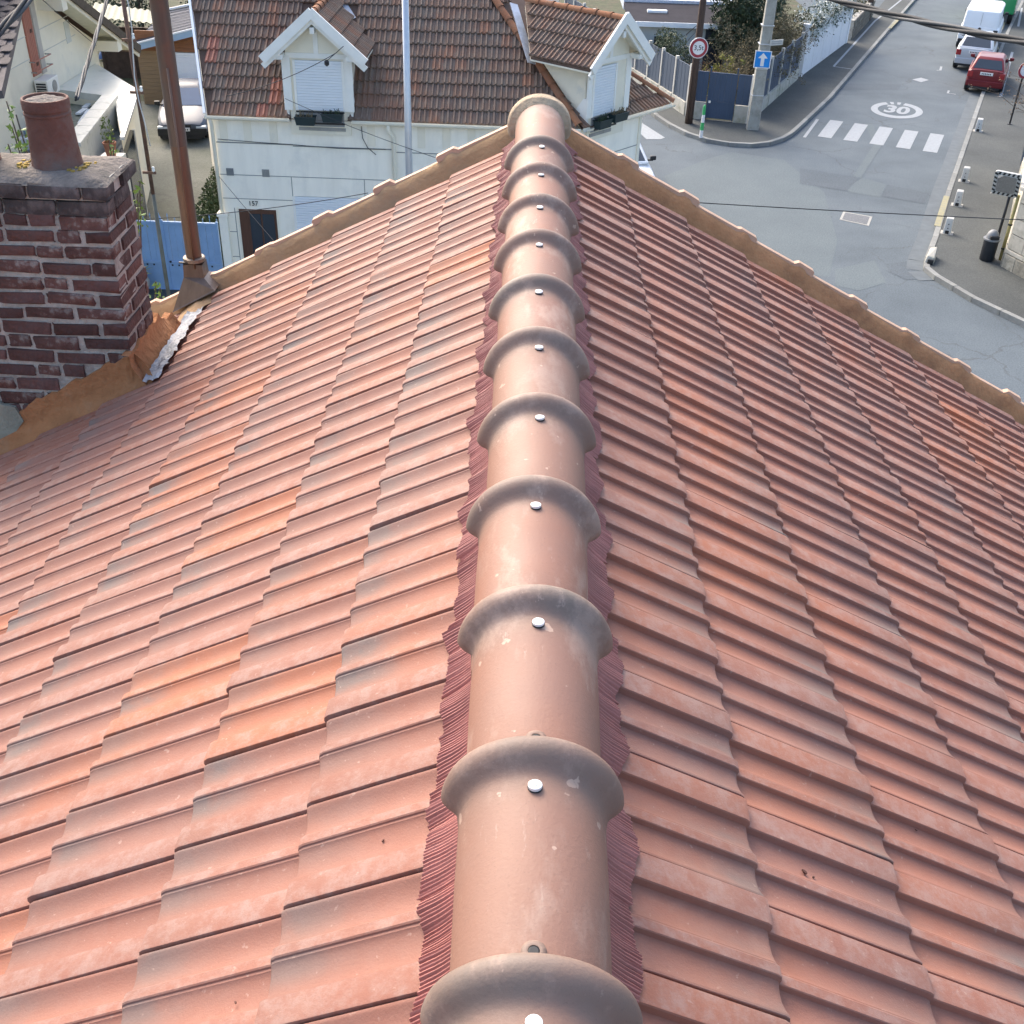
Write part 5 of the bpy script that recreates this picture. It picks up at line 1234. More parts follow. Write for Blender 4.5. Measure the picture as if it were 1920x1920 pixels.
tag(MB().prism([(p.x, p.y) for p in tq2], 0, 2.45).build('roof_terrace', material('gravel_roof', (.22, .23, .19), .95, .3, 9, .5, 30, col2=(.10, .14, .06), mask=(3, .5, .65))), 'low gravelled roof strewn with pale planks behind the parapet', 'roof')
for i, (a, b, lab) in enumerate((((158, 202), (176, 188), 'pale tube lying on the gravelled roof by the dark gutter edge'), ((150, 232), (168, 206), 'long white board lying on the gravelled roof along the parapet'), ((146, 214), (160, 204), 'short white board lying between the pale tube and the clay pot'))):
    P = (pz(*a, 2.5) + pz(*b, 2.5)) / 2; d_ = (pz(*b, 2.5) - pz(*a, 2.5)) / 2
    tag(MB().bar(P - d_, P + d_, .14, .05).build('plank', M_shut, bevel=.006), lab, 'plank')
# potted plant on the wall end
pt = py(209, 292, 24.6)
pot_ = thing('potted_plant', 'terracotta pot with a leafy green shrub at the end of the parapet wall', 'potted plant', (pt.x, pt.y, pt.z))
MB().lathe([(.10, 0), (.14, .26), (.155, .27), (.155, .31), (.13, .31)], n=16, capt=False).build('pot', material('terracotta', (.33, .13, .07), .85, .12), pot_, smooth=40, local=True)
lc = MB(); leafcloud(lc, (0, 0, .55), (.16, .16, .32), 90, .10); lc.build('leaves', M_leaf2, pot_, local=True, fix=False)
MB().box(pt.x - .25, pt.x + .25, pt.y - .2, pt.y + .25, 0, pt.z).build('plinth', M_streak, pot_)
# blue-grey flat roof with rooflights below the cream house
fr_ = thing('lean_to_roof', 'low blue-grey flat roof with white rooflights below the cream wall', 'lean-to', (-12.6, 24.4, 0))
q = [pz(*a, 2.2) for a in ((-40, 270), (28, 232), (60, 205), (110, 205), (105, 268), (-20, 300))]
MB().prism([(p.x, p.y) for p in q][::-1] if sum(q[i].x * q[(i + 1) % 6].y - q[(i + 1) % 6].x * q[i].y for i in range(6)) < 0 else [(p.x, p.y) for p in q], 0, 2.2).build('roof', material('bluegrey_membrane', (.34, .38, .46), .5, .1, 3), fr_)
for i, (a, b) in enumerate((((18, 236), (34, 222)), ((28, 240), (44, 224)))):
    MB().bar(pz(*a, 2.3), pz(*b, 2.3), .18, .12).build('rooflight', M_white, fr_)
MB().bar(pz(-5, 246, 2.3), pz(62, 246, 2.3), .10, .12).build('roof_rail', M_bfas, fr_)
MB().bar(pz(-5, 262, 2.25), pz(60, 262, 2.25), .25, .1).build('roof_rail', M_shut, fr_)
# dark scalloped tile roof cutting the left edge
nr = thing('scalloped_roof_house', 'neighbouring house with a dark slate-brown scalloped tile roof', 'house', (-13.2, 22, 0))
Pa = py(32, 40, 25.2); Pb = py(4, 165, 21.8); dnv = (Pb - Pa); Ln = dnv.length; dnv.normalize()
acr = Vector((-1, .18, 0)).normalized(); acr = (acr - dnv * acr.dot(dnv)).normalized(); nv = acr.cross(dnv); nv = nv if nv.z > 0 else -nv
Pt = Pa - dnv * 2.0; Pe = Pb + dnv * .12
MB().add([Pt, Pe, Pe + acr * 5, Pt + acr * 5] + [p - nv * .16 for p in (Pt, Pe, Pe + acr * 5, Pt + acr * 5)], [(0, 1, 2, 3), (7, 6, 5, 4), (0, 4, 5, 1), (1, 5, 6, 2), (2, 6, 7, 3), (3, 7, 4, 0)]).build('roof', material('dark_slate', (.10, .085, .085), .8, .2, 5), nr)
M_scal = material('scalloped_tile', (.085, .07, .07), .8, .2, 6, .3, 30, rnd=.25)
tw, tg = .32, .34
rows = []
for u, zz_ in ((0, 0), (.20, .015), (.30, .022), (.36, .026), (.40, .028)):
    kk = 1 if u < .25 else (.97 if u < .33 else (.86 if u < .38 else .6)); rows.append([(u, (j / 6 - .5) * tw * kk, zz_ + .02 * (1 - (j / 3 - 1) ** 2)) for j in range(7)])
rows.append([(p[0] - .003, p[1], p[2] - .03) for p in rows[-1]])
scm_ = MB().grid(rows).mesh('roof_tile', M_scal, smooth=50, fix=False)
for r in range(14):
    for c in range(3):
        P = Pt + dnv * (r * tg) + acr * (tw * (c + .5 + (.5 if r % 2 else 0)) - .05) + nv * .01
        if (P - Pe).dot(dnv) > -.3: continue
        M = frame(P, dnv, nv); o = link('roof_tile', scm_, nr); o.matrix_parent_inverse = WM[nr.name].inverted(); o.matrix_basis = M
MB().box(Pe.x - 5.2, Pe.x - 1.9, Pe.y + .3, Pe.y + 4.5, 0, Pe.z - .2).build('wall', M_cream, nr)
# ------------------------------------------------------------------ corner plot: fence, gate, poles, signs, house, planting
M_slate = material('slate_blue_panel', (.060, .085, .125), .6, .15, 3, .1, 40, streak=(10, 10, .6))
M_gblue = material('blue_gate_paint', (.048, .078, .135), .55, .15, 3, streak=(10, 10, .6))
M_post = material('fence_concrete', (.50, .49, .45), .9, .12, 4, .2, 50)
M_lowwall = material('low_wall_render', (.44, .43, .38), .92, .15, 3, .3, 40, col2=(.24, .25, .18), mask=(2.2, .5, .72))
PVT = .116
def fence_run(A, B, n, label, hw=.45, hp=1.72):
    A, B = Vector((*A, 0)), Vector((*B, 0)); d = (B - A) / n; dn_ = d.normalized(); rzv = math.atan2(dn_.y, dn_.x)
    f = thing('fence', label, 'fence', tuple((A + B) / 2))
    for i in range(n + 1):
        P = A + d * i; M = frame((P.x, P.y, PVT), dn_)
        MB().box(-.055, .055, -.06, .06, -.1, hp + .10, M).build('fence_post', M_post, f)
        if i == n: break
        M = frame((P.x, P.y, PVT), dn_); L = d.length
        MB().box(.055, L - .055, -.10, .10, -.1, hw, M).build('low_wall', M_lowwall, f)
        m_ = max(4, int((L - .11) / .16)); w = (L - .12) / m_
        for k in range(m_): MB().box(.06 + k * w + .003, .06 + (k + 1) * w - .003, -.018 + (.006 if k % 2 else 0), .018, hw + .005, hp, M).build('fence_board', M_slate, f)
    return f
fence_run((1.45, 56.5), (5.80, 41.70), 11, 'slate blue boarded fence with pale posts along the side street, left of the wooden pole')
fence_run((8.35, 41.95), (11.2, 48.55), 4, 'slate blue boarded fence between the concrete pole and the white ivy-topped wall')
g0_, g1_ = Vector((6.42, 41.22, PVT)), Vector((7.40, 40.98, PVT))
gd_ = (g1_ - g0_).normalized()
gt = thing('garden_gate', 'blue metal garden gate with side panels between white posts, at the street corner', 'gate', tuple((g0_ + g1_) / 2))
Mg = frame(g0_, gd_); Lg = (g1_ - g0_).length
for k in range(5): MB().box(.03 + k * (Lg - .06) / 5 + .002, .03 + (k + 1) * (Lg - .06) / 5 - .002, -.016 + (.005 if k % 2 else 0), .016, .66, 1.62, Mg).build('gate_board', M_gblue, gt)
MB().box(.03, Lg - .03, -.014, .016, .06, .62, Mg).build('lower_panel', M_gblue, gt)
for x in (0, Lg - .05): MB().box(x, x + .05, -.03, .03, .03, 1.86, Mg).build('gate_stile', M_gblue, gt)
for z in (.63, 1.64): MB().box(.0, Lg, -.028, .028, z - .025, z + .025, Mg).build('gate_rail', M_gblue, gt)
MB().box(.06, .14, -.05, -.02, .60, .68, Mg).build('lock', M_white, gt)
for s_, x0, x1 in ((-1, -.44, -.03), (1, Lg + .03, Lg + .50)):
    for k in range(2): MB().box(x0 + k * (x1 - x0) / 2 + .003, x0 + (k + 1) * (x1 - x0) / 2 - .003, -.02, .012, .62, 1.64, Mg).build('side_panel', M_gblue, gt)
    MB().box(x0, x1, -.024, .02, 1.62, 1.67, Mg).build('gate_rail', M_gblue, gt)
    MB().box(x0, x1, -.08, .08, -.1, .60, Mg).build('side_plinth', M_lowwall, gt)
    xx = x0 - .06 if s_ < 0 else x1 + .06
    MB().box(xx - .055, xx + .055, -.07, .06, -.1, 1.70, Mg).build('gate_post', M_white, gt)
# wooden pole with the weight-limit sign
wp = pz(1291, 231, PVT)
pole = thing('wooden_pole', 'dark wooden utility pole carrying the round red-rimmed weight sign', 'utility pole', (wp.x, wp.y, PVT))
MB().tube([(wp.x, wp.y, 0), (wp.x + .01, wp.y, 3), (wp.x + .03, wp.y, 7.5)], [.145, .125, .10], 12).build('shaft', M_wood, pole, smooth=True)
for a_ in (-.09, .03): MB().tube([(wp.x + a_, wp.y - .13, .3), (wp.x + a_ + .02, wp.y - .115, 7.4)], .014, 6).build('conduit', M_wood, pole)
M_signred = material('sign_red', (.30, .03, .045), .45, .08, spec=.5); M_signwhite = material('sign_white', (.72, .72, .72), .45, .04); M_signblue = material('sign_blue', (.01, .22, .62), .45, .06)
sc = pv(1309, 88, wp); sg_ = thing('weight_limit_sign', 'round white sign with red rim reading 3,5t on the wooden pole', 'road sign', (sc.x, wp.y - .17, sc.z))
Ms = Tm((sc.x, wp.y - .18, sc.z)) @ Matrix.Rotation(.20, 4, 'Z') @ Matrix.Rotation(pi / 2, 4, 'X')
MB().lathe([(.345, -.02), (.345, 0.0)], n=40, M=Ms).build('sign_plate', M_signwhite, sg_)
rg = MB(); n = 40
for k in range(n):
    a0, a1 = 2 * pi * k / n, 2 * pi * (k + 1) / n
    rg.quad(*[Ms @ Vector((r * cos(a), r * sin(a), .004)) for r, a in ((.32, a0), (.32, a1), (.225, a1), (.225, a0))])
rg.build('red_rim', M_signred, sg_, fix=False)
tm = text_mesh('3,5t', .235, M_black, .002); tm.transform(Ms @ Tm((0, 0, .006))); link('sign_text', tm, sg_).matrix_parent_inverse = WM[sg_.name].inverted()
MB().box(-.04, .04, -.05, .05, -.09, -.02, Ms).build('sign_bracket', M_galv, sg_)
# concrete pole with the one-way sign and street name plate
cp_ = pz(1410, 242, PVT)
cpo = thing('concrete_pole', 'weathered square concrete utility pole carrying the blue one-way sign', 'utility pole', (cp_.x, cp_.y, PVT))
v = []
for z, h in ((0, .21), (7.6, .11)): v += [(cp_.x + sx_ * h, cp_.y + sy_ * h * .8, z) for sx_, sy_ in ((-1, -1), (1, -1), (1, 1), (-1, 1))]
MB().add(v, [(3, 2, 1, 0), (4, 5, 6, 7)] + [(i, (i + 1) % 4, 4 + (i + 1) % 4, 4 + i) for i in range(4)]).build('shaft', material('pole_concrete', (.33, .33, .30), .92, .15, 4, .3, 30, col2=(.22, .22, .19), mask=(3, .5, .7)), cpo, bevel=.02)
for z in (1.3, 2.2, 3.0, 3.6): MB().box(cp_.x - .21, cp_.x + .21, cp_.y - .18, cp_.y + .18, z, z + .03).build('strap', M_galv, cpo)
MB().tube([(cp_.x + .20, cp_.y - .14, .2), (cp_.x + .16, cp_.y - .11, 5)], .022, 6).build('conduit', M_conc, cpo)
oc = pv(1428, 109, cp_); ow = thing('one_way_sign', 'square blue sign with a white upward arrow on the concrete pole', 'road sign', (oc.x, cp_.y - .2, oc.z))
Mo = Tm((oc.x, cp_.y - .22, oc.z)) @ Matrix.Rotation(-.12, 4, 'Z') @ Matrix.Rotation(pi / 2, 4, 'X')
MB().box(-.285, .285, -.285, .285, -.02, 0, Mo).build('sign_plate', M_signwhite, ow, bevel=.008)
MB().quad(*[Mo @ Vector((x, y, .004)) for x, y in ((-.255, -.255), (.255, -.255), (.255, .255), (-.255, .255))]).build('blue_field', M_signblue, ow, fix=False)
MB().poly([Mo @ Vector((x, y, .007)) for x, y in ((-.06, -.22), (.06, -.22), (.06, .04), (.165, .04), (0, .215), (-.165, .04), (-.06, .04))]).build('arrow', M_signwhite, ow, fix=False)
npz = pv(1456, 80, cp_); nm_ = thing('street_name_plate', 'pale angled street name plate on a short arm beside the concrete pole', 'street sign', (npz.x, npz.y, npz.z))
Mn = Tm((npz.x, cp_.y - .05, npz.z)) @ Matrix.Rotation(.5, 4, 'Z')
MB().box(-.28, .28, -.015, .015, -.09, .09, Mn).build('plate', M_post, nm_); 
for z in (.035, -.03): MB().box(-.22, .22, -.02, -.014, z - .014, z + .014, Mn).build('lettering_line', material('faded_ink', (.30, .30, .30), .8, .2), nm_)
MB().tube([(cp_.x + .12, cp_.y - .05, npz.z - .15), (npz.x - .25, cp_.y - .02, npz.z - .12), (npz.x - .22, cp_.y, npz.z)], .02, 6).build('arm', M_post, nm_)
# green and white marker post
gb = pz(1314, 258, PVT); gm = thing('marker_post', 'slim green and white marker post on the corner pavement before the blue gate', 'bollard', (gb.x, gb.y, PVT))
M_mgreen = material('marker_green', (.05, .38, .12), .5, .1)
for i, mm in enumerate((M_signwhite, M_mgreen, M_signwhite, M_mgreen)): MB().lathe([(.065 - .004 * i, 0), (.062 - .004 * i, .26)], (0, 0, .26 * i), 12).build('band', mm, gm, smooth=40, local=True)
MB().lathe([(.05, 0), (.03, .06), (.001, .075)], (0, 0, 1.04), 12, capb=False).build('cap', M_mgreen, gm, local=True)
# house behind the fence: rendered wall, dark shallow roof, pale parapet above
HY = 47.8
hd = thing('low_grey_house', 'low pale house with dark roof and navy door behind the corner fence', 'house', (6, HY + 3, .1))
Mw = material('cool_grey_render', (.52, .55, .54), .9, .08, 2, .2, 40, col2=(.42, .45, .44), mask=(1.2, .5, .75))
zE = py(1300, 45, HY).z
xL, xR = 4.15, 8.15
MB().box(xL, xR, HY, HY + 6, 0, zE).build('wall', Mw, hd)
rfz = py(1250, 6, HY + 2.3).z
MB().add([(xL - .4, HY - .25, zE + .06), (xR + .25, HY - .25, zE + .06), (xR + .25, HY + 2.3, rfz), (xL - .4, HY + 2.3, rfz)] + [(xL - .4, HY - .25, zE - .02), (xR + .25, HY - .25, zE - .02), (xR + .25, HY + 2.3, rfz - .08), (xL - .4, HY + 2.3, rfz - .08)], [(0, 1, 2, 3), (7, 6, 5, 4), (0, 4, 5, 1), (1, 5, 6, 2), (3, 7, 4, 0)]).build('roof', material('dark_membrane', (.045, .043, .05), .95, .15, 3, .1, 30, spec=.1), hd)
MB().box(xL - .42, xR + .27, HY - .30, HY - .25, zE - .12, zE + .07).build('gutter', M_shut, hd)
MB().box(xL - .4, xR + .25, HY + 2.3, HY + 7, rfz - .3, rfz + .12).build('upper_roof', material('pale_blue_roof', (.50, .56, .66), .5, .06), hd)
tb = py(1232, 23, HY + 1.1); skl = MB(); skl.box(tb.x - .42, tb.x + .42, HY + .95, HY + 1.22, tb.z - .04, tb.z + .10); skl.build('roof_tarpaulin', M_shut, hd, bevel=.04)
wn = py(1248, 86, HY); w1 = MB().box(wn.x - .50, wn.x + .30, HY - .02, HY + .05, wn.z - .5, wn.z + .36).build('window', M_glass, hd)
MB().box(wn.x + .24, wn.x + .36, HY - .04, HY, wn.z - .55, wn.z + .36).build('window_frame', M_post, w1); MB().box(wn.x - .6, wn.x + .4, HY - .08, HY, wn.z - .60, wn.z - .52).build('window_sill', M_post, w1)
dn2 = py(1335, 120, HY); dor = MB().box(dn2.x - .42, dn2.x + .42, HY - .06, HY + .02, .10, 2.12).build('front_door', material('navy_door', (.018, .026, .042), .5, .15), hd)
for z in (.35, 1.25): MB().box(dn2.x - .30, dn2.x + .30, HY - .075, HY - .055, z, z + .7).build('door_panel', MATS['navy_door'], dor)
MB().box(dn2.x + .50, dn2.x + 1.05, HY - .05, HY, .15, 1.95).build('wall_panel', material('pale_panel', (.56, .58, .58), .8, .08), hd)
sgp = py(1226, 107, HY - .1); MB().box(sgp.x - .25, sgp.x + .25, HY - .04, HY, sgp.z - .12, sgp.z + .10).build('notice_board', material('teal_board', (.06, .30, .30), .6, .1), hd)
# planting
def twigs(name, label, cat, base, n, L, spread, mat, r=.012, kinks=3, leaves=0, lmat=None, seed=1, group=None, lsize=.08):
    rg = random.Random(seed); t = thing(name, label, cat, base, 0, group); mb = MB(); lc = MB()
    for _ in range(n):
        p = Vector(base) + Vector((rg.uniform(-.1, .1), rg.uniform(-.1, .1), 0)); d = Vector((rg.gauss(0, spread), rg.gauss(0, spread), 1)).normalized(); path = [p.copy()]; l = L * rg.uniform(.6, 1.15)
        for k in range(kinks):
            p = p + d * l / kinks; path.append(p.copy()); d = (d + Vector((rg.gauss(0, .35), rg.gauss(0, .35), rg.gauss(0, .2)))).normalized()
            if k and rg.random() < .8:
                e = (d + Vector((rg.gauss(0, .7), rg.gauss(0, .7), rg.gauss(0, .3)))).normalized(); q_ = p + e * l * .35; mb.tube([p, p.lerp(q_, .5) + Vector((0, 0, .02)), q_], [r * .6, r * .45, r * .25], 4)
                if leaves: leafcloud(lc, q_, (.12, .12, .12), leaves, lsize, rng=rg)
        mb.tube(path, [r * (1 - .7 * i / kinks) for i in range(kinks + 1)], 5)
        if leaves: leafcloud(lc, path[-1], (.14, .14, .14), leaves, lsize, rng=rg)
    mb.build('stems', mat, t)
    if leaves: lc.build('leaves', lmat, t, fix=False)
    return t
ev = py(1372, 112, 47.6)
bush('evergreen_tree', 'dense dark evergreen tree between the wooden pole and the concrete pole', 'tree', (ev.x + .2, 47.6, .1), [((-.1, -.5, 1.7), (1.2, .6, .7), 1500), ((.0, 0, 2.2), (1.35, 1.0, .8), 2600), ((.35, -.2, 3.0), (1.3, 1.0, .8), 2400), ((-.45, .1, 2.9), (.95, .9, .7), 1000), ((.1, .2, 3.9), (1.1, 1.0, .8), 1300), ((.55, -.3, 1.75), (.7, .6, .45), 600), ((-.3, .3, 4.7), (.8, .8, .6), 700)], M_leaf, .15, 1.0)
bs = py(1240, 75, 44.6)
bush('olive_shrub', 'grey-green rounded shrub spilling over the side street fence before the dark window', 'shrub', (5.55, 45.2, .1), [((-.15, .0, 1.75), (.75, .8, .55), 900), ((.15, -.4, 1.45), (.65, .6, .45), 700), ((-.3, .6, 2.0), (.5, .6, .35), 400)], material('olive_leaf', (.085, .105, .055), .6, .35, 5), .10, 1.0)
twigs('bare_tree', 'bare branching young tree against the pale house wall', 'tree', (5.9, 45.2, .1), 9, 2.4, .38, material('dark_bark', (.045, .04, .038), .9, .3), .030, 5, 0, None, 4)
twigs('brown_shrub', 'reddish brown withered shrub beside the wooden pole', 'shrub', (6.35, 43.0, .1), 30, 1.4, .32, material('russet_stem', (.16, .095, .06), .9, .3), .012, 3, 10, material('russet_leaf', (.19, .10, .065), .85, .3), 5)
twigs('dry_grass_clump', 'tall dry tan pampas-like clump behind the blue garden gate', 'grass clump', (7.6, 43.1, .1), 80, 1.75, .30, M_dry, .012, 4, 4, material('tan_leaf', (.26, .20, .10), .85, .3), 6)
twigs('yellow_shrub', 'yellow-green leafy shrub behind the right half of the blue gate', 'shrub', (7.05, 43.2, .1), 30, 1.45, .30, M_dry, .012, 3, 22, material('yellow_leaf', (.24, .24, .035), .6, .3), 8)
for i, (x, y, sd_) in enumerate(((8.9, 45.0, 11), (9.9, 47.2, 12), (10.9, 49.6, 13))):
    twigs('brown_hedge_shrub', ('brown brushy shrub behind the boarded fence, next to the street name plate', 'brown brushy shrub midway along the boarded fence', 'brown brushy shrub where the fence meets the white wall')[i], 'shrub', (x - .4, y, .1), 110, 2.2, .30, material('brown_stem', (.12, .10, .065), .9, .3), .012, 4, 16, material('brownish_leaf', (.10, .09, .05), .8, .4), sd_)
# white painted wall overgrown with variegated ivy
w0, w1_ = Vector((11.42, 49.05, 0)), Vector((15.1, 56.75, 0)); wd_ = (w1_ - w0).normalized(); wn_ = Vector((wd_.y, -wd_.x, 0))
iw = thing('white_garden_wall', 'white painted garden wall along the climbing street, its top under ivy', 'wall', tuple((w0 + w1_) / 2))
M_wwall = material('whitewash', (.70, .72, .74), .85, .06, 3, .2, 40, streak=(3, 3, .6), col2=(.45, .46, .45), mask=(2, .6, .78))
npn = 5
for i in range(npn):
    a = w0.lerp(w1_, i / npn) + Vector((0, 0, .98)); b = w0.lerp(w1_, (i + 1) / npn - .004) + Vector((0, 0, .98)); MB().bar(a, b, .20, 2.0 + .05 * (i % 2)).build('wall_panel', M_wwall, iw)
for f_ in (0, 1):
    P = w0.lerp(w1_, f_); MB().bar((P.x, P.y, 0), (P.x, P.y, 2.2), .28, .28, wd_).build('wall_post', M_wwall, iw)
iv = thing('ivy', 'thick pale sunlit variegated ivy draped over the top of the white wall', 'ivy', tuple((w0 + w1_) / 2 + Vector((0, 0, 1.2))))
rg = random.Random(21); la, lb_ = MB(), MB()
for _ in range(2600):
    f_ = rg.random(); hgt = 2.35 - abs(rg.gauss(0, .38)) - .1 * rg.random() + .12 * sin(f_ * 19)
    if hgt < .9 + .25 * sin(f_ * 31): continue
    P = w0.lerp(w1_, f_) + wn_ * (.11 + rg.uniform(0, .12)) + Vector((0, 0, hgt))
    if rg.random() < .45: P = P - wn_ * rg.uniform(0, .9) + Vector((0, 0, rg.uniform(.0, .35)))
    leafcloud(la if rg.random() < .62 else lb_, P, (.05, .05, .05), 1, .15, rng=rg)
la.build('pale_leaves', material('sunlit_variegated_leaf', (.50, .53, .50), .4, .2, 5), iv, fix=False); lb_.build('dark_leaves', M_leaf, iv, fix=False)  # sunlight on the variegated leaves is put into their pale colour
# rubble wall farther up, with a dark post
s0_, s1_ = Vector((15.5, 57.6, 0)), Vector((18.2, 64.3, 0))
sw = thing('rubble_wall', 'mossy rubble stone wall beyond the white wall', 'wall', tuple((s0_ + s1_) / 2))
M_rub = material('rubble_stone', (.16, .15, .125), .95, .3, 6, .7, 25, rnd=.25); MB().bar(s0_ + Vector((0, 0, .5)), s1_ + Vector((0, 0, .5)), .28, 1.0).build('wall_core', M_oldmort, sw)
stn = MB().box(-.5, .5, -.5, .5, -.5, .5).mesh('stone', M_rub, bevel=.14, seg=2, smooth=True); dS = (s1_ - s0_).normalized(); Ls = (s1_ - s0_).length
for r in range(5):
    x = (r % 2) * .15
    while x < Ls - .2:
        L = rg.uniform(.25, .45); P = s0_ + dS * (x + L / 2) + Vector((dS.y, -dS.x, 0)) * .13 + Vector((0, 0, .12 + r * .195)); o = link('stone', stn, sw); o.matrix_parent_inverse = WM[sw.name].inverted(); o.matrix_basis = frame(P, dS) @ Matrix.Diagonal((L - .03, .12, .17, 1)); x += L
bush('wall_creeper', 'brown-green creeper covering the rubble wall top', 'creeper', tuple((s0_ + s1_) / 2 + Vector((-.5, .3, .2))), [((dS.x * k, dS.y * k, .9), (.7, .7, .45), 320) for k in (-2.6, -1.3, 0, 1.3, 2.6)], material('creeper_leaf', (.085, .085, .045), .7, .4, 5), .12, 1.0)
P = pz(1626, 38, PVT); ps = thing('timber_post', 'short dark timber post on the far pavement by the rubble wall', 'post', (P.x, P.y, PVT)); MB().lathe([(.16, 0), (.15, 3.2)], n=10).build('shaft', M_wood, ps, local=True); MB().lathe([(.17, 0), (.17, .08), (.12, .12)], (0, 0, 3.2), 10).build('cap', M_black, ps, local=True)
# far row of houses up the street so that the street does not end in a field
for i, (d_, side, lab, col) in enumerate(((80, -1, 'cream terraced house beyond the rubble wall', (.6, .58, .5)), (94, -1, 'grey terraced house far up the left of the street', (.5, .5, .5)), (70, 1, 'pale house far up the right of the street', (.62, .6, .55)))):
    c = Vector((4.2, 25, 0)) + BD * d_ + BN * (side * 9.5 + (2 if side > 0 else -2)); t = thing('terraced_house', lab, 'house', tuple(c), -math.atan2(BD.x, BD.y))
    MB().box(-4, 4, -5, 5, 0, 5).build('wall', material('far_render_%d' % i, col, .9, .08), t, local=True)
    MB().add([(-4.3, -5.3, 5), (4.3, -5.3, 5), (4.3, 5.3, 5), (-4.3, 5.3, 5), (0, -5.3, 7.4), (0, 5.3, 7.4)], [(0, 1, 4), (2, 3, 5), (1, 2, 5, 4), (3, 0, 4, 5), (0, 3, 2, 1)]).build('roof', MATS['roof_deck_brown'], t, local=True)
    for y in (-3, 0, 3):
        w_o = MB().box(-side * 4.03 - .02, -side * 4.03 + .02, y - .5, y + .5, 1, 2.4).build('window', M_glass, t, local=True)
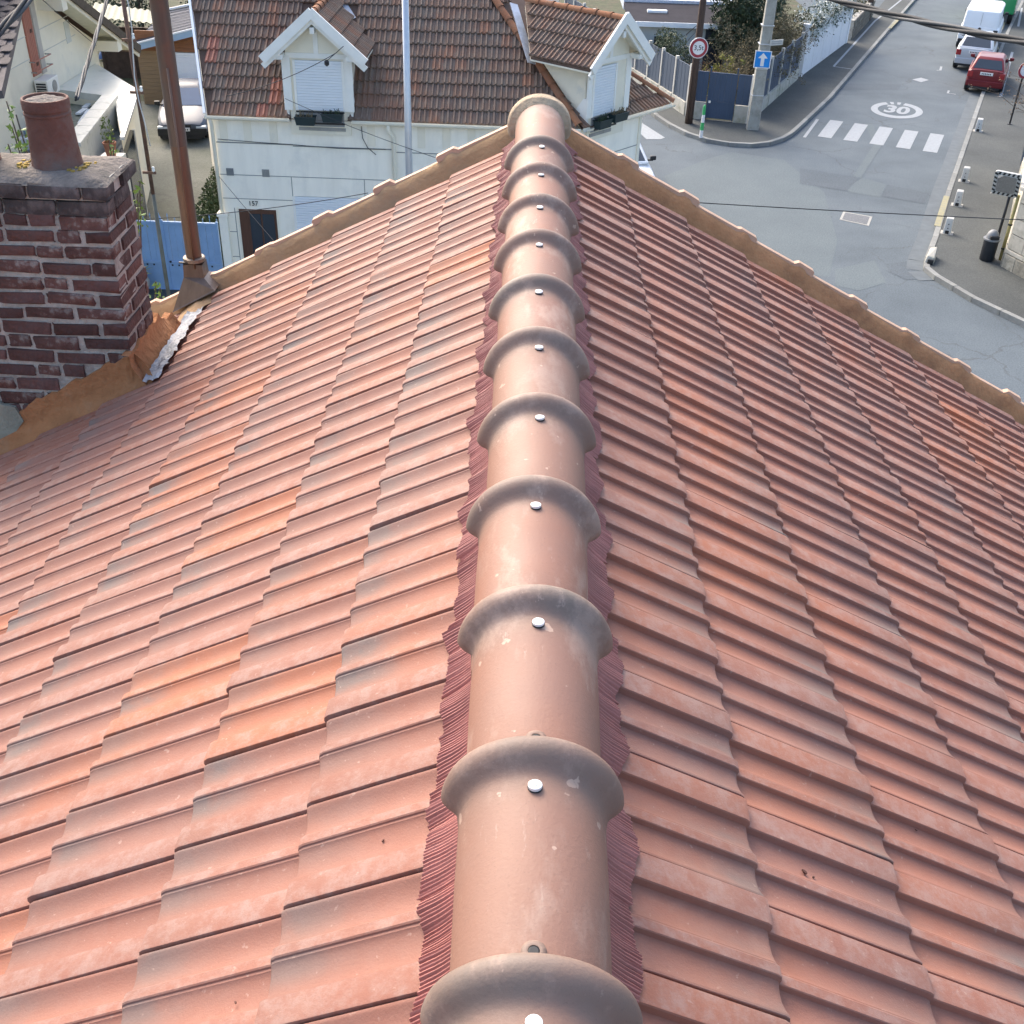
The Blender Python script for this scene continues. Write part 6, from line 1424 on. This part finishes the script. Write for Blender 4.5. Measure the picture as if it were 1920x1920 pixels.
# ------------------------------------------------------------------ vehicles
def loft(mb, secs, cap=True):
    n = len(secs[0]); k = len(mb.v); mb.v += [tuple(p) for s in secs for p in s]
    for i in range(len(secs) - 1):
        for j in range(n): mb.f.append((k + i * n + j, k + i * n + (j + 1) % n, k + (i + 1) * n + (j + 1) % n, k + (i + 1) * n + j))
    if cap: mb.f.append(tuple(k + j for j in range(n - 1, -1, -1))); mb.f.append(tuple(k + (len(secs) - 1) * n + j for j in range(n)))
def paint(name, col, metal=.3): return material(name, col, .4, .03, 2, metal=metal, spec=.4, coat=.3)
def car(name, label, cat, loc, rz, pm, L, W, H, st, cab, wheel=.30, wb=(.18, .80), dark_bumper=False, plate_front=False, group=None, glass=M_glass, lamps=True):
    """local +y is the front of the car; st: body stations (y fraction from the rear, half width factor, z low, z top); cab: (y rear base, y rear top, y front top, y front base) fractions, belt z, top half-width factor"""
    t = thing(name, label, cat, loc, rz, group); hw = W / 2; mb = MB(); secs = []
    def Yf(f): return (f - .5) * L
    for f, k, z0, z1 in st:
        w = hw * k; secs.append([(-w * .90, Yf(f), z0), (w * .90, Yf(f), z0), (w * .985, Yf(f), z0 + .10), (w, Yf(f), z0 + (z1 - z0) * .5), (w * .97, Yf(f), z1 - .10), (w * .88, Yf(f), z1 - .015), (w * .5, Yf(f), z1 + .012), (-w * .5, Yf(f), z1 + .012), (-w * .88, Yf(f), z1 - .015), (-w * .97, Yf(f), z1 - .10), (-w, Yf(f), z0 + (z1 - z0) * .5), (-w * .985, Yf(f), z0 + .10)])
    loft(mb, secs); body = mb.build('body', pm, t, smooth=38, bevel=.012, local=True)
    y0, y1, y2, y3 = [Yf(f) for f in cab[:4]]; zb, kt = cab[4], cab[5]; wb_, wt = hw * .90, hw * kt; zr = H
    cb = MB(); secs = []
    for (ya, yb, z, w) in ((y0, y3, zb - .06, wb_ + .02), (y0, y3, zb, wb_), (y1, y2, zr - .06, wt), (y1 + .10, y2 - .12, zr, wt * .86)):
        e = (yb - ya) * .12; secs.append([(-w * .93, ya, z), (w * .93, ya, z), (w, ya + e, z), (w, yb - e, z), (w * .90, yb, z), (-w * .90, yb, z), (-w, yb - e, z), (-w, ya + e, z)])
    loft(cb, secs); cb.build('cabin', pm, t, smooth=38, bevel=.012, local=True)
    # glazing stands 4 mm proud of the cabin faces
    def pane(pts, nm='window', m=glass, par=t):
        P = [Vector(p) for p in pts]; nrm = (P[1] - P[0]).cross(P[2] - P[0]).normalized(); c = sum(P, Vector()) / len(P)
        if nrm.dot(c - Vector((0, 0, zb * .7))) < 0: nrm = -nrm
        mbx = MB(); mbx.add([p + nrm * .007 for p in P] + [p - nrm * .02 for p in P], [tuple(range(len(P))), tuple(range(2 * len(P) - 1, len(P) - 1, -1))] + [(i, (i + 1) % len(P), len(P) + (i + 1) % len(P), len(P) + i) for i in range(len(P))]); return mbx.build(nm, m, par, local=True)
    def lerp3(a, b, f): return tuple(x + (y - x) * f for x, y in zip(a, b))
    zt = zr - .07
    a, b, c, d = (-wb_ * .93, y0, zb), (wb_ * .93, y0, zb), (wt * .93, y1, zr - .06), (-wt * .93, y1, zr - .06)
    def inset(q, lo=.10, hi=.92, s=.055):
        bl, br_, tr, tl = q; L0, R0 = lerp3(bl, tl, lo), lerp3(br_, tr, lo); L1, R1 = lerp3(bl, tl, hi), lerp3(br_, tr, hi); return [lerp3(L0, R0, s), lerp3(L0, R0, 1 - s), lerp3(L1, R1, 1 - s), lerp3(L1, R1, s)]
    if cab[6]: pane(inset([a, b, c, d]), 'rear_window')
    a, b, c, d = (wb_ * .90, y3, zb), (-wb_ * .90, y3, zb), (-wt * .90, y2, zr - .06), (wt * .90, y2, zr - .06)
    pane(inset([a, b, c, d], .06, .94), 'windscreen')
    for s in (-1, 1):
        e0, e1 = (y3 - y0) * .12, (y2 - y1) * .12; bl, br_, tr, tl = (s * wb_, y0 + e0, zb), (s * wb_, y3 - e0, zb), (s * wt, y2 - e1, zr - .06), (s * wt, y1 + e1, zr - .06)
        for f0, f1 in (((.06, .46), (.50, .95)) if cab[6] else ((.70, .96),)): pane([lerp3(lerp3(bl, br_, f0), lerp3(tl, tr, f0), .08), lerp3(lerp3(bl, br_, f1), lerp3(tl, tr, f1), .08), lerp3(lerp3(bl, br_, f1), lerp3(tl, tr, f1), .88), lerp3(lerp3(bl, br_, f0), lerp3(tl, tr, f0), .88)], 'side_window')
        MB().box(min(s * wb_ * .9, s * (hw + .02)), max(s * wb_ * .9, s * (hw + .02)), y3 - .18, y3 - .13, zb + .0, zb + .05).build('mirror_stalk', M_black, t, local=True)
        m = MB().box(s * (hw + .02) - .09, s * (hw + .02) + .09, y3 - .20, y3 - .10, zb + .02, zb + .15).build('wing_mirror', M_black if dark_bumper else pm, t, bevel=.03, local=True)
    # lamps, bumpers, plates
    fr, bk_ = Yf(1), Yf(0); zl = st[0][3]
    for s in (-1, 1):
        MB().box(s * hw * .80 - .12, s * hw * .80 + .10, bk_ - .012, bk_ + .14, zl - .30, zl - .06).build('tail_lamp', M_redlamp if lamps else M_black, t, bevel=.03, local=True)
        MB().box(s * hw * .72 - .17, s * hw * .72 + .17, fr - .16, fr + .012, st[-1][3] - .19, st[-1][3] - .05).build('headlamp', M_clearlamp, t, bevel=.03, local=True)
    for yy, sgn in ((bk_, -1), (fr, 1)):
        MB().box(-hw * .93, hw * .93, min(yy, yy + sgn * .05), max(yy, yy + sgn * .05), .26, .50).build('bumper', M_black if dark_bumper else pm, t, bevel=.04, local=True)
        MB().box(-hw * .8, hw * .8, min(yy - sgn * .05, yy + sgn * .03), max(yy - sgn * .05, yy + sgn * .03), .17, .27).build('bumper_skirt', M_black, t, local=True)
        zp = (.72 if sgn < 0 and zl > .8 else .42); p = MB().box(-.25, .25, min(yy, yy + sgn * .06), max(yy, yy + sgn * .06), zp, zp + .105).build('number_plate', M_plate, t, local=True)
        for k in range(6): MB().box(-.19 + k * .065, -.155 + k * .065, min(yy + sgn * .055, yy + sgn * .064), max(yy + sgn * .055, yy + sgn * .064), zp + .025, zp + .08).build('plate_mark', M_black, p, local=True)
    if plate_front:
        g = MB().box(-.30, .30, fr - .03, fr + .016, .50, .62).build('grille', M_black, t, bevel=.02, local=True)
    for f in wb:
        for s in (-1, 1):
            Mw_ = Tm((s * (hw - .10), Yf(f), wheel)) @ Matrix.Rotation(pi / 2 * s, 4, 'Y')
            w = MB().lathe([(wheel * .6, -.09), (wheel * .97, -.085), (wheel, -.05), (wheel, .05), (wheel * .97, .085), (wheel * .66, .092)], n=24, M=Mw_).build('tyre', M_rubber, t, smooth=40, local=True)
            MB().lathe([(wheel * .64, .07), (wheel * .60, .095), (wheel * .2, .085), (wheel * .16, .10)], n=20, M=Mw_).build('rim', M_alu, w, smooth=40, local=True)
            MB().lathe([(wheel * 1.12, -.12), (wheel * 1.12, .088)], n=22, M=Mw_, capb=False).build('wheel_arch', M_black, t, local=True)
    return t
hatch = [(0, .90, .26, .90), (.05, .97, .22, .92), (.25, 1, .20, .93), (.55, 1, .20, .92), (.74, .99, .20, .88), (.90, .95, .22, .74), (.985, .82, .26, .62), (1, .74, .30, .56)]
sedan = [(0, .86, .30, .84), (.03, .93, .24, .90), (.20, .99, .20, .94), (.5, 1, .20, .93), (.70, 1, .20, .92), (.86, .97, .21, .80), (.965, .88, .24, .69), (1, .78, .28, .62)]
psi = -math.atan2(BD.x, BD.y)
P_red = paint('burgundy_paint', (.16, .012, .018)); P_sil = paint('silver_paint', (.50, .53, .56), .5); P_wht = paint('van_white', (.74, .76, .78), .0); P_dkb = material('slate_blue_paint', (.07, .085, .115), .45, .03, 2, spec=.3); P_grn = paint('truck_green', (.02, .26, .09), .1)
# red hatchback: rear corners sit at these pixels
r0 = (pz(1806, 173, .06) + pz(1876, 175, .06)) / 2
def place(rear, L): c = Vector((rear.x, rear.y, 0)) + BD * (L / 2 - .12); return (c.x, c.y, .058)
car('red_hatchback', 'burgundy red hatchback parked half on the pavement, behind the silver car', 'car', place(r0, 3.6), psi, P_red, 3.6, 1.55, 1.33, hatch, (.02, .13, .52, .74, .90, .70, True), .29)
r1 = pz(1819, 134, .0)
car('silver_hatchback', 'silver compact car parked between the white van and the burgundy hatchback', 'car', place(r1 + BN * .0, 3.85), psi, P_sil, 3.85, 1.66, 1.38, hatch, (.02, .16, .55, .78, .94, .72, True), .31)
van_st = [(0, .96, .30, 1.05), (.03, .99, .24, 1.08), (.4, 1, .22, 1.08), (.75, 1, .22, 1.05), (.88, .98, .24, .98), (.97, .92, .26, .82), (1, .84, .30, .72)]
r2 = pz(1826, 97, .0)
van = car('white_van', 'white panel van parked in front of the silver car up the street', 'van', place(r2, 5.0), psi, P_wht, 5.0, 1.86, 1.80, van_st, (.004, .02, .74, .90, 1.06, .86, False), .33, lamps=False, dark_bumper=True)
MB().lathe([(.075, 0), (.075, .02), (.05, .03)], n=16, M=Tm((0, -2.5, .98)) @ Matrix.Rotation(pi / 2, 4, 'X')).build('rear_badge', M_black, van, local=True)
MB().box(-.006, .006, -2.47, -2.45, .5, 1.68).build('door_gap', M_joint, van, local=True)
for y in (-1.6, -.4, .8): MB().box(-.72, .72, y - .012, y + .012, 1.796, 1.804).build('roof_seam', M_joint, van, local=True)
r3 = r2 + BD * 8.2
trk = thing('green_truck', 'bright green box vehicle parked beyond the white van', 'truck', tuple(Vector((r3.x, r3.y, 0)) + BD * 2.6 + BN * .2), psi)
MB().box(-1.0, 1.0, -2.6, 1.4, .6, 2.25).build('box_body', P_grn, trk, bevel=.05, local=True); MB().box(-.95, .95, 1.45, 2.6, .5, 2.2).build('cab', P_grn, trk, bevel=.12, local=True); MB().box(-.8, .8, 2.5, 2.62, 1.3, 2.0).build('windscreen', M_glass, trk, local=True)
for y in (-1.6, 1.9):
    for s in (-1, 1): MB().lathe([(.36, -.12), (.38, 0), (.36, .12)], n=20, M=Tm((s * .85, y, .38)) @ Matrix.Rotation(pi / 2, 4, 'Y')).build('wheel', M_rubber, trk, local=True)
# dark saloon on the driveway, facing the gate
vf = (pz(299, 271, .02) + pz(391, 270, .02)) / 2
car('saloon_car', 'pale metallic slate saloon with black bumper on the driveway, facing the blue gate', 'car', (vf.x - .42, vf.y + 2.30, .02), pi + .18, P_dkb, 4.58, 1.70, 1.40, sedan, (.16, .31, .55, .73, .90, .66, True), .31, dark_bumper=True, plate_front=True, glass=M_blueglass)
# parked car peeping past the street corner of the white house
cc2 = pz(1211, 300, .95)
car('white_car', 'white car with black mirror half hidden by the street corner of house 157', 'car', (cc2.x - .86, cc2.y + .75, .0), pi + .22, P_wht, 4.0, 1.72, 1.50, hatch, (.02, .16, .55, .78, .94, .72, True), .30, dark_bumper=True, plate_front=True)
# ------------------------------------------------------------------ right-hand pavement
M_boll = material('bollard_white', (.52, .52, .49), .7, .12, 6, .15, 50, col2=(.36, .36, .33), mask=(7, .58, .72), rnd=.06)
bpix = [(1833, 246, 'the post foot farthest up the street'), (1807, 340, 'the zebra crossing end'), (1794, 385, 'the yellow kerb mark, upper end'), (1775, 437, 'the yellow kerb mark, lower end')]
bl = ['short white concrete bollard standing alone, up the pavement beside the zebra crossing', 'short white concrete bollard, second along the kerb below the zebra crossing', 'short white concrete bollard beside the upper end of the yellow kerb mark', 'short white concrete bollard nearest the litter bin, beside the yellow kerb mark']
for (x, y, _), lab in zip(bpix, bl):
    P = pz(x, y, PVT); t = thing('bollard', lab, 'bollard', (P.x, P.y, PVT), psi, 'low bollards along the right kerb')
    MB().add([(-.11, -.11, 0), (.11, -.11, 0), (.11, .11, 0), (-.11, .11, 0), (-.095, -.02, .42), (.095, -.02, .42), (.095, .10, .46), (-.095, .10, .46)], [(3, 2, 1, 0), (4, 5, 6, 7), (0, 1, 5, 4), (1, 2, 6, 5), (2, 3, 7, 6), (3, 0, 4, 7)]).build('block', M_boll, t, bevel=.022, local=True)
    MB().box(-.05, .05, -.115, -.08, .0, .10).build('foot_notch', M_black, t, local=True)
    for z in (.16, .27): MB().lathe([(.017, 0), (.017, .012)], n=8, M=Tm((0, -.085 + (z - .1) * .2, z)) @ Matrix.Rotation(pi / 2, 4, 'X')).build('bolt_hole', M_black, t, local=True)
    MB().box(-.17, .17, -.15, .17, -.01, .012).build('base_pad', M_conc, t, local=True)
P = pz(1744, 488, PVT); t = thing('broken_bollard', 'broken mossy bollard stump lying against the kerb at the corner', 'bollard', (P.x, P.y, PVT), psi)
MB().add([(-.13, -.30, 0), (.12, -.32, 0), (.13, .34, 0), (-.12, .30, 0), (-.08, -.22, .20), (.10, -.26, .16), (.09, .30, .30), (-.08, .26, .26)], [(3, 2, 1, 0), (4, 5, 6, 7), (0, 1, 5, 4), (1, 2, 6, 5), (2, 3, 7, 6), (3, 0, 4, 7)]).build('stump', M_lowwall, t, bevel=.03, local=True)
MB().box(-.05, .10, -.36, -.28, .0, .14).build('broken_end', M_black, t, bevel=.02, local=True)
# litter bin and mirror post
bp_ = pz(1849, 487, PVT)
bn = thing('litter_bin', 'black round litter bin with a domed grey hood strapped to the mirror post', 'litter bin', (bp_.x, bp_.y, PVT))
MB().lathe([(.17, 0), (.185, .02), (.19, .50), (.195, .56)], n=28).build('bin_body', material('bin_black', (.022, .026, .032), .45, .15), bn, smooth=40, local=True)
MB().lathe([(.215, .555), (.22, .575), (.215, .60)], n=28).build('bin_rim', material('bin_grey', (.20, .21, .22), .5, .1), bn, smooth=30, local=True)
MB().lathe([(.165, .60), (.16, .66), (.135, .74), (.085, .80), (.02, .825)], n=28).build('bin_hood', MATS['bin_grey'], bn, smooth=50, local=True)
MB().box(-.12, .12, -.19, -.10, .61, .70).build('bin_mouth', M_black, bn, bevel=.02, local=True)
mp_ = Vector((bp_.x + .20, bp_.y + .14, PVT)); mz = pv(1886, 345, mp_).z
mpo = thing('mirror_post', 'slim dark post carrying the traffic mirror, beside the litter bin', 'post', tuple(mp_))
MB().tube([mp_, (mp_.x, mp_.y, mz - .05)], .038, 10).build('shaft', M_black, mpo, smooth=True); MB().lathe([(.08, 0), (.08, .02), (.045, .05)], tuple(mp_), 12).build('base', M_black, mpo)
for z in (.25, .62): MB().tube([(mp_.x - .04, mp_.y, PVT + z), (mp_.x - .2, mp_.y - .13, PVT + z)], .012, 6).build('bin_strap', M_galv, mpo)
mm_ = pv(1883, 345, mp_)
mi = thing('traffic_mirror', 'convex traffic mirror with rounded black and white striped frame on the dark post', 'traffic mirror', (mm_.x, mm_.y - .1, mz))
fw = Vector((-.52, -.80, -.28)).normalized(); ri = Vector((fw.y, -fw.x, 0)).normalized() * -1
ri = ri if ri.x > 0 else -ri; upv = ri.cross(-fw).normalized(); upv = upv if upv.z > 0 else -upv
Mm = Matrix(((ri.x, upv.x, fw.x, mm_.x), (ri.y, upv.y, fw.y, mm_.y - .12), (ri.z, upv.z, fw.z, mz + .02), (0, 0, 0, 1)))
def rrect(h, r, n=6):
    o = []
    for cx_, cy_, a0 in ((h - r, h - r, 0), (-h + r, h - r, pi / 2), (-h + r, -h + r, pi), (h - r, -h + r, 3 * pi / 2)):
        o += [(cx_ + r * cos(a0 + pi / 2 * k / n), cy_ + r * sin(a0 + pi / 2 * k / n)) for k in range(n + 1)]
    return o
MB().prism(rrect(.33, .07), -.06, 0, Mm).build('frame_back', M_boll, mi)
MB().prism(rrect(.235, .06), 0, .012, Mm).build('mirror_glass', material('mirror_surface', (.55, .58, .62), .04, .02, metal=1.0), mi)
for s_ in range(4):
    R_ = Matrix.Rotation(s_ * pi / 2, 4, 'Z')
    for k in range(5):
        x = -.25 + k * .115; MB().add([Mm @ (R_ @ Vector(p)) for p in ((x, .245, .004), (x + .055, .245, .004), (x + .085, .322, .004), (x + .03, .322, .004))], [(0, 1, 2, 3)]).build('black_stripe', M_black, mi, fix=False)
for z in (-.33,):
    for f_ in (.0, .33, .66, 1): MB().bar(Mm @ Vector((-.33 + .66 * f_, -.33, 0)), Mm @ Vector((-.33 + .66 * f_, -.33, -.30)), .015, .015).build('visor_bar', M_boll, mi)
for d_ in (-.06, -.18, -.30): MB().bar(Mm @ Vector((-.33, -.34, d_)), Mm @ Vector((.33, -.34, d_)), .02, .02).build('visor_bar', M_boll, mi)
# slim dark post up the pavement, with round sign seen edge-on in the shrub
P = pz(1893, 233, PVT); t = thing('sign_post', 'slim black post standing on the pavement by the bare shrub', 'post', (P.x, P.y, PVT)); MB().tube([(0, 0, 0), (0, 0, 3.1)], .035, 8).build('shaft', M_black, t, local=True); MB().lathe([(.09, 0), (.09, .02), (.04, .03)], n=10).build('base', M_black, t, local=True)
sc2 = pv(1917, 130, P); MB().lathe([(.30, -.012), (.30, .0)], n=28, M=Tm((sc2.x - P.x + .1, -.06, sc2.z - PVT)) @ Matrix.Rotation(.2, 4, 'Z') @ Matrix.Rotation(pi / 2, 4, 'X')).build('sign_disc', M_signwhite, t, local=True)
MB().lathe([(.305, .002), (.305, .008), (.22, .008), (.22, .002)], n=28, M=Tm((sc2.x - P.x + .1, -.06, sc2.z - PVT)) @ Matrix.Rotation(.2, 4, 'Z') @ Matrix.Rotation(pi / 2, 4, 'X'), capb=False, capt=False).build('red_rim', M_signred, t, local=True)
# dressed stone corner of the property on the right
M_stone = material('dressed_limestone', (.47, .45, .39), .9, .12, 5, .4, 30, col2=(.27, .265, .22), mask=(3.2, .5, .74), rnd=.12)
M_rough = material('rough_limestone', (.30, .285, .24), .95, .3, 7, .9, 14, col2=(.17, .165, .135), mask=(5, .48, .68), rnd=.15)
sw0 = pz(1878, 500, PVT); cA = Vector((sw0.x + .05, sw0.y + .05, 0)); e1 = BD; e2 = Vector((.34, -.94, 0)).normalized()
sb = thing('stone_boundary_wall', 'dressed pale stone corner wall with rough plinth behind the mirror post', 'wall', tuple(cA + Vector((.6, 0, 0))))
for dvec, nv_, Lw in ((e2, Vector((-.94, -.34, 0)), 3.4), (e1, -BN, 9.5)):
    # plinth blocks, then smooth ashlar, each block its own piece
    core = cA - nv_ * .18 + dvec * .05
    MB().bar(core + Vector((0, 0, 1.05)), core + dvec * Lw + Vector((0, 0, 1.05)), .30, 2.1).build('wall_core', M_oldmort, sb)
    for r, (z0, z1, mat_, th) in enumerate(((.05, .48, M_rough, .09), (.49, .60, M_stone, .07), (.61, 1.00, M_stone, .04), (1.01, 1.40, M_stone, .04), (1.41, 1.80, M_stone, .04), (1.81, 2.12, M_stone, .04))):
        x = 0 if r % 2 == 0 else -.02; k = 0
        while x < Lw:
            L = min((.62 if (r + k) % 2 else .48) * random.uniform(.9, 1.1), Lw - x + .01)
            if L < .1: break
            a = cA + dvec * (x + .005) + Vector((0, 0, (z0 + z1) / 2)); M = frame(a + nv_ * (-.02), dvec)
            yy = (M.to_3x3() @ Vector((0, 1, 0))).dot(nv_)
            mb = MB().box(0, L - .014, -.06 if yy > 0 else -th, th if yy > 0 else .06, -(z1 - z0) / 2 + .006, (z1 - z0) / 2 - .006, M); mb.build('stone_block', mat_, sb, bevel=.02 if r == 0 else .008)
            x += L; k += 1
    for k in range(int(Lw / .9) + 1):
        a = cA + dvec * (k * .9 - .05) + Vector((0, 0, 2.18)) - nv_ * .1; b = cA + dvec * min(k * .9 + .84, Lw) + Vector((0, 0, 2.18)) - nv_ * .1
        if (b - a).length > .1: MB().bar(a, b, .46, .10).build('coping_stone', M_stone, sb, bevel=.015)
yp = cA + e1 * .45 - BN * .10
t = thing('drain_pipe', 'mustard yellow drain pipe on the mossy wall between bin and stone corner', 'pipe', (yp.x, yp.y, PVT)); MB().tube([(0, 0, .0), (0, 0, 1.75)], .045, 8).build('pipe', material('mustard_pipe', (.42, .36, .15), .7, .2, 5), t, smooth=True, local=True)
for z in (.3, .95): MB().lathe([(.06, 0), (.06, .04)], (0, 0, z), 10).build('pipe_bracket', M_black, t, local=True)
twigs('bare_shrub', 'leafless brown shrub overhanging the right pavement by the black post', 'shrub', tuple(cA + e1 * 13 + BN * 1.2), 60, 3.0, .55, material('bare_stem', (.12, .095, .075), .9, .3), .016, 5, 6, material('tan_bud', (.20, .14, .09), .9, .3), 31)
bush('verge_shrub', 'low olive shrub behind the right-hand stone wall', 'shrub', tuple(cA + e1 * 8 + BN * 1.6), [((0, 0, 1.6), (.9, 1.4, .9), 500)], MATS['olive_leaf'], .12, 1.0)
# ------------------------------------------------------------------ overhead lines
M_cable = material('black_cable', (.022, .025, .03), .7, .15, 8)
M_cab2 = material('grey_cable', (.05, .058, .068), .65, .15, 8)
def twisted(name, label, A, B, sag, r, tw, strands=3, cat='cable', n=60):
    A, B = Vector(A), Vector(B); t = thing(name, label, cat, tuple((A + B) / 2)); d = (B - A).normalized(); s_ = d.cross(Vector((0, 0, 1))).normalized(); u_ = s_.cross(d)
    for k in range(strands):
        path = []
        for i in range(n + 1):
            f_ = i / n; p = A.lerp(B, f_) - Vector((0, 0, sag * 4 * f_ * (1 - f_))); a = 2 * pi * (k / strands + tw * f_); off = r * (1.15 if strands > 1 else 0); path.append(p + s_ * (off * cos(a)) + u_ * (off * sin(a)))
        MB().tube(path, r, 7).build('strand', M_cab2 if k == 1 else M_cable, t, smooth=True)
    return t
twisted('overhead_cable', 'thick twisted black overhead cable crossing above the parked vehicles', py(1390, -58, 24), py(1985, 90, 15), .12, .028, 2.5)
twisted('overhead_cable', 'thick twisted cable bundle crossing the top left corner', py(-40, 100, 9.0), py(95, -45, 10.5), .0, .018, 1.0)
twisted('overhead_cable', 'twisted black service cable hanging down behind the clay pot', py(210, -30, 15.0), py(143, 186, 11.0), .0, .012, 2.2)
twisted('telephone_wire', 'single thin wire stretched over the junction', py(1180, 372, 17.5), py(1960, 414, 20), .02, .009, 0, 1)
twisted('telephone_wire', 'thin wire from the service mast to the front dormer', py(425, 180, 20.6), py(632, 98, 23.2), .1, .007, 0, 1)
twisted('telephone_wire', 'thin wire sloping across the facade and door of house 157', py(410, 330, 23.0), py(560, 505, 20), .02, .006, 0, 1)
twisted('telephone_wire', 'dark service wire strung from the blue gate across the house number', py(250, 412, 21.0), py(690, 362, 20), .08, .008, 0, 1)
twisted('telephone_wire', 'thin wire crossing the driveway towards the flue pipe', py(75, -5, 22), py(180, 85, 30), .02, .008, 0, 1)
twisted('telephone_wire', 'thin wire from the front dormer down towards the lamp post', py(535, 185, 23.2), py(830, 300, 21), .05, .006, 0, 1)
dbx = py(613, 124, 23.1); t = thing('junction_clamp', 'small black cable clamp hanging before the front dormer shutter', 'cable clamp', tuple(dbx)); MB().lathe([(.02, 0), (.05, .03), (.05, .09), (.02, .12)], n=10).build('clamp_body', M_black, t, local=True); MB().tube([(0, 0, .1), (.35, .1, .38)], .008, 5).build('clamp_wire', M_black, t, local=True)
# ------------------------------------------------------------------ leafy shrub behind the chimney, its twig tips showing around it
sy = 5.6
tp = [(12, 190), (30, 215), (22, 238), (50, 235), (15, 270), (45, 278), (58, 260), (205, 262), (212, 275), (262, 340), (258, 362), (252, 420), (292, 528), (300, 540)]
ts = thing('young_tree', 'slender young tree with bright green leaf sprigs behind the brick chimney', 'tree', (-3.1, 5.9, 0))
stm = MB(); lfv = MB(); rg = random.Random(44); root = Vector((-3.1, 5.9, 0)); crotch = Vector((-2.95, 5.8, 5.6))
stm.tube([root, (-3.05, 5.85, 3), crotch], [.07, .055, .04], 8)
for a, b in tp:
    T = py(a, b, sy + rg.uniform(-.15, .25)); mid_ = crotch.lerp(T, .55) + Vector((0, .15, -.12)); stm.tube([crotch, mid_, T], [.018, .010, .004], 5)
    for k in range(9):
        c = mid_.lerp(T, .80 + .024 * k) + Vector((rg.gauss(0, .018), rg.gauss(0, .018), rg.gauss(0, .014))); leafcloud(lfv, c, (.015, .015, .015), 2, .042, rng=rg)
stm.build('trunk', M_bark, ts, smooth=True); lfv.build('leaves', material('spring_leaf', (.16, .26, .045), .5, .3, 8), ts, fix=False)

# ------------------------------------------------------------------ chips of clay left by the roofers
M_chip = material('clay_chip', (.09, .04, .03), .9, .3, 30)
for i, (a, b, sg, lab) in enumerate(((1508, 1636, 1, 'largest clay chip lying in a channel of the right slope'), (1525, 1645, 1, 'tiny clay chip beside the largest one on the right slope'), (1718, 1557, 1, 'dark clay crumb on an orange tile of the right slope'), (628, 1607, -1, 'small dark crumb on the left slope near the ridge'), (718, 1577, -1, 'small dark crumb close to the pleated strip on the left slope'), (442, 1880, -1, 'dark clay crumb low on the left slope'))):
    P = pp(a, b, (0, 0, ZA - .03), (sg * SN, 0, CS)); r = .0055 if i == 0 else .0028; nrm = Vector((sg * SN, 0, CS))
    mb = MB(); rg = random.Random(i); M = frame(P + nrm * (r * .2), Vector((sg * CS, 0, -SN)), nrm) @ Matrix.Rotation(rg.uniform(0, 3), 4, 'Z')
    mb.prism([(r * 1.3 * cos(k * 1.05) * rg.uniform(.6, 1.1), r * .7 * sin(k * 1.05) * rg.uniform(.7, 1.1)) for k in range(6)], -r * .3, r * .4, M)
    tag(mb.build('clay_chip', M_chip), lab, 'debris', 'crumbs of clay on the new roof')
